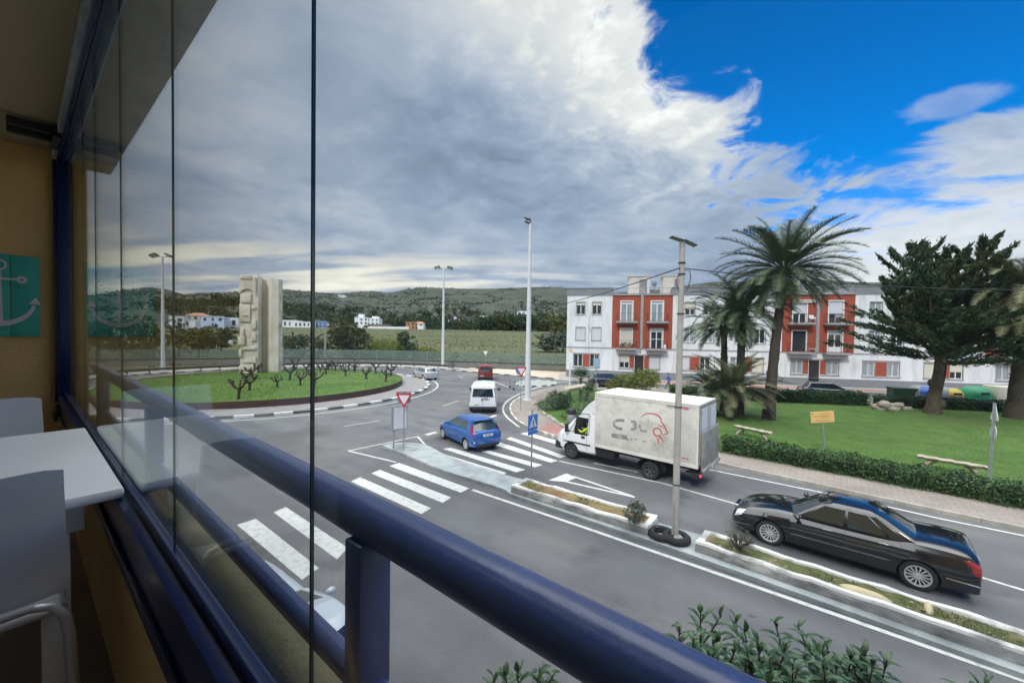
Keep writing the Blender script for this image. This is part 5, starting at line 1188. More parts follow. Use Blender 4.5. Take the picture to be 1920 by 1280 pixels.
# box
bx1, bx0 = fx-1.25, fx-5.42; bw = 1.06; bz0, bz1 = .86, 3.12
b = MB(); b.box(bx0, bx1, -bw, bw, bz0, bz1, bev=.015); b.build('cargo_box', M_boxw, t, smooth=40)
b = MB(); b.box(bx0-.012, bx1+.012, -bw-.012, bw+.012, bz1-.02, bz1+.035, bev=.012); b.build('box_roof', M_boxtop, t, smooth=40)
b = MB()
for sd in (1, -1):
    b.box(bx0-.01, bx1+.01, sd*bw-.012, sd*bw+.012, bz0-.02, bz0+.10); b.box(bx1-.05, bx1+.012, sd*bw-.013, sd*bw+.013, bz0, bz1-.02); b.box(bx0-.012, bx0+.05, sd*bw-.014, sd*bw+.014, bz0, bz1-.02)
    b.box(bx0-.012, bx1+.012, sd*bw-.013, sd*bw+.013, bz1-.10, bz1-.022)
b.build('edge_trim', M_boxtop, t)
b = MB(); b.box(bx0-.03, bx0+.0, -bw, bw, bz0, bz1-.03); b.build('rear_frame', M_alu, t)
for y0, y1 in ((-bw+.07, -.02), (.02, bw-.07)):
    b = MB(); b.box(bx0-.045, bx0-.032, y0, y1, bz0+.1, bz1-.14, bev=.004); o = b.build('rear_door', M_wshut, t)
for y in (-.12, .10, bw-.1, -bw+.1): b = MB(); b.tube([(bx0-.06, y, bz0+.1), (bx0-.06, y, bz1-.15)], .016, 6); b.build('lock_rod', M_alu, t)
b = MB(); b.box(bx0-.16, bx0-.10, -bw*.98, bw*.98, .78, 2.18, bev=.015); b.box(bx0-.24, bx0-.10, -bw*.98, bw*.98, .74, .86, bev=.02); b.build('tail_lift', M_alu, t, smooth=40)
b = MB(); b.tube([(bx0-.12, -.7, .72), (bx0+.5, -.7, .55)], .05, 8); b.tube([(bx0-.12, .7, .72), (bx0+.5, .7, .55)], .05, 8); b.box(bx0+.1, bx0+.2, -.95, .95, .42, .54); b.build('lift_arm', M_plastic, t)
b = MB(); b.box(bx0, fx-.9, -.42, .42, .55, .72); b.box(bx0, bx1, -.98, .98, .76, .86); b.box(-.3, .55, .45, .95, .42, .76, bev=.03); b.box(-.5, .4, -.95, -.45, .42, .76, bev=.03); b.box(-fx-.6, -fx+.6, -.5, .5, .3, .5); b.build('chassis', M_under, t)
for y in (cw*.99, -cw*.99): wheel(t, fx, y, .345, .22, M_steelrim, 6, .62)
for y in (1.02, -1.02): wheel(t, -fx, y, .345, .42, M_steelrim, 6, .62)
b = MB()
for sd in (1, -1): b.add([(-fx+.52*math.cos(a), y, .37+.50*math.sin(a)) for a in np.linspace(0, math.pi, 13) for y in (sd*.62, sd*1.03)], [(2*i, 2*i+1, 2*i+3, 2*i+2) for i in range(12)])
b.build('mudguard', M_plastic, t)
for sd in (1, -1):
    b = MB(); b.box(bx0-.03, bx0+.25, sd*.93-.06, sd*.93+.06, .46, .66, bev=.02); w_ = b.build('lamp_cluster', M_plastic, t)
    b = MB(); b.lathe([(.001, -.05), (.052, -.05), (.052, .0), (.001, .01)], 14, c=(0, sd*.93, .57), axis='x'); b.xf(Matrix.Translation((bx0-.04, 0, 0))); b.build('taillight', M_tailon, w_)
plate(t, bx0-.26, .80, .5)
# prints on the near side, laid out on the panel plane
rz_ = t.rotation_euler[2]; root_ = Vector(t.location); dv = Vector((math.cos(rz_), math.sin(rz_), 0)); lv = Vector((-dv.y, dv.x, 0))
def onside(px, py, yoff=bw):
    r = ray(px, py); p0 = root_+lv*yoff; A = (p0-Vector((0, 0, EYE))).dot(lv); k = A/r.dot(lv); P = Vector((0, 0, EYE))+r*k; q = P-root_; return (q.dot(dv), q.z)
z6 = lambda x, y: onside(1040+x/5.82, 700+y/5.82)
def band(name, polys, m, w, proud=.004, par=t, k=1.0):
    b = MB()
    for P, ww in polys: rib(b, [z6(*p) for p in P], ([q*k for q in ww] if isinstance(ww, list) else ww*k), bw+.001, bw+proud)
    return b.build(name, m, par)
band('goat_logo', [([(945, 480), (965, 455), (1000, 438), (1040, 434), (1085, 440), (1130, 462), (1165, 497), (1158, 520), (1185, 550), (1205, 590), (1232, 650), (1218, 662)], [.006, .012, .018, .022, .024, .024, .022, .022, .022, .022, .02, .012]),
     ([(1165, 655), (1185, 668), (1225, 657)], .014), ([(1165, 658), (1160, 625), (1140, 600), (1110, 595), (1085, 610), (1078, 640), (1092, 672), (1120, 684), (1140, 672)], .024),
     ([(1140, 668), (1160, 700), (1190, 752)], [.03, .026, .006]), ([(1122, 708), (1130, 735), (1143, 785)], [.02, .018, .006]), ([(1122, 708), (1150, 700)], .012), ([(1130, 555), (1150, 572), (1178, 585)], [.006, .016, .006])], M_logo, .02, k=1.9)
band('worn_letters', [([(762, 512), (690, 508), (645, 530), (650, 570), (690, 598), (742, 604)], .085), ([(830, 525), (875, 525), (890, 548), (860, 568), (888, 580), (880, 605), (830, 610)], .075), ([(925, 560), (945, 622), (1005, 632)], .07),
     ([(620, 672), (790, 700)], .13), ([(785, 700), (800, 722), (815, 716)], .035), ([(835, 700), (845, 735)], .03), ([(870, 710), (900, 722)], .03), ([(960, 728), (975, 752)], .03), ([(985, 730), (1000, 748)], .03)], M_fade, .05, k=1.4)
zt_ = z6(1305, 368); Mt = lambda x, z: Matrix.Translation((x, bw+.003, z)) @ Matrix.Rotation(math.pi, 4, 'Z') @ Matrix.Rotation(math.pi/2, 4, 'X')
txt('INTEGRO', .135, M_signk, 'lettering', t, Mt(*zt_), .001, shear=.3)
q = z6(1432, 372); b = MB(); b.box(q[0]-.10, q[0]+.10, bw+.001, bw+.004, q[1]-.085, q[1]+.085, bev=.0); b.build('red_badge', mat('badge_red', (.62, .22, .22), .6), t)
q = z6(450, 280); b = MB(); rib(b, [(q[0]+.05, q[1]), (q[0]-.07, q[1]), (q[0]-.02, q[1]-.05)], .02, bw+.001, bw+.004); b.build('small_mark', M_logo, t)
q = z6(1425, 925); b = MB(); b.box(q[0]-.12, q[0]+.12, bw+.001, bw+.003, q[1]-.015, q[1]+.015); b.build('small_label', M_logo, t)
# ================================================================ people
def figure(name, label, loc, rz, J, E, top, legs, vest=None, hair=True, feet=True):
    """J: joints {name:(x,y,z,r)}; E: edges; one skinned surface"""
    names = list(J); me = bpy.data.meshes.new(name); me.from_pydata([J[k][:3] for k in names], [(names.index(a), names.index(b)) for a, b in E], [])
    o = bpy.data.objects.new(name, me); COL.objects.link(o); md = o.modifiers.new('s', 'SKIN'); md.use_smooth_shade = True; o.modifiers.new('u', 'SUBSURF').levels = 1
    for i, k in enumerate(names): me.skin_vertices[0].data[i].radius = (J[k][3], J[k][3]*(J[k][4] if len(J[k]) > 4 else 1)); me.skin_vertices[0].data[i].use_root = (k == 'pelvis')
    bpy.context.view_layer.update(); m2 = evalmesh(o); bpy.data.objects.remove(o)
    m2.materials.clear()
    for m_ in (M_skin, top, legs, vest or top, M_plastic): m2.materials.append(m_)
    pel = J['pelvis'][2]; hd = Vector(J['head'][:3]); hands = [Vector(J[k][:3]) for k in J if k.startswith('hand')]
    ank = [Vector(J[k][:3]) for k in J if k.startswith(('knee', 'ankle', 'toe'))]
    for p in m2.polygons:
        c = p.center; mi = 1
        if c.z > hd.z-.13: mi = 0
        elif any((c-h).length < .09 for h in hands): mi = 0
        elif c.z < .07 and feet: mi = 4
        elif c.z < pel-.02 or any((c-a).length < .16 for a in ank): mi = 2
        elif vest and abs(c.y) < .2: mi = 3
        p.material_index = mi
    m2.name = name; ob = bpy.data.objects.new(name, m2); COL.objects.link(ob); ob.location = loc; ob.rotation_euler = (0, 0, rz)
    tag(ob, label, 'person')
    if hair:
        b = MB(); b.ico((hd.x-.012, hd.y, hd.z+.035), .102, 2, 0, sq=(1, .9, .95)); b.build('hair', M_hair, ob, smooth=60)
    return ob
def standJ(stride=.3, swing=.2):
    J = dict(pelvis=(0, 0, .94, .13, .9), waist=(0, 0, 1.08, .13, .85), chest=(.01, 0, 1.30, .155, .75), neckb=(.01, 0, 1.46, .075), neck=(.02, 0, 1.53, .05), head=(.03, 0, 1.66, .095), crown=(.02, 0, 1.75, .07))
    E = [('pelvis', 'waist'), ('waist', 'chest'), ('chest', 'neckb'), ('neckb', 'neck'), ('neck', 'head'), ('head', 'crown')]
    for n, s_, k in (('l', 1, 1), ('r', -1, -1)):
        J['hip'+n] = (0, s_*.09, .88, .10); J['knee'+n] = (k*stride*.55, s_*.095, .49, .065); J['ankle'+n] = (k*stride*.9-(.12 if k < 0 else 0), s_*.09, .09+(.05 if k < 0 else 0), .045); J['toe'+n] = (k*stride*.9+.16-(.12 if k < 0 else 0), s_*.10, .045, .04)
        J['sh'+n] = (.01, s_*.18, 1.40, .07); J['elbow'+n] = (-k*swing*.6, s_*.25, 1.13, .052); J['hand'+n] = (-k*swing*.6+.12, s_*.22, .90, .035); J['fing'+n] = (-k*swing*.6+.17, s_*.22, .83, .022)
        E += [('pelvis', 'hip'+n), ('hip'+n, 'knee'+n), ('knee'+n, 'ankle'+n), ('ankle'+n, 'toe'+n), ('chest', 'sh'+n), ('sh'+n, 'elbow'+n), ('elbow'+n, 'hand'+n), ('hand'+n, 'fing'+n)]
    return J, E
J, E = standJ(.38, .35); q = G(1253, 731.5)
figure('person', 'person in a bright blue hooded jacket and grey trousers walking along the street', (q.x, q.y, 0), BA+math.pi, J, E, M_jacket, M_jeans)
# driver, seated in the truck cab
J = dict(pelvis=(-.12, 0, .98, .13, .9), waist=(-.14, 0, 1.12, .13), chest=(-.16, 0, 1.36, .15, .8), neckb=(-.14, 0, 1.50, .075), neck=(-.12, 0, 1.56, .05), head=(-.09, 0, 1.69, .095), crown=(-.10, 0, 1.77, .07))
E = [('pelvis', 'waist'), ('waist', 'chest'), ('chest', 'neckb'), ('neckb', 'neck'), ('neck', 'head'), ('head', 'crown')]
for n, s_ in (('l', 1), ('r', -1)):
    J['sh'+n] = (-.15, s_*.18, 1.44, .07); J['elbow'+n] = (.08, s_*.25, 1.26, .052); J['hand'+n] = (.30, s_*.17, 1.34, .035); J['fing'+n] = (.34, s_*.14, 1.38, .022); J['knee'+n] = (.32, s_*.13, 1.0, .07); J['ankle'+n] = (.34, s_*.13, .80, .05)
    E += [('chest', 'sh'+n), ('sh'+n, 'elbow'+n), ('elbow'+n, 'hand'+n), ('hand'+n, 'fing'+n), ('pelvis', 'knee'+n), ('knee'+n, 'ankle'+n)]
tl = TRUCK.location; tz = TRUCK.rotation_euler[2]; off = Vector((fx-.54, .56)); wx = tl.x+off.x*math.cos(tz)-off.y*math.sin(tz); wy = tl.y+off.x*math.sin(tz)+off.y*math.cos(tz)
figure('person', 'truck driver in a yellow high visibility vest seated behind the cab window', (wx, wy, .0), tz, J, E, M_vest, M_jeans, M_vest, True, False)
b = MB(); a_ = np.linspace(0, 2*math.pi, 21); b.tube([(fx-.22+.05*math.sin(x)*.4, .56+.19*math.cos(x), 1.36+.19*math.sin(x)) for x in a_], .013, 6, cap=False); b.build('steering_wheel', M_plastic, TRUCK)
# ================================================================ trees and plants
def palm(name, label, base, top, nf, fl_, tr, seed, group=None, elo=-35, mat2=M_palm, dead=6, wid=.5, droop=1.0, stub=True):
    r = np.random.default_rng(seed); bx, by, bz = base; T = Vector(top)-Vector(base); t = thing(name, label, 'palm tree', base, 0, group)
    b = MB(); n = 14; P = []; R = []
    for i in range(n+1):
        s_ = i/n; P.append((T.x*s_**1.4, T.y*s_**1.4, T.z*s_)); R.append(tr*(1.15-.36*s_ if s_ < .86 else 1.25)*(1+.05*math.sin(i*2.3))*(1+.25*max(0, 1-s_*6)))
    b.tube(P, R, 14); tr_o = b.build('trunk', M_barkp, t, smooth=60)
    b = MB()
    for i in range(int(T.z*9*max(.6, tr*3))):
        s_ = random.uniform(.02, 1); a = random.uniform(0, 6.28); p = Vector((T.x*s_**1.4, T.y*s_**1.4, T.z*s_)); rr = tr*(1.2-.35*s_)
        L_ = .10+.25*max(0, s_-.8)*2; p0 = p+Vector((math.cos(a), math.sin(a), 0))*rr*.85; p1 = p+Vector((math.cos(a)*(rr+L_*.5), math.sin(a)*(rr+L_*.5), L_)); b.tube([p0, p1], [.05, .02], 5)
    if stub: b.build('frond_stubs', M_barkp, tr_o)
    V = []; F_ = 0; rb = MB(); C0 = Vector((T.x, T.y, T.z))
    for k in range(nf):
        q = k/nf; el_ = rad(82-(82-elo)*q**.85+r.normal()*6); a = k*2.39996+r.normal()*.15; ll = fl_*(.75+.25*math.sin(math.pi*min(1, .25+q)))*(1+r.normal()*.07)
        if q < .12: ll *= .92
        n_ = 18; pos = C0+Vector((math.cos(a), math.sin(a), 0))*tr*.5; pts = [pos.copy()]; dirs = []; bend = (.55+.55*r.uniform())*droop
        for i in range(n_):
            s_ = i/n_; e = el_-bend*s_**1.5*(1.5 if el_ > 0 else .9); d = Vector((math.cos(a)*math.cos(e), math.sin(a)*math.cos(e), math.sin(e))); pos = pos+d*ll/n_; pts.append(pos.copy()); dirs.append(d)
        rb.tube(pts[::3], [.03*(1-.8*i/6) for i in range(len(pts[::3]))], 4)
        m_ = int(ll*19)
        for j in range(m_):
            s_ = .14+.86*j/m_; i = min(n_-1, int(s_*n_)); p = pts[i].lerp(pts[i+1], s_*n_-i); d = dirs[i]; side = d.cross(Vector((0, 0, 1))); side = side.normalized() if side.length > .05 else Vector((1, 0, 0)); up = side.cross(d)
            lw = wid*(math.sin(math.pi*min(1, (s_*.86+.10)))**.6)*(1+r.normal()*.12)
            for sd in (1, -1):
                dd = (side*sd*.80+d*.62+up*(.28+r.normal()*.12)).normalized(); tip = p+dd*lw+Vector((0, 0, -.10*lw)); w_ = d*.022
                V += [p-w_, p+w_, tip+w_*.3, tip-w_*.3]
    rb.build('frond_stalks', mat2, t)
    V = np.array([tuple(v) for v in V]); n4 = len(V)//4; me = bpy.data.meshes.new('fronds'); me.vertices.add(len(V)); me.vertices.foreach_set('co', V.ravel()); me.loops.add(len(V)); me.loops.foreach_set('vertex_index', np.arange(len(V), dtype=np.int32)); me.polygons.add(n4); me.polygons.foreach_set('loop_start', np.arange(0, len(V), 4, dtype=np.int32)); me.update(calc_edges=True)
    me.materials.append(mat2); o = bpy.data.objects.new('fronds', me); COL.objects.link(o); o.parent = t
    return t
palm('palm_tree', 'tallest date palm in the park with a leaning trunk and full crown', (17.0, 26.6, .14), (17.95, 26.9, 10.1), 96, 4.7, .29, 1, elo=-42, wid=.60, droop=.80)
palm('palm_tree', 'medium date palm directly left of the tallest palm', (15.9, 28.2, .14), (16.25, 28.6, 7.4), 60, 3.9, .26, 2, elo=-40)
palm('palm_tree', 'slim date palm with an open crown, leftmost of the three tall palms', (15.4, 29.2, .14), (15.35, 29.4, 6.3), 50, 3.6, .23, 3, elo=-30)
palm('palm_tree', 'short bushy young palm in front of the tall palms', (15.0, 27.4, .14), (14.9, 27.2, 2.0), 54, 3.2, .28, 4, elo=-25, mat2=M_palm2)
palm('palm_tree', 'low leaning palm offshoot behind the truck', (14.1, 27.9, .14), (13.6, 27.6, 1.9), 26, 2.2, .18, 6, elo=-10, mat2=M_palm)
palm('palm_tree', 'thick trunked palm at the right edge of the park', (35.5, 28.3, .14), (35.6, 27.8, 8.8), 92, 4.9, .50, 5, elo=-68, mat2=M_palm2, wid=.6)
# fan palm in the corner garden
def fanpalm(label, x, y, h, r_, n, seed):
    t = thing('fan_palm', label, 'palm tree', (x, y, .14)); b = MB(); b.tube([(0, 0, 0), (.02, 0, h*.5), (0, 0, h)], [.13, .11, .1], 8); b.build('trunk', M_barkp, t); V = []; r = np.random.default_rng(seed); st = MB()
    for k in range(n):
        a = k*2.4; e = rad(75-95*k/n); d = Vector((math.cos(a)*math.cos(e), math.sin(a)*math.cos(e), math.sin(e))); c = Vector((0, 0, h))+d*r_*.5; st.tube([(0, 0, h), c], .012, 4)
        s_ = d.cross(Vector((0, 0, 1))).normalized(); 
        for j in range(15):
            q = rad(-75+150*j/14); dd = (d*math.cos(q)+s_*math.sin(q)); tip = c+dd*r_*.55+Vector((0, 0, -.08*abs(math.sin(q)))); w_ = dd.cross(d.cross(s_)).normalized()*.018; V += [c-w_, c+w_, tip+w_*.5, tip-w_*.5]
    st.build('stalks', M_palm, t); b = MB(); b.add(V, [(4*i, 4*i+1, 4*i+2, 4*i+3) for i in range(len(V)//4)]); b.build('fronds', M_palm, t, fix=False)
fanpalm('small fan palm in the corner garden above the wooden direction sign', 6.0, 35.0, 1.5, 1.2, 34, 1)
fanpalm('spiky low fan palm between the direction sign and the truck', 6.2, 33.0, .5, 1.1, 26, 2)
# cypress with layered sprays
def cypress():
    t = thing('cypress_tree', 'large dark conifer with a broad open irregular crown and a knotty trunk', 'conifer', (31.0, 29.7, .14)); r = np.random.default_rng(11)
    b = MB(); tp = [(0, 0, 0), (.05, 0, .6), (.15, 0, 1.6), (.42, .0, 3.0), (.6, .1, 4.2)]; b.tube(tp, [.56, .43, .37, .35, .33], 14); b.ico((.30, -.36, .75), .30, 2, .1, sq=(1, .6, 1.2)); b.ico((.25, .3, 2.2), .3, 2, .1)
    lead = [(-2.6, .3, 11.6), (-.9, 1.0, 12.3), (-.2, -.9, 11.2), (.6, 1.6, 12.0), (2.6, -1.6, 10.2), (-2.2, -1.5, 9.8), (1.7, .6, 11.4), (3.2, -.2, 12.5), (4.6, .5, 11.6), (-4.0, -.4, 9.4), (5.0, -.6, 9.2)]; B0 = Vector((.6, .1, 4.0)); LD = []
    for q in lead:
        e = Vector(q); c1 = B0.lerp(e, .35)+Vector(((e.x-B0.x)*.12, 0, -.3)); c2 = B0.lerp(e, .7)+Vector(((e.x-B0.x)*.06, 0, 0)); P = [B0, c1, c2, e]; LD.append(P); b.tube(P, [.17, .12, .07, .015], 7)
    b.build('trunk', M_bark, t, smooth=60); lb = MB(); P = []; D = []
    def limb(c, a, e0, ln_, curl):
        pts = [c]; d = None; n = 8
        for j in range(n):
            e = e0+curl*j; d = Vector((math.cos(a)*math.cos(e), math.sin(a)*math.cos(e), math.sin(e))); pts.append(pts[-1]+d*ln_/n); a += r.normal()*.05
        lb.tube(pts[::2], [.05, .04, .03, .02, .01][:len(pts[::2])], 4)
        for j in range(2, n+1):
            dd = (pts[j]-pts[j-1]).normalized(); sd = dd.cross(Vector((0, 0, 1))); sd = sd.normalized() if sd.length > .1 else Vector((1, 0, 0))
            for m_ in range(4):
                sgn = 1 if m_ % 2 else -1; L2 = (.32+.17*ln_*(1.15-j/n))*(.6+.6*r.uniform()); sdir = (dd+sd*sgn*(.2+.5*r.uniform())+Vector((0, 0, .05+.35*r.uniform()))).normalized(); st_ = pts[j-1].lerp(pts[j], r.uniform())
                for w_ in range(13): s_ = w_/13; P.append(tuple(st_+sdir*L2*s_+Vector(r.normal(size=3))*.10*(1.1-s_))); D.append(tuple(sdir+Vector(r.normal(size=3))*.22))
        for w_ in range(9): P.append(tuple(pts[-1]+d*.45*(w_/9)+Vector(r.normal(size=3))*.025)); D.append(tuple(d))
    for k in range(56):                                        # low wide boughs from the trunk head
        a = k*2.39996; ln_ = (3.7+2.3*r.uniform())*(1.0+.12*abs(math.cos(a))); limb(Vector((.5+.1*math.cos(a), .1, 3.7+2.6*r.uniform())), a, rad(-4+16*r.uniform()), ln_, rad(1.5+2.5*r.uniform()))
    for P4 in LD:
        for k in range(19):
            s_ = .16+.84*k/19; i_ = min(2, int(s_*3)); c = P4[i_].lerp(P4[i_+1], s_*3-i_); a = k*2.4+r.normal()*.3; limb(c, a, rad(8+22*r.uniform()+18*s_), (3.2*(1.10-s_*.75))*(.55+.75*r.uniform()), rad(3*r.uniform()+1))
        for w_ in range(40): s_ = .72+.28*w_/40; i_ = min(2, int(s_*3)); c = P4[i_].lerp(P4[i_+1], min(1, s_*3-i_)); P.append(tuple(c+Vector(r.normal(size=3))*.10)); D.append(tuple((P4[3]-P4[2]).normalized()+Vector(r.normal(size=3))*.25))
    lb.build('limbs', M_bark, t); leafmesh('foliage', P, M_cyp, t, size=.30, asp=.24, dirs=np.array(D)); return t
cypress()
# hedges
def hedge(name, label, A, B_, wd, h, n, m, size=.07, side=None):
    A = Vector(A[:2]); B_ = Vector(B_[:2]); d = (B_-A); L_ = d.length; d.normalize(); nr = Vector((-d.y, d.x)); nr = nr if nr.dot(side) > 0 else -nr; t = thing(name, label, 'hedge', (A.x, A.y, .12), math.atan2(d.y, d.x)); sg = 1 if Vector((-d.y, d.x)).dot(nr) > 0 else -1
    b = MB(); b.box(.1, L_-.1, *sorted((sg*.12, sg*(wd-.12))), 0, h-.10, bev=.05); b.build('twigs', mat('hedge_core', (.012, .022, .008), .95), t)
    x = rng.uniform(0, L_, n); u = rng.uniform(0, 1, n); tot = h*2+wd; p = u*tot; y = np.where(p < h, 0, np.where(p < h+wd, p-h, wd)); z = np.where(p < h, p, np.where(p < h+wd, h, h-(p-h-wd)))
    nz_ = .05*np.sin(x*2.3+y*3)+.04*np.sin(x*5.9+z*7)+.03*np.sin(x*13+z*11); y = y+rng.normal(size=n)*.05+np.where(y <= 0, -nz_, np.where(y >= wd, nz_, 0)); z = z*(1+0)+rng.normal(size=n)*.035+np.where((p >= h) & (p <= h+wd), nz_, 0)
    keep = z > 0; q = np.stack([x, sg*y, z], 1)[keep]; leafmesh('foliage', q, m, t, size=size, asp=.6); return t
hedge('hedge', 'long clipped green hedge in front of the lawn beside the near pavement', HA+hd*.2, HE, 1.15, .62, 42000, M_hedge, .085, hn)
s0, s1, s2, s3 = 13.2, 26.4, 27.2, 58
hedge('hedge', 'dark clipped hedge behind the lawn in front of the parked black hatchback', street(s0, -13.4), street(s1-1.0, -13.0), 1.0, 1.0, 11000, M_leafd, .13, Vector((0, -1)))
hedge('hedge', 'dark clipped hedge along the back of the lawn in front of the waste containers', street(s2-1.2, -13.0), street(s3, -12.6), 1.0, .78, 16000, M_leafd, .12, Vector((0, -1)))
hedge('hedge', 'short low green hedge beyond the truck roof next to the white post', street(10.6, -11.4), street(13.0, -11.4), 1.0, .75, 2500, M_hedge, .11, Vector((0, -1)))
def shrub(name, label, loc, lobes, n, m, size, stems=True, cat='shrub', group=None, z=0):
    t = thing(name, label, cat, loc, 0, group); leafmesh('foliage', clumps(lobes, n), m, t, size=size, asp=.55)
    b = MB()
    for l in lobes:
        b.tube([(l[0]*.15, l[1]*.15, 0), (l[0]*.6, l[1]*.6, l[2]*.6), (l[0], l[1], l[2])], [.05*max(.3, l[3]), .035*max(.3, l[3]), .015], 5)
    b.build('stems', M_bark, t); return t
shrub('shrub', 'large rounded yellow green shrub between the truck roof and the terrace', (12.4, 38.2, .14), [(0, 0, 1.2, 1.4, 1.3, 1.0), (-1.6, .1, .9, 1.3, 1.1, .8), (.7, .2, 1.5, .9, .9, .8), (-2.6, 0, .7, .8, .8, .6)], 9000, M_leafy, .13)
shrub('shrub', 'grey green low shrub at the left tip of the corner garden', (2.5, 28.6, .14), [(0, 0, .5, .75, .7, .5), (.6, .5, .55, .6, .6, .5)], 3500, M_leafg, .07)
shrub('shrub', 'dark green rounded shrub beside the direction sign post', (3.4, 29.3, .14), [(0, 0, .7, .8, .8, .65), (.6, .3, .6, .6, .6, .55)], 4500, M_leafd, .08)
shrub('shrub', 'grey leaved shrub half hidden behind the truck cab', (4.9, 27.0, .14), [(0, 0, .6, .6, .6, .6), (.5, -.5, .5, .6, .6, .5), (1.2, -.9, .5, .6, .6, .5)], 4000, M_leafg, .08)
shrub('shrub', 'small dark bush behind the litter bin', (3.6, 25.6, .14), [(0, 0, .3, .45, .4, .35), (.7, -.2, .28, .4, .4, .3)], 1600, M_leafd, .06)
q = G(1190, 983, .3); shrub('shrub', 'silvery green rounded bush at the end of the short planter', (q.x, q.y, .29), [(0, 0, .34, .30, .28, .28), (.1, .05, .45, .22, .2, .2)], 2600, M_leafg, .045)
q = G(1384, 1030, .3); t = thing('shrub', 'sparse twiggy grey bush at the start of the long mossy planter', 'shrub', (q.x, q.y, .29)); b = MB(); pp = []
for k in range(46):
    a = random.uniform(0, 6.28); e = rad(random.uniform(35, 80)); L_ = random.uniform(.3, .55); d = Vector((math.cos(a)*math.cos(e), math.sin(a)*math.cos(e), math.sin(e))); m1 = d*L_*.5+Vector((0, 0, .02)); p2 = d*L_; b.tube([(0, 0, 0), m1, p2], [.008, .006, .003], 4)
    for j in range(3): dd = (d+Vector((random.gauss(0, .4), random.gauss(0, .4), random.gauss(0, .3)))).normalized(); b.tube([m1, m1+dd*L_*.45], [.004, .002], 3); pp += [tuple(m1+dd*L_*.45*s_) for s_ in (.5, .7, .85, 1)]
    pp += [tuple(p2+Vector((random.gauss(0, .02), random.gauss(0, .02), 0))) for _ in range(5)]
b.build('twigs', M_bark, t); leafmesh('foliage', pp, M_leafg, t, size=.035)
# distant and mid trees
def ground_z(x, y):
    r_ = math.hypot(x, y); return float(terr(np.array([math.degrees(math.atan2(x, y))]), np.array([r_]))[0]) if r_ > 50 else 0
def tree(label, x, y, h, w, m, seed=0, n=2600, size=None, trunk=.25, group=None, z=None, name='tree', low=False):
    r = random.Random(seed); z = ground_z(x, y) if z is None else z; t = thing(name, label, 'tree', (x, y, z), 0, group); lob = []; c0 = h*(trunk+(1-trunk)*.5)
    for k in range(9):
        a = k*2.4+r.uniform(-.3, .3); q = r.uniform(.2, .9); lob.append((math.cos(a)*w*.30*q*1.2, math.sin(a)*w*.30*q*1.2, h*(trunk+.12+(.80-trunk)*r.uniform(0, 1)), w*r.uniform(.17, .27), w*r.uniform(.17, .27), h*(1-trunk)*r.uniform(.17, .27)))
    lob.append((0, 0, c0, w*.28, w*.28, h*(1-trunk)*.38))
    leafmesh('crown', clumps(lob, n), m, t, size=size or w*.05, asp=.7)
    b = MB(); b.tube([(0, 0, -.3), (0, 0, h*.3), (0, 0, c0)], [h*.035, h*.028, h*.012], 6)
    for l in lob[:6]: b.tube([(0, 0, h*.25), (l[0], l[1], l[2])], [h*.015, h*.006], 4)
    b.build('trunk', M_bark, t); return t
def TP(px, depth): return ((px-960)/FPX*depth, depth)
for (px, dp, h, w, m, lb, tk, n) in [(655, 78, 7.4, 11.5, M_leafo, 'broad olive green tree behind the fence left of the marsh field', .02, 5200), (640, 92, 9.2, 8, M_leafo, 'taller brownish green tree behind the broad olive tree', .15, 3200), (598, 76, 4.6, 5.5, M_leafo, 'small olive bush beside the utility post behind the fence', .0, 1800),
    (757, 82, 4.9, 6.2, M_leafd, 'round dark green bush behind the fence in the middle of the field edge', .0, 3600), (775, 80, 3.2, 4, M_leafd, 'low dark bush right of the round dark bush', .0, 1500), (560, 84, 4.5, 7, M_leafd, 'dark hedge like bush right of the stone monument', .0, 2600), (535, 80, 4.4, 5, M_leafo, 'scrubby bush right behind the stone monument', .0, 1800),
    (372, 66, 6.0, 6.5, M_leafo, 'tree with a drooping crown left of the monument beyond the road', .25, 4200), (415, 92, 5.6, 8, M_leafd, 'dark tree behind the stone monument on the left', .1, 3200), (335, 78, 6.5, 6, M_leafd, 'tree right of the left lamp mast', .15, 2400), (275, 70, 7.5, 8, M_leafo, 'tree left of the left lamp mast beyond the road', .1, 3200), (225, 72, 8, 8, M_leafd, 'tree further left seen through the reflection of the green board', .1, 2600), (185, 70, 7.5, 8, M_leafo, 'leftmost tree beyond the road behind the glass', .1, 2400),
    (1047, 150, 13.0, 12, M_leafo, 'tall olive green tree at the left corner of the terrace', .05, 3200), (1032, 118, 5.4, 12.5, M_leafg, 'wide grey green bush at the right edge of the field', .0, 3600), (1056, 116, 5.6, 8, M_leafg, 'grey green bush touching the terrace corner', .0, 2000)]:
    x, y = TP(px, dp); tree(lb, x, y, h, w, m, int(px), n, trunk=tk)
for i, (px, dp, h, w) in enumerate([(702, 80, 4.2, 4.5), (722, 79, 4.6, 4.5), (738, 81, 3.8, 4), (692, 79, 3.6, 3.5), (795, 82, 2.6, 4), (808, 84, 1.8, 4)]):
    x, y = TP(px, dp); z = ground_z(x, y); P = []; D = []
    for k in range(1300): a = rng.uniform(0, 6.28); q = rng.uniform(0, 1)**.5*w/2; s_ = rng.uniform(.1, 1); P.append((q*math.cos(a)*(1+.3*s_), q*math.sin(a)*(1+.3*s_), h*s_*(1-.35*(q/w*2)**2))); D.append((.35*math.cos(a), .35*math.sin(a), 1))
    t = thing('reed_clump', 'yellow green clump of tall reeds behind the fence', 'reeds', (x, y, z), 0, 'reed clumps along the field edge'); leafmesh('leaves', P, M_reed, t, size=.9, asp=.09, dirs=np.array(D))
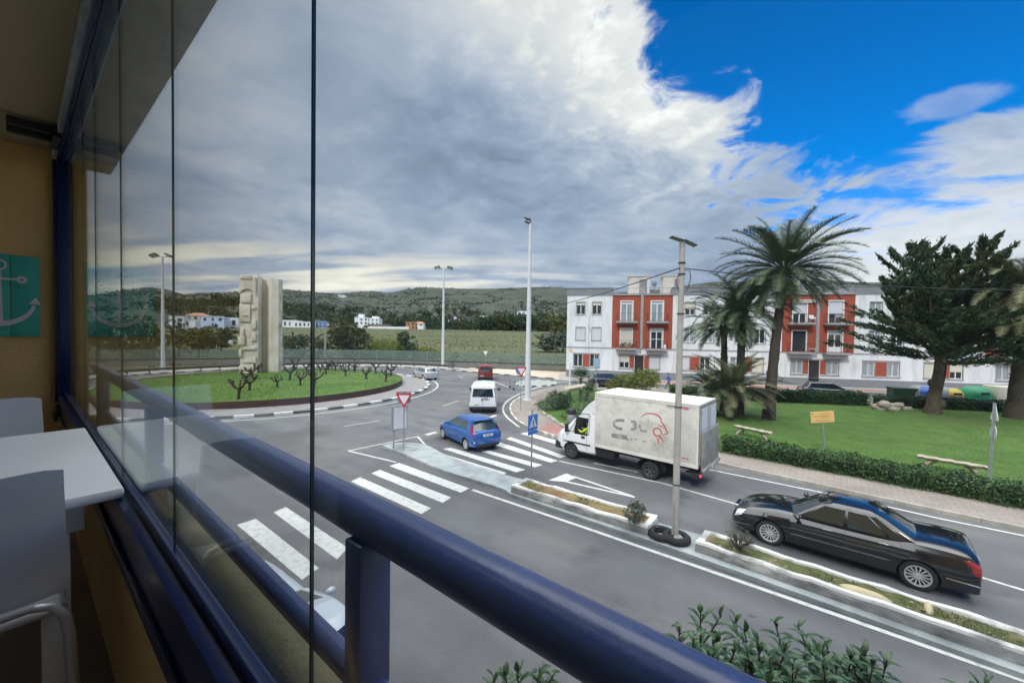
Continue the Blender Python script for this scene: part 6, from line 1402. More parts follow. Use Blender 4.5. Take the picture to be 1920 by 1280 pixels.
# tree line beyond the field and trees at the foot of the hills: individuals sharing three crowns
protos = []
for k, m in enumerate((M_leafd, M_leafo, M_leafd)):
    protos.append(tree(['round dark green tree far beyond the field', 'olive green tree far beyond the field', 'wide deep green tree far beyond the field'][k], *TP(905+k*38, 330), 11, 15 if k < 2 else 19, m, 50+k, 1100, size=1.3, trunk=.02, group=['round dark trees along the far field edge', 'olive trees along the far field edge', 'wide deep green trees along the far field edge'][k]))
rr = random.Random(3); cnt = 0
spots = []
for px in range(905, 1062, 9): spots.append((px+rr.uniform(-3, 3), rr.uniform(320, 350), rr.uniform(.9, 1.35)))
for px in range(300, 1062, 12): spots.append((px+rr.uniform(-5, 5), rr.uniform(380, 425), rr.uniform(.75, 1.1)))
for px in range(310, 1062, 13): spots.append((px+rr.uniform(-5, 5), rr.uniform(455, 520), rr.uniform(.9, 1.3)))
for px in range(310, 900, 15): spots.append((px+rr.uniform(-5, 5), rr.uniform(540, 640), rr.uniform(.9, 1.4)))
for px in range(780, 900, 14): spots.append((px+rr.uniform(-4, 4), rr.uniform(335, 370), rr.uniform(.4, .7)))
for (px, dp, s_) in spots:
    x, y = TP(px, dp); kk_ = rr.choice([0, 0, 1, 2, 2]); where = ('at the foot of the hills' if dp > 440 else 'just beyond the far field edge')+(' on the left' if px < 700 else (' right of the mast' if px > 835 else ' left of the mast')); o = dup(protos[kk_], (x, y, ground_z(x, y)-1.0), rr.uniform(0, 6.28), scale=s_, label=['round dark tree ', 'olive green tree ', 'wide deep green tree '][kk_]+where)
    cnt += 1
# scrub on the hills, countless bushes as one mass
m_ = 16000; A = rng.uniform(-48, 50, m_); R_ = rng.uniform(560, 1480, m_); zz = terr(A, R_); X_ = R_*np.sin(np.radians(A)); Y_ = R_*np.cos(np.radians(A)); dens = fb(X_, Y_, 260, 21, 4)+.9*(A < -12)+np.clip((800-R_)/300, -.3, 1)
k_ = dens > .0; cen = np.stack([X_, Y_, zz+1.5], 1)[k_]; cen = np.repeat(cen, 3, axis=0)+rng.normal(size=(k_.sum()*3, 3))*np.array([2.2, 2.2, .9])
tag(leafmesh('hill_scrub', cen, mat('scrub_leaf', (.022, .034, .020), .9, col2=(.036, .046, .03), scale=.02), size=2.9, asp=.8), 'dark scrub and pines covering the distant hillsides', 'scrub', kind='stuff')
# laurel shrubs just below the balcony
def laurel(label, tips, base, extra, seed):
    r = random.Random(seed); t = thing('laurel_shrub', label, 'shrub', base, 0); B0 = Vector(base); V = []; Fc = []; st = MB()
    def leaf(p, d, L_, w):
        d = d.normalized(); s_ = d.cross(Vector((0, 0, 1))); s_ = s_.normalized() if s_.length > .1 else Vector((1, 0, 0)); up = s_.cross(d); o = len(V)
        for (q, ww, dz) in ((0, .15, 0), (.3, .85, .06), (.6, 1, .03), (.85, .55, -.08), (1, .03, -.2)):
            c = p+d*L_*q+up*dz*L_; e = s_*w*ww*.5; V.extend([c-e+up*w*.18*ww, c, c+e+up*w*.18*ww])
        for k in range(4):
            a = o+k*3; Fc.extend([(a, a+1, a+4, a+3), (a+1, a+2, a+5, a+4)])
    for (px, py, dp) in tips+extra:
        tp = AT(px, py, dp)-B0; lean = Vector((r.gauss(0, .20), r.gauss(0, .20), 1)).normalized(); Ls = r.uniform(.32, .5); bt = tp-lean*Ls; st.tube([bt, bt.lerp(tp, .5), tp], [.006, .005, .003], 5)
        st.tube([bt, bt*.55+Vector((0, 0, -.2)), Vector((r.gauss(0, .08), r.gauss(0, .08), .1))], [.007, .012, .02], 5)
        a = r.uniform(0, 6.28); nl = int(Ls/.0165)
        for k in range(nl):
            s_ = k/nl; p = bt.lerp(tp, s_); a += 2.4; e = rad(4+66*s_**5+r.gauss(0, 13)); d = Vector((math.cos(a)*math.cos(e), math.sin(a)*math.cos(e), math.sin(e))); leaf(p, d, (.105 if s_ < .85 else .075)*r.uniform(.65, 1.2), .027*r.uniform(.75, 1.2))
    b = MB(); b.add(V, Fc); b.build('leaves', mat('laurel_leaf', (.020, .060, .022), .36, col2=(.05, .115, .038), scale=9, spec=.5), t, smooth=70, fix=False); st.build('stems', M_bark, t)
c0 = BW(-1.05, 1.25)
tips = [(1313, 1143, 2.05), (1274, 1173, 2.0), (1353, 1152, 2.15), (1378, 1155, 2.2), (1395, 1178, 2.1), (1452, 1162, 2.1), (1495, 1170, 2.15), (1549, 1204, 2.1), (1592, 1230, 2.0), (1663, 1236, 2.0), (1855, 1274, 2.2), (1610, 1245, 2.2), (1300, 1195, 1.9), (1345, 1190, 1.95), (1420, 1200, 2.0), (1475, 1205, 1.95), (1520, 1215, 2.0), (1570, 1235, 1.95), (1380, 1215, 1.85)]
rx = random.Random(2); extra = [(rx.uniform(1290, 1640), rx.uniform(1215, 1330), rx.uniform(1.8, 2.2)) for _ in range(80)] + [(rx.uniform(1640, 1900), rx.uniform(1290, 1350), rx.uniform(1.9, 2.2)) for _ in range(14)]
laurel('glossy leaved laurel shrub rising below the railing at the bottom right', tips, (c0.x, c0.y, .12), extra, 4)
c1 = BW(.15, 1.3)
laurel('small tip of another glossy shrub showing under the blue handrail', [(945, 1262, 1.95), (968, 1252, 2.0), (1012, 1250, 2.05), (1040, 1262, 2.0), (925, 1272, 1.95)], (c1.x, c1.y, .12), [(rx.uniform(920, 1060), rx.uniform(1275, 1330), rx.uniform(1.8, 2.1)) for _ in range(14)], 5)
# ================================================================ street furniture
def mast(label, x, y, z0, h, r0, r1, m, heads, cat='street lamp', name='street_lamp'):
    t = thing(name, label, cat, (x, y, z0)); b = MB(); b.tube([(0, 0, 0), (0, 0, h*.5), (0, 0, h)], [r0, (r0+r1)*.52, r1], 14); b.lathe([(r0*1.5, 0), (r0*1.5, .04), (r0*1.05, .05)], 14); b.build('pole', m, t, smooth=50)
    heads(t, h); return t
def heads_flood(t, h):
    b = MB(); b.tube([(-.9, 0, h), (.9, 0, h)], .05, 6); b.build('crossbar', M_galv, t)
    for s_ in (-1, 1):
        b = MB(); b.box(-.42, .42, -.32, .32, -.10, .10, bev=.03); b.xf(Matrix.Translation((s_*.95, -.15, h+.12)) @ Matrix.Rotation(s_*.35, 4, 'Y') @ Matrix.Rotation(-.35, 4, 'X')); b.build('floodlight', M_panel, t, smooth=40)
        b = MB(); b.box(-.36, .36, -.26, .26, -.115, -.101); b.xf(Matrix.Translation((s_*.95, -.15, h+.12)) @ Matrix.Rotation(s_*.35, 4, 'Y') @ Matrix.Rotation(-.35, 4, 'X')); b.build('lens', M_lamp, t)
mast('tall white lamp mast beyond the roundabout with two floodlights, left of the white van', -10.45, 61.4, .12, 14.9, .24, .10, M_polew, heads_flood)
mast('white twin floodlight mast left of the stone monument seen through the glass', -43.6, 50.6, .12, 14.2, .23, .10, M_polew, heads_flood)
def heads_dbl(t, h):
    b = MB(); b.tube([(0, 0, h-.1), (.02, 0, h+.15), (-.06, 0, h+.42)], .05, 6); b.tube([(.06, 0, h-.05), (-.1, 0, h+.05)], .045, 6); b.build('bracket', M_panel, t)
    for (z, l_) in ((.30, .50), (.02, .46)):
        b = MB(); b.ico((0, 0, 0), 1, 2, 0, sq=(l_*.55, .16, .09)); b.xf(Matrix.Translation((-.28, -.05, h+z+.05)) @ Matrix.Rotation(.45, 4, 'Y')); b.build('lamp_head', M_panel, t, smooth=60)
mast('thick tall white lamp column on the corner pavement with a double curved head', 1.34, 33.1, .12, 14.35, .25, .10, M_polew, heads_dbl)
def heads_solar(t, h):
    for s_, a in ((-1, .30), (1, .42)):
        b = MB(); b.box(-.18, .18, -.12, .12, -.012, .012, bev=.008); b.xf(Matrix.Translation((s_*.175+.02, 0, h+.06-(.07 if s_ > 0 else -.035))) @ Matrix.Rotation(a, 4, 'Y')); b.build('solar_head', M_panel, t)
    b = MB(); b.box(-.06, .06, -.06, .06, h-.06, h+.06, bev=.01); b.build('bracket', M_galv, t)
    b = MB(); b.tube([(.02, -.12, h-.75), (.16, -.12, h-.75), (.20, -.10, h-.95), (.12, -.10, h-1.25), (.05, -.10, h-1.3)], .012, 5); b.tube([(-.10, -.06, h-.85), (-.16, -.04, h-1.05), (-.08, -.06, h-1.28)], .010, 5); b.build('cable_loop', M_wire, t)
    b = MB()
    for z in (h-.55, h-.85, h-4.4, h-6.5, h-1.9): b.lathe([(.080, z), (.096, z), (.096, z+.03), (.080, z+.03)], 14, closed=True)
    b.build('band', M_wire, t)
tp_ = mast('slim weathered concrete lamp pole on the median with two flat solar panels', 4.50, 10.86, .10, 8.0, .092, .070, M_polec, heads_solar)
b = MB(); b.tube([(-.10, -.06, .05), (-.10, -.07, 1.1)], .018, 6); b.build('conduit', M_polec, tp_)
for (dx, dy, z, lb) in ((.02, -.04, .10, 'worn black tyre lying around the foot of the median lamp pole'), (-.30, .16, .10, 'second black tyre half under the one around the pole foot')):
    b = MB(); b.lathe([(.20, 0), (.19, .08), (.22, .16), (.30, .18), (.36, .13), (.37, .08), (.36, .03), (.30, 0)], 28, closed=True); o = b.build('tyre', M_rubber, smooth=50); o.location = (4.50+dx, 10.86+dy, z); tag(o, lb, 'tyre', 'tyres at the pole foot')
b = MB(); b.lathe([(.01, 0), (.19, 0), (.17, .10), (.12, .14), (.01, .15)], 14); 
for k in range(12): b.ico((random.uniform(-.15, .15), random.uniform(-.15, .15), .12), .025, 1, .3)
o = b.build('mortar_collar', M_conc); o.location = (4.52, 10.82, .105); tag(o, 'rough mortar and rubble filling the tyre around the pole foot', 'mortar')
# overhead cable
def sag(a, b_, s_, n=14): a, b_ = Vector(a), Vector(b_); return [a.lerp(b_, k/n)-Vector((0, 0, s_*4*(k/n)*(1-k/n))) for k in range(n+1)]
b = MB(); b.tube(sag((4.42, 10.80, 7.42), (1.30, 33.0, 7.55), .25), .016, 5, cap=False); b.tube(sag((1.30, 33.0, 7.50), (-10.4, 61.3, 8.9), .5), .02, 4, cap=False); b.tube(sag((4.58, 10.86, 7.42), (26, 17, 8.0), .35), .014, 5, cap=False)
tag(b.build('overhead_cable', M_wire), 'black overhead cable strung from the concrete pole to the white column and the park', 'cable')
def post(b, h, r=.03): b.tube([(0, 0, 0), (0, 0, h)], r, 10)
def tri(s_, inv=True, rnd=.10):
    """rounded triangle outline (x,z) centred, side s_"""
    h = s_*.866; P = [(-s_/2, h/3), (s_/2, h/3), (0, -2*h/3)]
    if not inv: P = [(x, -z) for x, z in P]
    out = []
    for i in range(3):
        p = Vector(P[i]); a = Vector(P[i-1]); c = Vector(P[(i+1) % 3]); u = (a-p).normalized(); w = (c-p).normalized()
        for k in range(5): t = k/4; q0 = p+u*s_*rnd*(1-t)*1.0+w*s_*rnd*t*1.0; q = q0*.75+p*.25 if 0 < k < 4 else q0; out.append((q.x, q.y))
    return out
def sign(label, x, y, z0, rz, h, cat='road sign'):
    t = thing('road_sign', label, cat, (x, y, z0), rz); b = MB(); post(b, h); b.build('pole', M_galv, t, smooth=60); return t
def face(t, poly, z, y, th, m, name): b = MB(); b.plate([(p[0], y, p[1]+z) for p in poly], (0, -1, 0), th); return b.build(name, m, t)
def yieldsign(label, x, y, z0, rz, zc, s_, h, back=False):
    t = sign(label, x, y, z0, rz, h); p = face(t, tri(s_), zc, -.035, .012, M_signr if not back else M_signw, 'plate')
    if not back: face(t, [(q[0]*.66, q[1]*.66) for q in tri(s_)], zc, -.0475, .003, M_signw, 'white_centre')
    return t
t = yieldsign('red and white give way sign on the blue grey traffic island', -4.94, 18.65, .10, rad(6), 2.42, .78, 2.75)
face(t, [(q[0]*.96-.02, q[1]*.96) for q in tri(.80)], 2.50, .055, .012, M_signr, 'second_plate'); b = MB(); b.box(-.31, .29, .04, .048, 2.18, 2.72); b.build('back_plate', M_galv, t)
yieldsign('red and white give way sign in front of the thick white lamp column', .68, 28.6, .12, rad(4), 2.82, .82, 3.0)
yieldsign('small pale give way sign seen from behind near the far fence', -4.0, 61.5, .12, rad(10), 2.35, .8, 2.6, True)
t = thing('display_panel', 'grey double post information panel beside the give way sign', 'information panel', (-5.28, 19.0, .10), rad(38)); b = MB(); b.tube([(-.24, 0, 0), (-.24, 0, .95)], .035, 8); b.tube([(.30, .1, 0), (.30, .1, .95)], .035, 8); b.build('post', M_galv, t, smooth=60)
b = MB(); b.box(-.34, .40, -.07, .07, .86, 2.02, bev=.01); b.build('frame', M_galv, t); b = MB(); b.box(-.27, .36, -.075, -.0705, .93, 1.95); b.build('sheet', M_signw, t)
def crossing_face(t, zc, s_, y=-.035, band_=True):
    q = s_/2; p = face(t, [(-q, -q), (q, -q), (q, q), (-q, q)], zc, y, .012, M_signb, 'plate')
    face(t, [(-q*.80, -q*.62), (q*.80, -q*.62), (0, q*.84)], zc, y-.0125, .003, M_signw, 'white_triangle')
    b = MB(); yy = y-.016; y2 = yy-.003
    b.lathe([(.001, yy), (s_*.045, yy), (s_*.045, y2), (.001, y2)], 10, c=(0, 0, zc+s_*.17), axis='y')
    R = lambda pts, w: rib(b, [(p[0]*s_, zc+p[1]*s_) for p in pts], w*s_, y2, yy)
    R([(0, .12), (.0, -.05)], .085); R([(0, -.04), (-.10, -.24)], .05); R([(.01, -.04), (.08, -.14), (.11, -.25)], .05); R([(0, .10), (-.10, -.0)], .035); R([(.01, .10), (.10, .02)], .035)
    for k in range(4): R([(-.20+k*.12, -.29), (-.17+k*.12, -.25)], .05)
    b.build('walking_figure', M_signk, p)
    if band_: b2 = face(t, [(-q, -q-s_*.26), (q, -q-s_*.26), (q, -q-s_*.04), (-q, -q-s_*.04)], zc, y, .012, M_signb, 'lower_plate')
t = sign('blue pedestrian crossing sign on a pole at the tip of the short planter', .80, 15.1, .36, rad(50), 2.42); crossing_face(t, 1.93, .58)
t = sign('pale backed square sign on a tall post behind the truck cab', 7.44, 35.5, .12, rad(16), 3.6); face(t, [(-.33, -.4), (.33, -.4), (.33, .4), (-.33, .4)], 2.95, -.035, .012, mat('sign_back_pale', (.36, .48, .62), .5), 'plate')
t = sign('round blue arrow sign on the small far splitter island', .85, 45.6, .12, rad(0), 1.7); face(t, [(.38*math.cos(a), .42*math.sin(a)) for a in np.linspace(0, 2*math.pi, 25)[:-1]], 1.2, -.035, .012, M_signb, 'plate')
b = MB(); rib(b, [(-.16, 1.36), (.08, 1.12)], .11, -.052, -.048); b.add([(.20, -.053, 1.0), (.17, -.053, 1.24), (-.05, -.053, 1.04)], [(0, 1, 2)]); b.build('arrow', M_signw, t)
t = sign('round speed sign far left between the glass joint and the monument', *TP(432, 84), .0, rad(30), 2.9); face(t, [(.42*math.cos(a), .42*math.sin(a)) for a in np.linspace(0, 2*math.pi, 25)[:-1]], 2.7, -.035, .012, M_signw, 'plate')
# right hand pole with two signs seen from behind
t = thing('road_sign', 'leaning grey pole with triangular and round signs seen edge on at the right', 'road sign', (18.58, 15.58, .14), rad(0)); t.rotation_euler = (0, rad(3), rad(22))
b = MB(); b.box(-.04, .04, -.04, .04, 0, 3.05, bev=.008); b.build('pole', M_galv, t)
def bplate(poly, zc, ang, m, nm, back):
    b = MB(); b.plate([(p[0], 0, p[1]) for p in poly], (0, 1, 0), .012); o = b.build(nm, m, t); o.location = (.06, 0, zc); o.rotation_euler = (0, 0, ang); return o
bplate(tri(.80, False), 2.62, rad(34), M_signw, 'triangular_plate', 1); bplate([(.30*math.cos(a), .30*math.sin(a)) for a in np.linspace(0, 2*math.pi, 25)[:-1]], 1.90, rad(34), M_signw, 'round_plate', 1)
# orange notice board
t = thing('notice_board', 'orange notice board on a leaning grey post on the lawn', 'sign', (14.75, 18.9, .16)); t.rotation_euler = (0, rad(-6), rad(-8)); b = MB(); b.tube([(0, 0, 0), (0, 0, 1.55)], .045, 10); b.build('post', M_galv, t, smooth=60)
b = MB(); b.box(-.50, .50, -.075, -.05, 1.50, 2.02, bev=.004); bd = b.build('board', M_signy, t); b = MB(); rn = random.Random(4)
for (z, x0, x1, hh) in ((1.91, -.05, .22, .025), (1.80, -.34, -.24, .035), (1.80, -.18, .30, .035), (1.72, -.05, .22, .028), (1.585, -.28, -.20, .035), (1.585, -.14, .28, .035)):
    x = x0
    while x < x1: w_ = rn.uniform(.016, .03); b.box(x, x+w_, -.079, -.0755, z-hh/2*rn.uniform(.6, 1), z+hh/2*rn.uniform(.7, 1.2)); x += w_+rn.uniform(.008, .014)
b.build('lettering', mat('brown_print', (.28, .14, .05), .6), bd); b = MB(); b.box(-.43, -.40, -.079, -.0755, 1.88, 1.96); b.build('crest', M_signk, bd)
# wooden direction sign, litter bin
t = thing('direction_sign', 'cream arrow shaped direction sign on a dark green post in the corner garden', 'sign', (3.86, 26.6, .12), rad(8)); b = MB(); b.tube([(0, 0, 0), (0, 0, 1.8)], .055, 10); b.build('post', mat('green_post', (.03, .06, .04), .5), t, smooth=60)
b = MB(); b.tube([(-.42, -.05, 1.76), (-.30, -.05, 1.78), (.98, -.05, 2.02), (1.02, -.05, 2.03)], [.05, .19, .19, .14], 14); o = b.build('board', mat('aged_cream', (.42, .39, .30), .8), t, smooth=50); b = MB(); rn = random.Random(9)
x = -.15
while x < .62: w_ = rn.uniform(.02, .035); z = 1.815+(x+.15)*.18; b.box(x, x+w_, -.252, -.235, z-.03, z+.035); x += w_+.014
b.build('lettering', M_signk, o); b = MB(); b.lathe([(.001, -.01), (.07, -.01), (.07, .012), (.001, .012)], 12, c=(.88, -.24, 2.0), axis='y'); b.build('emblem', M_signk, o)
b = MB(); b.tube([(-.02, 0, 1.7), (-.02, 0, 3.6)], .05, 8); o = b.build('post_top', M_wshut, t)
t = thing('litter_bin', 'grey cylindrical litter bin with a dark rim beside the direction sign', 'litter bin', (3.66, 24.4, .12)); b = MB(); b.lathe([(.24, .15), (.25, .2), (.25, .62), (.24, .64)], 18); b.build('drum', M_galv, t, smooth=50); b = MB(); b.lathe([(.26, .64), (.27, .66), (.27, .92), (.22, .97), (.02, .98)], 18); b.build('hood', M_plastic, t, smooth=50); b = MB(); b.tube([(0, 0, 0), (0, 0, .2)], .05, 8); b.build('foot', M_galv, t)
for (px, py, lb) in ((956, 727.5, 'banded dark bollard, left one of the pair on the far road triangle'), (963, 731.5, 'banded dark bollard, right one of the pair on the far road triangle')):
    q = G(px, py); t = thing('bollard', lb, 'bollard', (q.x, q.y, 0), 0, 'flexible bollards'); b = MB(); b.lathe([(.10, 0), (.09, .02), (.075, .74), (.02, .78)], 12); b.build('shaft', mat('bollard_blue', (.03, .05, .12), .5), t, smooth=50)
    for z in (.32, .56): b = MB(); b.lathe([(.084, z), (.084, z+.09)], 12); b.build('band', M_signw, t)
# white post in the street garden
b = MB(); post(b, 2.3, .04); b.tube([(0, 0, 2.3), (.5, 0, 2.32)], .03, 6); o = b.build('white_post', M_polew); o.location = (18.2, 38.6, .12); tag(o, 'thin white post with a short arm standing at the low hedge', 'post')
b = MB(); post(b, .95, .10); o = b.build('utility_post', M_conc); b = MB()
t = thing('utility_pole', 'short grey concrete utility pole in front of the broad olive tree', 'pole', (*TP(610, 73), 0)); o.parent = t; o.scale = (1.6, 1.6, 5.4); o.name = 'shaft'; b.box(-.9, .1, -.05, .05, 4.3, 4.4); b.build('crossarm', M_conc, t)
# barrier, low wall, fence
fpts = [Vector(p) for p in [(12, 60.5), (3.2, 61.2), (-8, 64.0), (-22, 66.5), (-36, 66), (-48, 61.5), (-60, 54.5), (-76, 43)]]; fsm = chaikin(fpts, 2)
b = MB(); strip(b, fsm, 0, .22, .0, .80, seg=3); t = thing('low_wall', 'low grey masonry wall with a dark coping behind the roundabout', 'wall', (0, 0, 0)); b.build('wall', mat('grey_masonry', (.24, .235, .22), .95, col2=(.17, .165, .155), scale=1.5, bump=.4, bscale=4), t); b = MB(); strip(b, fsm, -.04, .26, .80, .90, seg=3); b.build('coping', M_panel, t)
t = thing('mesh_fence', 'long green and grey mesh fence along the marsh field', 'fence', (0, 0, 0)); b = MB(); strip(b, [p+Vector((.0, .5)) for p in fsm], 0, .012, .85, 2.25, seg=3); b.build('netting', M_meshf, t)
L_ = 0; pts = [p+Vector((0, .5)) for p in fsm]; cum_ = [0]
for i in range(1, len(pts)): cum_.append(cum_[-1]+(pts[i]-pts[i-1]).length)
k = 0; s_ = 0
while s_ < cum_[-1] and k < 60:
    i = max(j for j in range(len(cum_)) if cum_[j] <= s_); i = min(i, len(pts)-2); q = pts[i].lerp(pts[i+1], (s_-cum_[i])/max(.001, cum_[i+1]-cum_[i])); b = MB(); b.tube([(q.x, q.y, 0), (q.x, q.y, 2.32)], .035, 6); b.build('post', M_galv, t); s_ += 2.9; k += 1
b = MB(); b.tube([(p.x, p.y, 2.27) for p in pts], .02, 4, cap=False); b.build('top_wire', M_galv, t)
kk = [p for p in KOs if -58 < p.x < -7.2]; ko = offs(kk, -.9)
t = thing('crash_barrier', 'dark steel crash barrier curving round the far side of the roundabout', 'crash barrier', (0, 0, 0)); b = MB()
for dz in (.46, .62): b.tube([(p.x, p.y, (dz if i > 1 else .15)) for i, p in enumerate(ko)], .07, 6)
b.tube([(p.x, p.y, (.54 if i > 1 else .12)) for i, p in enumerate(ko)], .05, 5); b.build('beam', M_panel, t)
acc = 0
for i in range(1, len(ko)):
    acc += (ko[i]-ko[i-1]).length
    if acc > 1.9: acc = 0; b = MB(); b.box(ko[i].x-.05, ko[i].x+.05, ko[i].y-.05, ko[i].y+.05, .1, .58); b.build('post', M_panel, t)
# ================================================================ monument
t = thing('stone_monument', 'tall two part pale stone monument carved with stacked blocks on the roundabout', 'monument', (-27.3, 43.9, .55), rad(14)); t.scale = (.84, .84, 1.0)
H0 = 10.65
b = MB(); b.box(-2.05, .02, -.70, .95, 0, H0, bev=.06); b.build('carved_slab', M_stone, t, smooth=30)
b = MB(); b.prism([(.44, 1.1), (.50, .72), (1.30, .02), (2.10, .16), (2.15, .3), (2.15, 1.7), (.44, 1.7)], 0, H0-.15); b.build('plain_slab', M_stone, t)
b = MB(); b.box(.022, .438, .80, 1.5, 0, H0-.2, bev=.03); b.build('joining_slab', M_stoned, t, smooth=30)
X0 = lambda zx: -2.05+(zx-165)/180*1.85; Zz = lambda zy: (1165-zy)/100
def blk_(zx0, zx1, zy0, zy1, d, m=M_stone): b = MB(); b.box(X0(zx0), X0(zx1), -.70-d, -.66, Zz(zy1), Zz(zy0), bev=min(.03, d*.3)); b.build('relief_block', m, t, smooth=30)
# arch head
b = MB(); P = [(X0(165), Zz(285))]+[(X0(252)+.80*math.cos(a), Zz(300)+.58*math.sin(a)) for a in np.linspace(math.pi, 0, 13)]+[(X0(345), Zz(310)), (X0(345), Zz(118)), (X0(165), Zz(118))]; b.plate([(p[0], -.67, p[1]) for p in P], (0, -1, 0), .26); b.build('arch_head', M_stone, t)
for a in [(185, 300, 100, 140, .36), (182, 292, 292, 388, .22), (165, 282, 408, 590, .20), (300, 345, 570, 665, .26), (182, 215, 660, 740, .20), (155, 225, 745, 835, .32), (300, 345, 705, 790, .22), (200, 345, 853, 885, .22), (158, 192, 885, 962, .22), (165, 320, 1055, 1100, .28), (155, 345, 1120, 1165, .12), (205, 262, 512, 528, .30), (290, 345, 425, 455, .12), (228, 300, 775, 850, .06)]: blk_(*a)
b = MB(); b.plate([(X0(195), -.68, Zz(1020)), (X0(345), -.68, Zz(1020)), (X0(345), -.68, Zz(960))], (0, -1, 0), .22); b.build('wedge', M_stone, t)
b = MB(); b.tube([(X0(350), 0, H0), (X0(350), 0, H0+.35)], .02, 5); b.build('spike', M_iron, t)
for z0_, z1_ in ((8.5, 9.2), (5.4, 6.0), (3.4, 4.1), (1.2, 2.2), (6.9, 7.6)): b = MB(); b.box(2.10, 2.26, .35, 1.1, z0_, z1_, bev=.02); b.build('relief_block', M_stone, t, smooth=30)
# ================================================================ vines on the island
def vine(seed):
    r = random.Random(seed); b = MB(); h = r.uniform(.55, .75); lean = r.uniform(-.15, .15); b.tube([(0, 0, -.05), (lean*.4, 0, h*.5), (lean, .02, h)], [.11, .09, .10], 7)
    for k in range(r.choice([4, 5, 5])):
        a = k*1.35+r.uniform(-.4, .4); c = (lean, .02, h*.92); m1 = (lean+math.cos(a)*.28, math.sin(a)*.28, h+r.uniform(.02, .14)); m2 = (lean+math.cos(a)*.50, math.sin(a)*.46, h+r.uniform(.22, .42)); m3 = (m2[0]+r.uniform(-.10, .10), m2[1]+r.uniform(-.1, .1), m2[2]+r.uniform(.12, .26)); b.tube([c, m1, m2, m3], [.08, .06, .05, .035], 6)
        for j in range(4): q = random.choice([m2, m3]); b.ico((q[0]+r.uniform(-.06, .06), q[1]+r.uniform(-.06, .06), q[2]+r.uniform(-.04, .06)), r.uniform(.05, .085), 1, .35)
    return b.build('gnarled_vine', M_vine, smooth=70)
vp = [vine(k) for k in range(5)]; vm_ = [o.data for o in vp]
for o in vp: bpy.data.objects.remove(o)
for i, (px, py, s_) in enumerate([(447, 745, 1.25), (462, 722, 1.2), (475, 716, 1.15), (468, 733, 1.2), (485, 701, 1.0), (555, 690, 1.15), (563, 724, 1.2), (588, 728, 1.25), (611, 704, 1.1), (628, 695, 1.2), (621, 690, 1.0), (648, 707, 1.1), (665, 697, 1.15), (658, 689, 1.0), (687, 711, 1.15), (705, 699, 1.15), (700, 689, .9), (723, 714, 1.1), (745, 702, 1.2), (600, 700, .9), (543, 716, 1.2), (520, 728, 1.0), (672, 690, .9), (640, 688, .9), (575, 700, 1.0)]):
    q = G(px, py, .72); R_ = math.hypot(q.x-CI.x, q.y-CI.y)
    if R_ > 11.6: q = Vector((CI.x+(q.x-CI.x)*11.4/R_, CI.y+(q.y-CI.y)*11.4/R_, 0)); R_ = 11.4
    o = bpy.data.objects.new('gnarled_vine', vm_[i % 5]); COL.objects.link(o); o.location = (q.x, q.y, .56+.39*(1-(R_/12.21)**2)); o.scale = (s_*.86,)*3; o.rotation_euler = (0, 0, i*1.9)
    tag(o, 'gnarled bare vine stump growing in the roundabout grass', 'vine', 'old vines planted on the roundabout')
# ================================================================ park things
def bench(label, A, B_):
    A, B_ = Vector(A[:2]), Vector(B_[:2]); d = B_-A; Ln = d.length; m_ = (A+B_)/2; t = thing('log_bench', label, 'bench', (m_.x, m_.y, .15), math.atan2(d.y, d.x), 'pale log benches on the lawn')
    b = MB(); n = 14; vs = []; fs = []
    for i in range(n+1):
        x = -Ln/2+Ln*i/n; w_ = .21+.025*math.sin(i*1.3); zt = .46+.015*math.sin(i*2.1)
        for k in range(9): a = math.pi*k/8; vs.append((x, w_*math.cos(a), zt-.13*math.sin(a)-.0))
    for i in range(n):
        for k in range(8): q = i*9+k; fs.append((q, q+1, q+10, q+9))
        fs.append((i*9+8, i*9, i*9+9, i*9+17))
    fs += [tuple(range(9)), tuple(n*9+k for k in range(9))[::-1]]; b.add(vs, fs); b.build('seat', M_wood, t, smooth=50)
    for s_ in (-1, 1):
        b = MB(); b.tube([(s_*Ln*.20, .05, .36), (s_*Ln*.30, 0, .30), (s_*Ln*.37, -.06, .14), (s_*Ln*.41, -.12, 0)], [.07, .075, .07, .075], 8); b.build('leg', M_wood, t, smooth=60)
        b = MB(); b.tube([(s_*Ln*.20, -.03, .36), (s_*Ln*.28, .08, .24), (s_*Ln*.33, .18, 0)], [.06, .065, .065], 8); b.build('leg', M_wood, t, smooth=60)
    return t
bench('pale weathered log bench near the tall palm', G(1378, 797, .6), G(1446, 811, .6))
bench('pale weathered log bench close to the leaning sign pole', G(1720, 853, .6), G(1852, 875, .6))
rn = random.Random(8); rc = G(1678, 768, .15)
for i in range(13):
    x = rc.x+rn.uniform(-1.3, 1.2); y = rc.y+rn.uniform(-.5, .6); r_ = rn.uniform(.2, .48); b = MB(); b.ico((0, 0, 0), r_, 2, .14, sq=(1.1, .8, .7)); o = b.build('rock', M_rock, smooth=25); o.location = (x, y, .15+r_*.35+(.25 if i < 4 else 0)); o.rotation_euler = (0, 0, rn.uniform(0, 6)); tag(o, 'rough brown grey rock in the heap beside the conifer', 'rock', 'rocks heaped on the lawn')
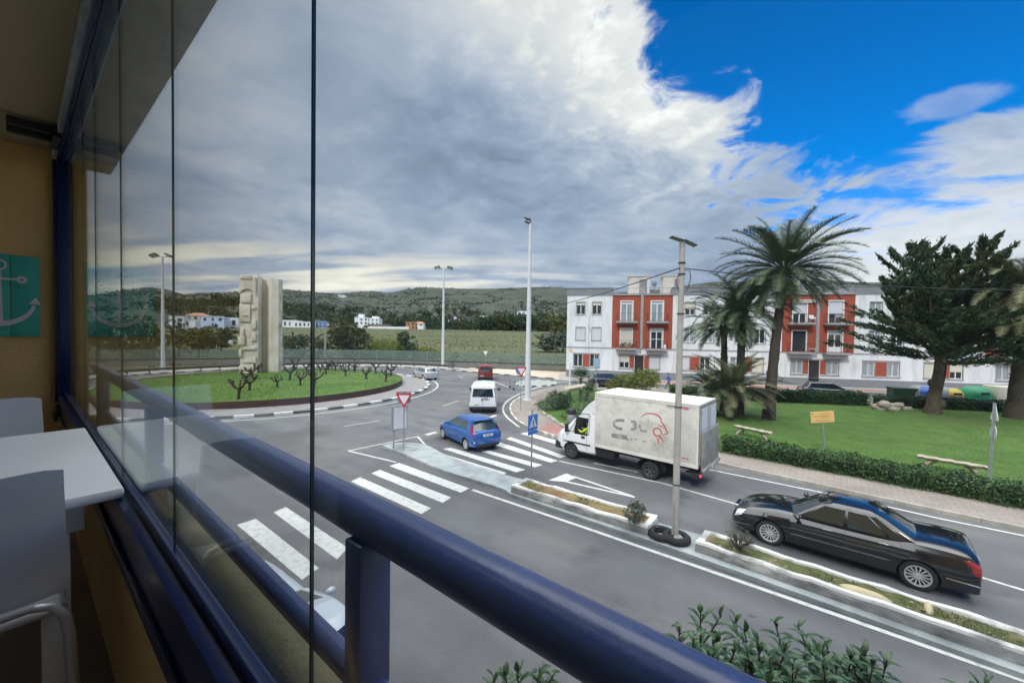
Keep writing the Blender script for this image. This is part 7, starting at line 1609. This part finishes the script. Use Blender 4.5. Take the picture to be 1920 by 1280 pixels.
for i in range(17):
    P = [(1003, 759), (1018, 775), (1035, 786), (1050, 796), (1064, 804)]; s_ = i/16*3.999; k = int(s_); px = P[k][0]+(P[k+1][0]-P[k][0])*(s_-k); py = P[k][1]+(P[k+1][1]-P[k][1])*(s_-k); q = G(px, py, .14); b = MB(); r_ = rn.uniform(.10, .19); b.ico((0, 0, 0), r_, 2, .15, sq=(1, .8, 1)); o = b.build('edging_stone', M_kerb, smooth=25); o.location = (q.x, q.y, .17); o.rotation_euler = (0, 0, i*1.3); tag(o, 'pale rough stone edging the corner garden', 'stone', 'stones edging the corner garden')
# waste containers in the street
def sp(s_, dd=-9.2): return street(s_, dd)
q = sp(30.4, -9.3); t = thing('waste_container', 'dark green open wheeled waste container, leftmost of the row', 'waste container', (q.x, q.y, 0), BA); b = MB(); b.box(-.85, .85, -.5, .5, .15, 1.15, bev=.04); b.build('body', M_dgcont, t); b = MB(); b.box(-.9, .9, -.55, .55, 1.15, 1.27, bev=.03); b.build('lid', M_dgcont, t)
def igloo(label, s_, body, lid, w, h, lidm=True, slot=False):
    q = sp(s_); t = thing('recycling_container', label, 'waste container', (q.x, q.y, 0), BA); b = MB(); b.lathe([(w*.5, 0), (w*.52, .1), (w*.5, h*.55), (w*.42, h*.8), (w*.25, h*.95), (.02, h)], 24); b.build('body', body, t, smooth=40)
    if lidm:
        b = MB(); vs = []; fs = []
        for i in range(9):
            for j in range(7): a = rad(-90-38+76*i/8); u = j/6; r_ = w*(.50-.25*u*u)+.06; vs.append((r_*math.cos(a), r_*math.sin(a), h*(.55+.40*u)))
        for i in range(8):
            for j in range(6): k = i*7+j; fs.append((k, k+1, k+8, k+7))
        b.add(vs, fs); b.build('lid', lid, t, smooth=50)
    b = MB(); b.box(-.28, .28, -w*.5-.05, -w*.5+.2, h*.60, h*.72, bev=.02); b.build('slot', M_plastic, t)
    b = MB(); b.tube([(-.12, 0, h-.02), (-.12, 0, h+.16), (.12, 0, h+.16), (.12, 0, h-.02)], .02, 5); b.build('lifting_hook', M_galv, t); return t
igloo('grey domed recycling container with a blue lid', 31.95, M_gycont, M_blid, 2.1, 1.55); igloo('grey domed recycling container with a yellow lid beside the conifer trunk', 34.0, M_gycont, M_ylid, 1.7, 1.45); igloo('bright green domed glass container', 35.8, M_gcont, M_gcont, 2.0, 1.65)
q = sp(37.9); t = thing('waste_container', 'cream square clothes container at the right end of the row', 'waste container', (q.x, q.y, 0), BA); b = MB(); b.box(-1.1, 1.0, -.7, .7, .0, 1.7, bev=.05); b.build('body', M_cont, t, smooth=40); b = MB(); b.box(.2, .7, -.74, -.70, 1.0, 1.35, bev=.02); b.build('slot', M_plastic, t)
# ================================================================ distant buildings
def villa(label, px, dp, w, d_, h, storeys, m, roof='flat', rz=0.0, tower=None, seed=0, z=None, porch=False, name='villa'):
    x, y = TP(px, dp); z = ground_z(x, y) if z is None else z; t = thing(name, label, 'house', (x, y, z), rz); b = MB(); b.box(-w/2, w/2, -d_/2, d_/2, -2, h)
    if tower: b.box(tower[0]-tower[1]/2, tower[0]+tower[1]/2, -d_*.3, d_*.3, h, h+tower[2])
    b.build('wall', m, t)
    if roof == 'hip': b = MB(); b.add([(-w/2-.3, -d_/2-.3, h), (w/2+.3, -d_/2-.3, h), (w/2+.3, d_/2+.3, h), (-w/2-.3, d_/2+.3, h), (-w*.22, 0, h+1.8), (w*.22, 0, h+1.8)], [(0, 1, 5, 4), (1, 2, 5), (2, 3, 4, 5), (3, 0, 4), (0, 3, 2, 1)]); b.build('roof', mat('tile_roof', (.42, .2, .12), .9), t)
    else: b = MB(); b.box(-w/2-.15, w/2+.15, -d_/2-.15, -d_/2+.1, h-.1, h+.35); b.build('parapet', m, t)
    r = random.Random(seed+int(px)); nw = max(2, int(w/3.2)); hs = h/storeys
    for s_ in range(storeys):
        for i in range(nw):
            if r.random() < .2: continue
            xc = -w/2+w*(i+.5)/nw; ww = r.uniform(.5, 1.0); b = MB(); b.box(xc-ww, xc+ww, -d_/2-.03, -d_/2+.02, s_*hs+hs*.25, s_*hs+hs*.78); b.build('window', M_pane, t)
    return t
MW = mat('villa_white', (.78, .80, .82), .8); MO = mat('villa_orange', (.42, .20, .11), .85); MB_ = mat('villa_blue', (.18, .30, .50), .8)
for a in [('white stepped villa block with a small roof tower, largest of the far buildings', 680, 345, 11, 9, 9, 3, MW, 'flat', .1, (-1, 4, 3)), ('white wing of the stepped villa, right half', 698, 346, 14, 9, 8.6, 3, MW, 'flat', .0, (3, 5, 1.8)), ('low brown roofed building in front of the white stepped villa', 712, 335, 18, 7, 3.2, 1, mat('villa_brown', (.20, .15, .13), .9), 'flat', .0),
          ('orange villa with dark openings beyond the field', 772, 350, 8.5, 8, 6.0, 2, MO, 'flat', .0), ('white house attached right of the orange villa', 787, 352, 8, 8, 5.0, 2, MW, 'hip', .0), ('tiny white house on the lower slope right of the lamp mast', 848, 560, 11, 7, 5, 1, MW, 'flat', .0, None, 0), ('small pale house with a red roof low on the slope', 863, 520, 11, 7, 3.5, 1, MW, 'hip'), ('lone white house low on the slope', 905, 540, 9, 7, 3.5, 1, MW, 'flat'), ('flat white house in the trees left of the tall lamp column', 979, 560, 15, 8, 4, 1, MW, 'flat'),
          ('long white hall with an open porch right of the monument', 545, 330, 15, 10, 5.5, 1, MW, 'flat'), ('long low white building left of the thick glass joint', 572, 325, 13, 9, 4.4, 1, MW, 'flat'), ('blue fronted building right of the thick glass joint', 602, 335, 13, 9, 5.2, 2, MB_, 'flat'), ('small white kiosk between the blue building and the olive tree', 625, 325, 7, 6, 2.6, 1, MW, 'flat'),
          ('white house with dark windows right of the lamp mast on the left', 336, 200, 6, 6, 6.0, 2, MW, 'flat', .3), ('white arched house beside it on the left', 352, 210, 9, 6, 4.0, 1, MW, 'flat', .3), ('pale bluish villa left of the monument', 404, 230, 11, 8, 6.2, 2, mat('villa_bluish', (.55, .64, .80), .8), 'flat', .3), ('cream house directly left of the monument', 434, 240, 9, 7, 5.6, 1, MW, 'flat', .3), ('cream house behind the trees on the far left', 372, 260, 11, 8, 6.5, 2, M_pent, 'hip', .3), ('tiny white house high on the left hillside', 641, 1150, 22, 12, 5, 1, MW, 'flat')]:
    villa(*a)
for px, l_ in ((330, 'a'), (640, 'b')): pass
x, y = TP(715, 328); b = MB(); b.box(-24, 22, 0, .4, -.5, 1.5); o = b.build('garden_wall', MW); o.location = (x, y, ground_z(x, y)+.3); tag(o, 'long low white wall at the far edge of the field below the villas', 'wall')
# fallen leaf / drain spot marks and road patches
b = MB(); q = G(1411, 1153); b.lathe([(.001, .005), (.055, .005), (.055, .009), (.001, .012)], 12); b.xf(Matrix.Translation((q.x, q.y, 0)) @ Matrix.Scale(1.8, 4, (1, 0, 0))); tag(b.build('road_stud', M_kerbb), 'small dark oval cover in the near lane', 'cover')

# ================================================================ grass as stuff
def inpoly(x, y, P):
    c = np.zeros(len(x), bool); n = len(P)
    for i in range(n):
        x1, y1 = P[i][0], P[i][1]; x2, y2 = P[(i+1) % n][0], P[(i+1) % n][1]
        k = ((y1 > y) != (y2 > y)) & (x < (x2-x1)*(y-y1)/((y2-y1) if abs(y2-y1) > 1e-9 else 1e-9)+x1); c ^= k
    return c
n_ = 150000; gx = rng.uniform(2, 42, n_); gy = rng.uniform(5, 42, n_); kp = inpoly(gx, gy, lawn_poly) & (rng.uniform(size=n_) < np.clip(26/np.hypot(gx, gy), .25, 1)**1.5); gx, gy = gx[kp], gy[kp]
dd_ = rng.normal(size=(len(gx), 3))*.45+np.array([0, 0, 1]); tag(leafmesh('grass', np.stack([gx, gy, np.full(len(gx), .165)], 1), mat('grass_blade', (.055, .122, .014), .9, col2=(.080, .16, .022), scale=.7, spec=.0), size=.055, asp=.3, dirs=dd_), 'short green grass blades over the park lawn', 'grass', kind='stuff')
n_ = 30000; a_ = rng.uniform(0, 2*math.pi, n_); r_ = 12.1*np.sqrt(rng.uniform(size=n_)); gx = CI.x+r_*np.cos(a_); gy = CI.y+r_*np.sin(a_); dd_ = rng.normal(size=(n_, 3))*.45+np.array([0, 0, 1]); tag(leafmesh('grass', np.stack([gx, gy, .58+.39*(1-(r_/12.21)**2)], 1), mat('grass_blade_bright', (.062, .135, .018), .9, col2=(.09, .17, .026), scale=.5, spec=.0), size=.075, asp=.35, dirs=dd_), 'short bright grass blades on the roundabout mound', 'grass', kind='stuff')
n_ = 16000; aa = rng.uniform(-42, 11, n_); rr_ = rng.uniform(74, 345, n_); zz = terr(aa, rr_); gx = rr_*np.sin(np.radians(aa)); gy = rr_*np.cos(np.radians(aa)); kp = rng.uniform(size=n_) < np.clip(.55+.35*fb(gx*.5, gy, 60, 5, 5), .15, 1); dd_ = rng.normal(size=(kp.sum(), 3))*.5+np.array([0, 0, 1]); tag(leafmesh('marsh_grass', np.stack([gx, gy, zz+.12], 1)[kp], mat('marsh_tuft', (.088, .098, .035), .9, col2=(.066, .08, .026), scale=.04, col3=(.115, .105, .048), scale3=.02, spec=0), size=.32, asp=1.2, dirs=dd_), 'rough olive brown marsh grass covering the field', 'grass', kind='stuff')
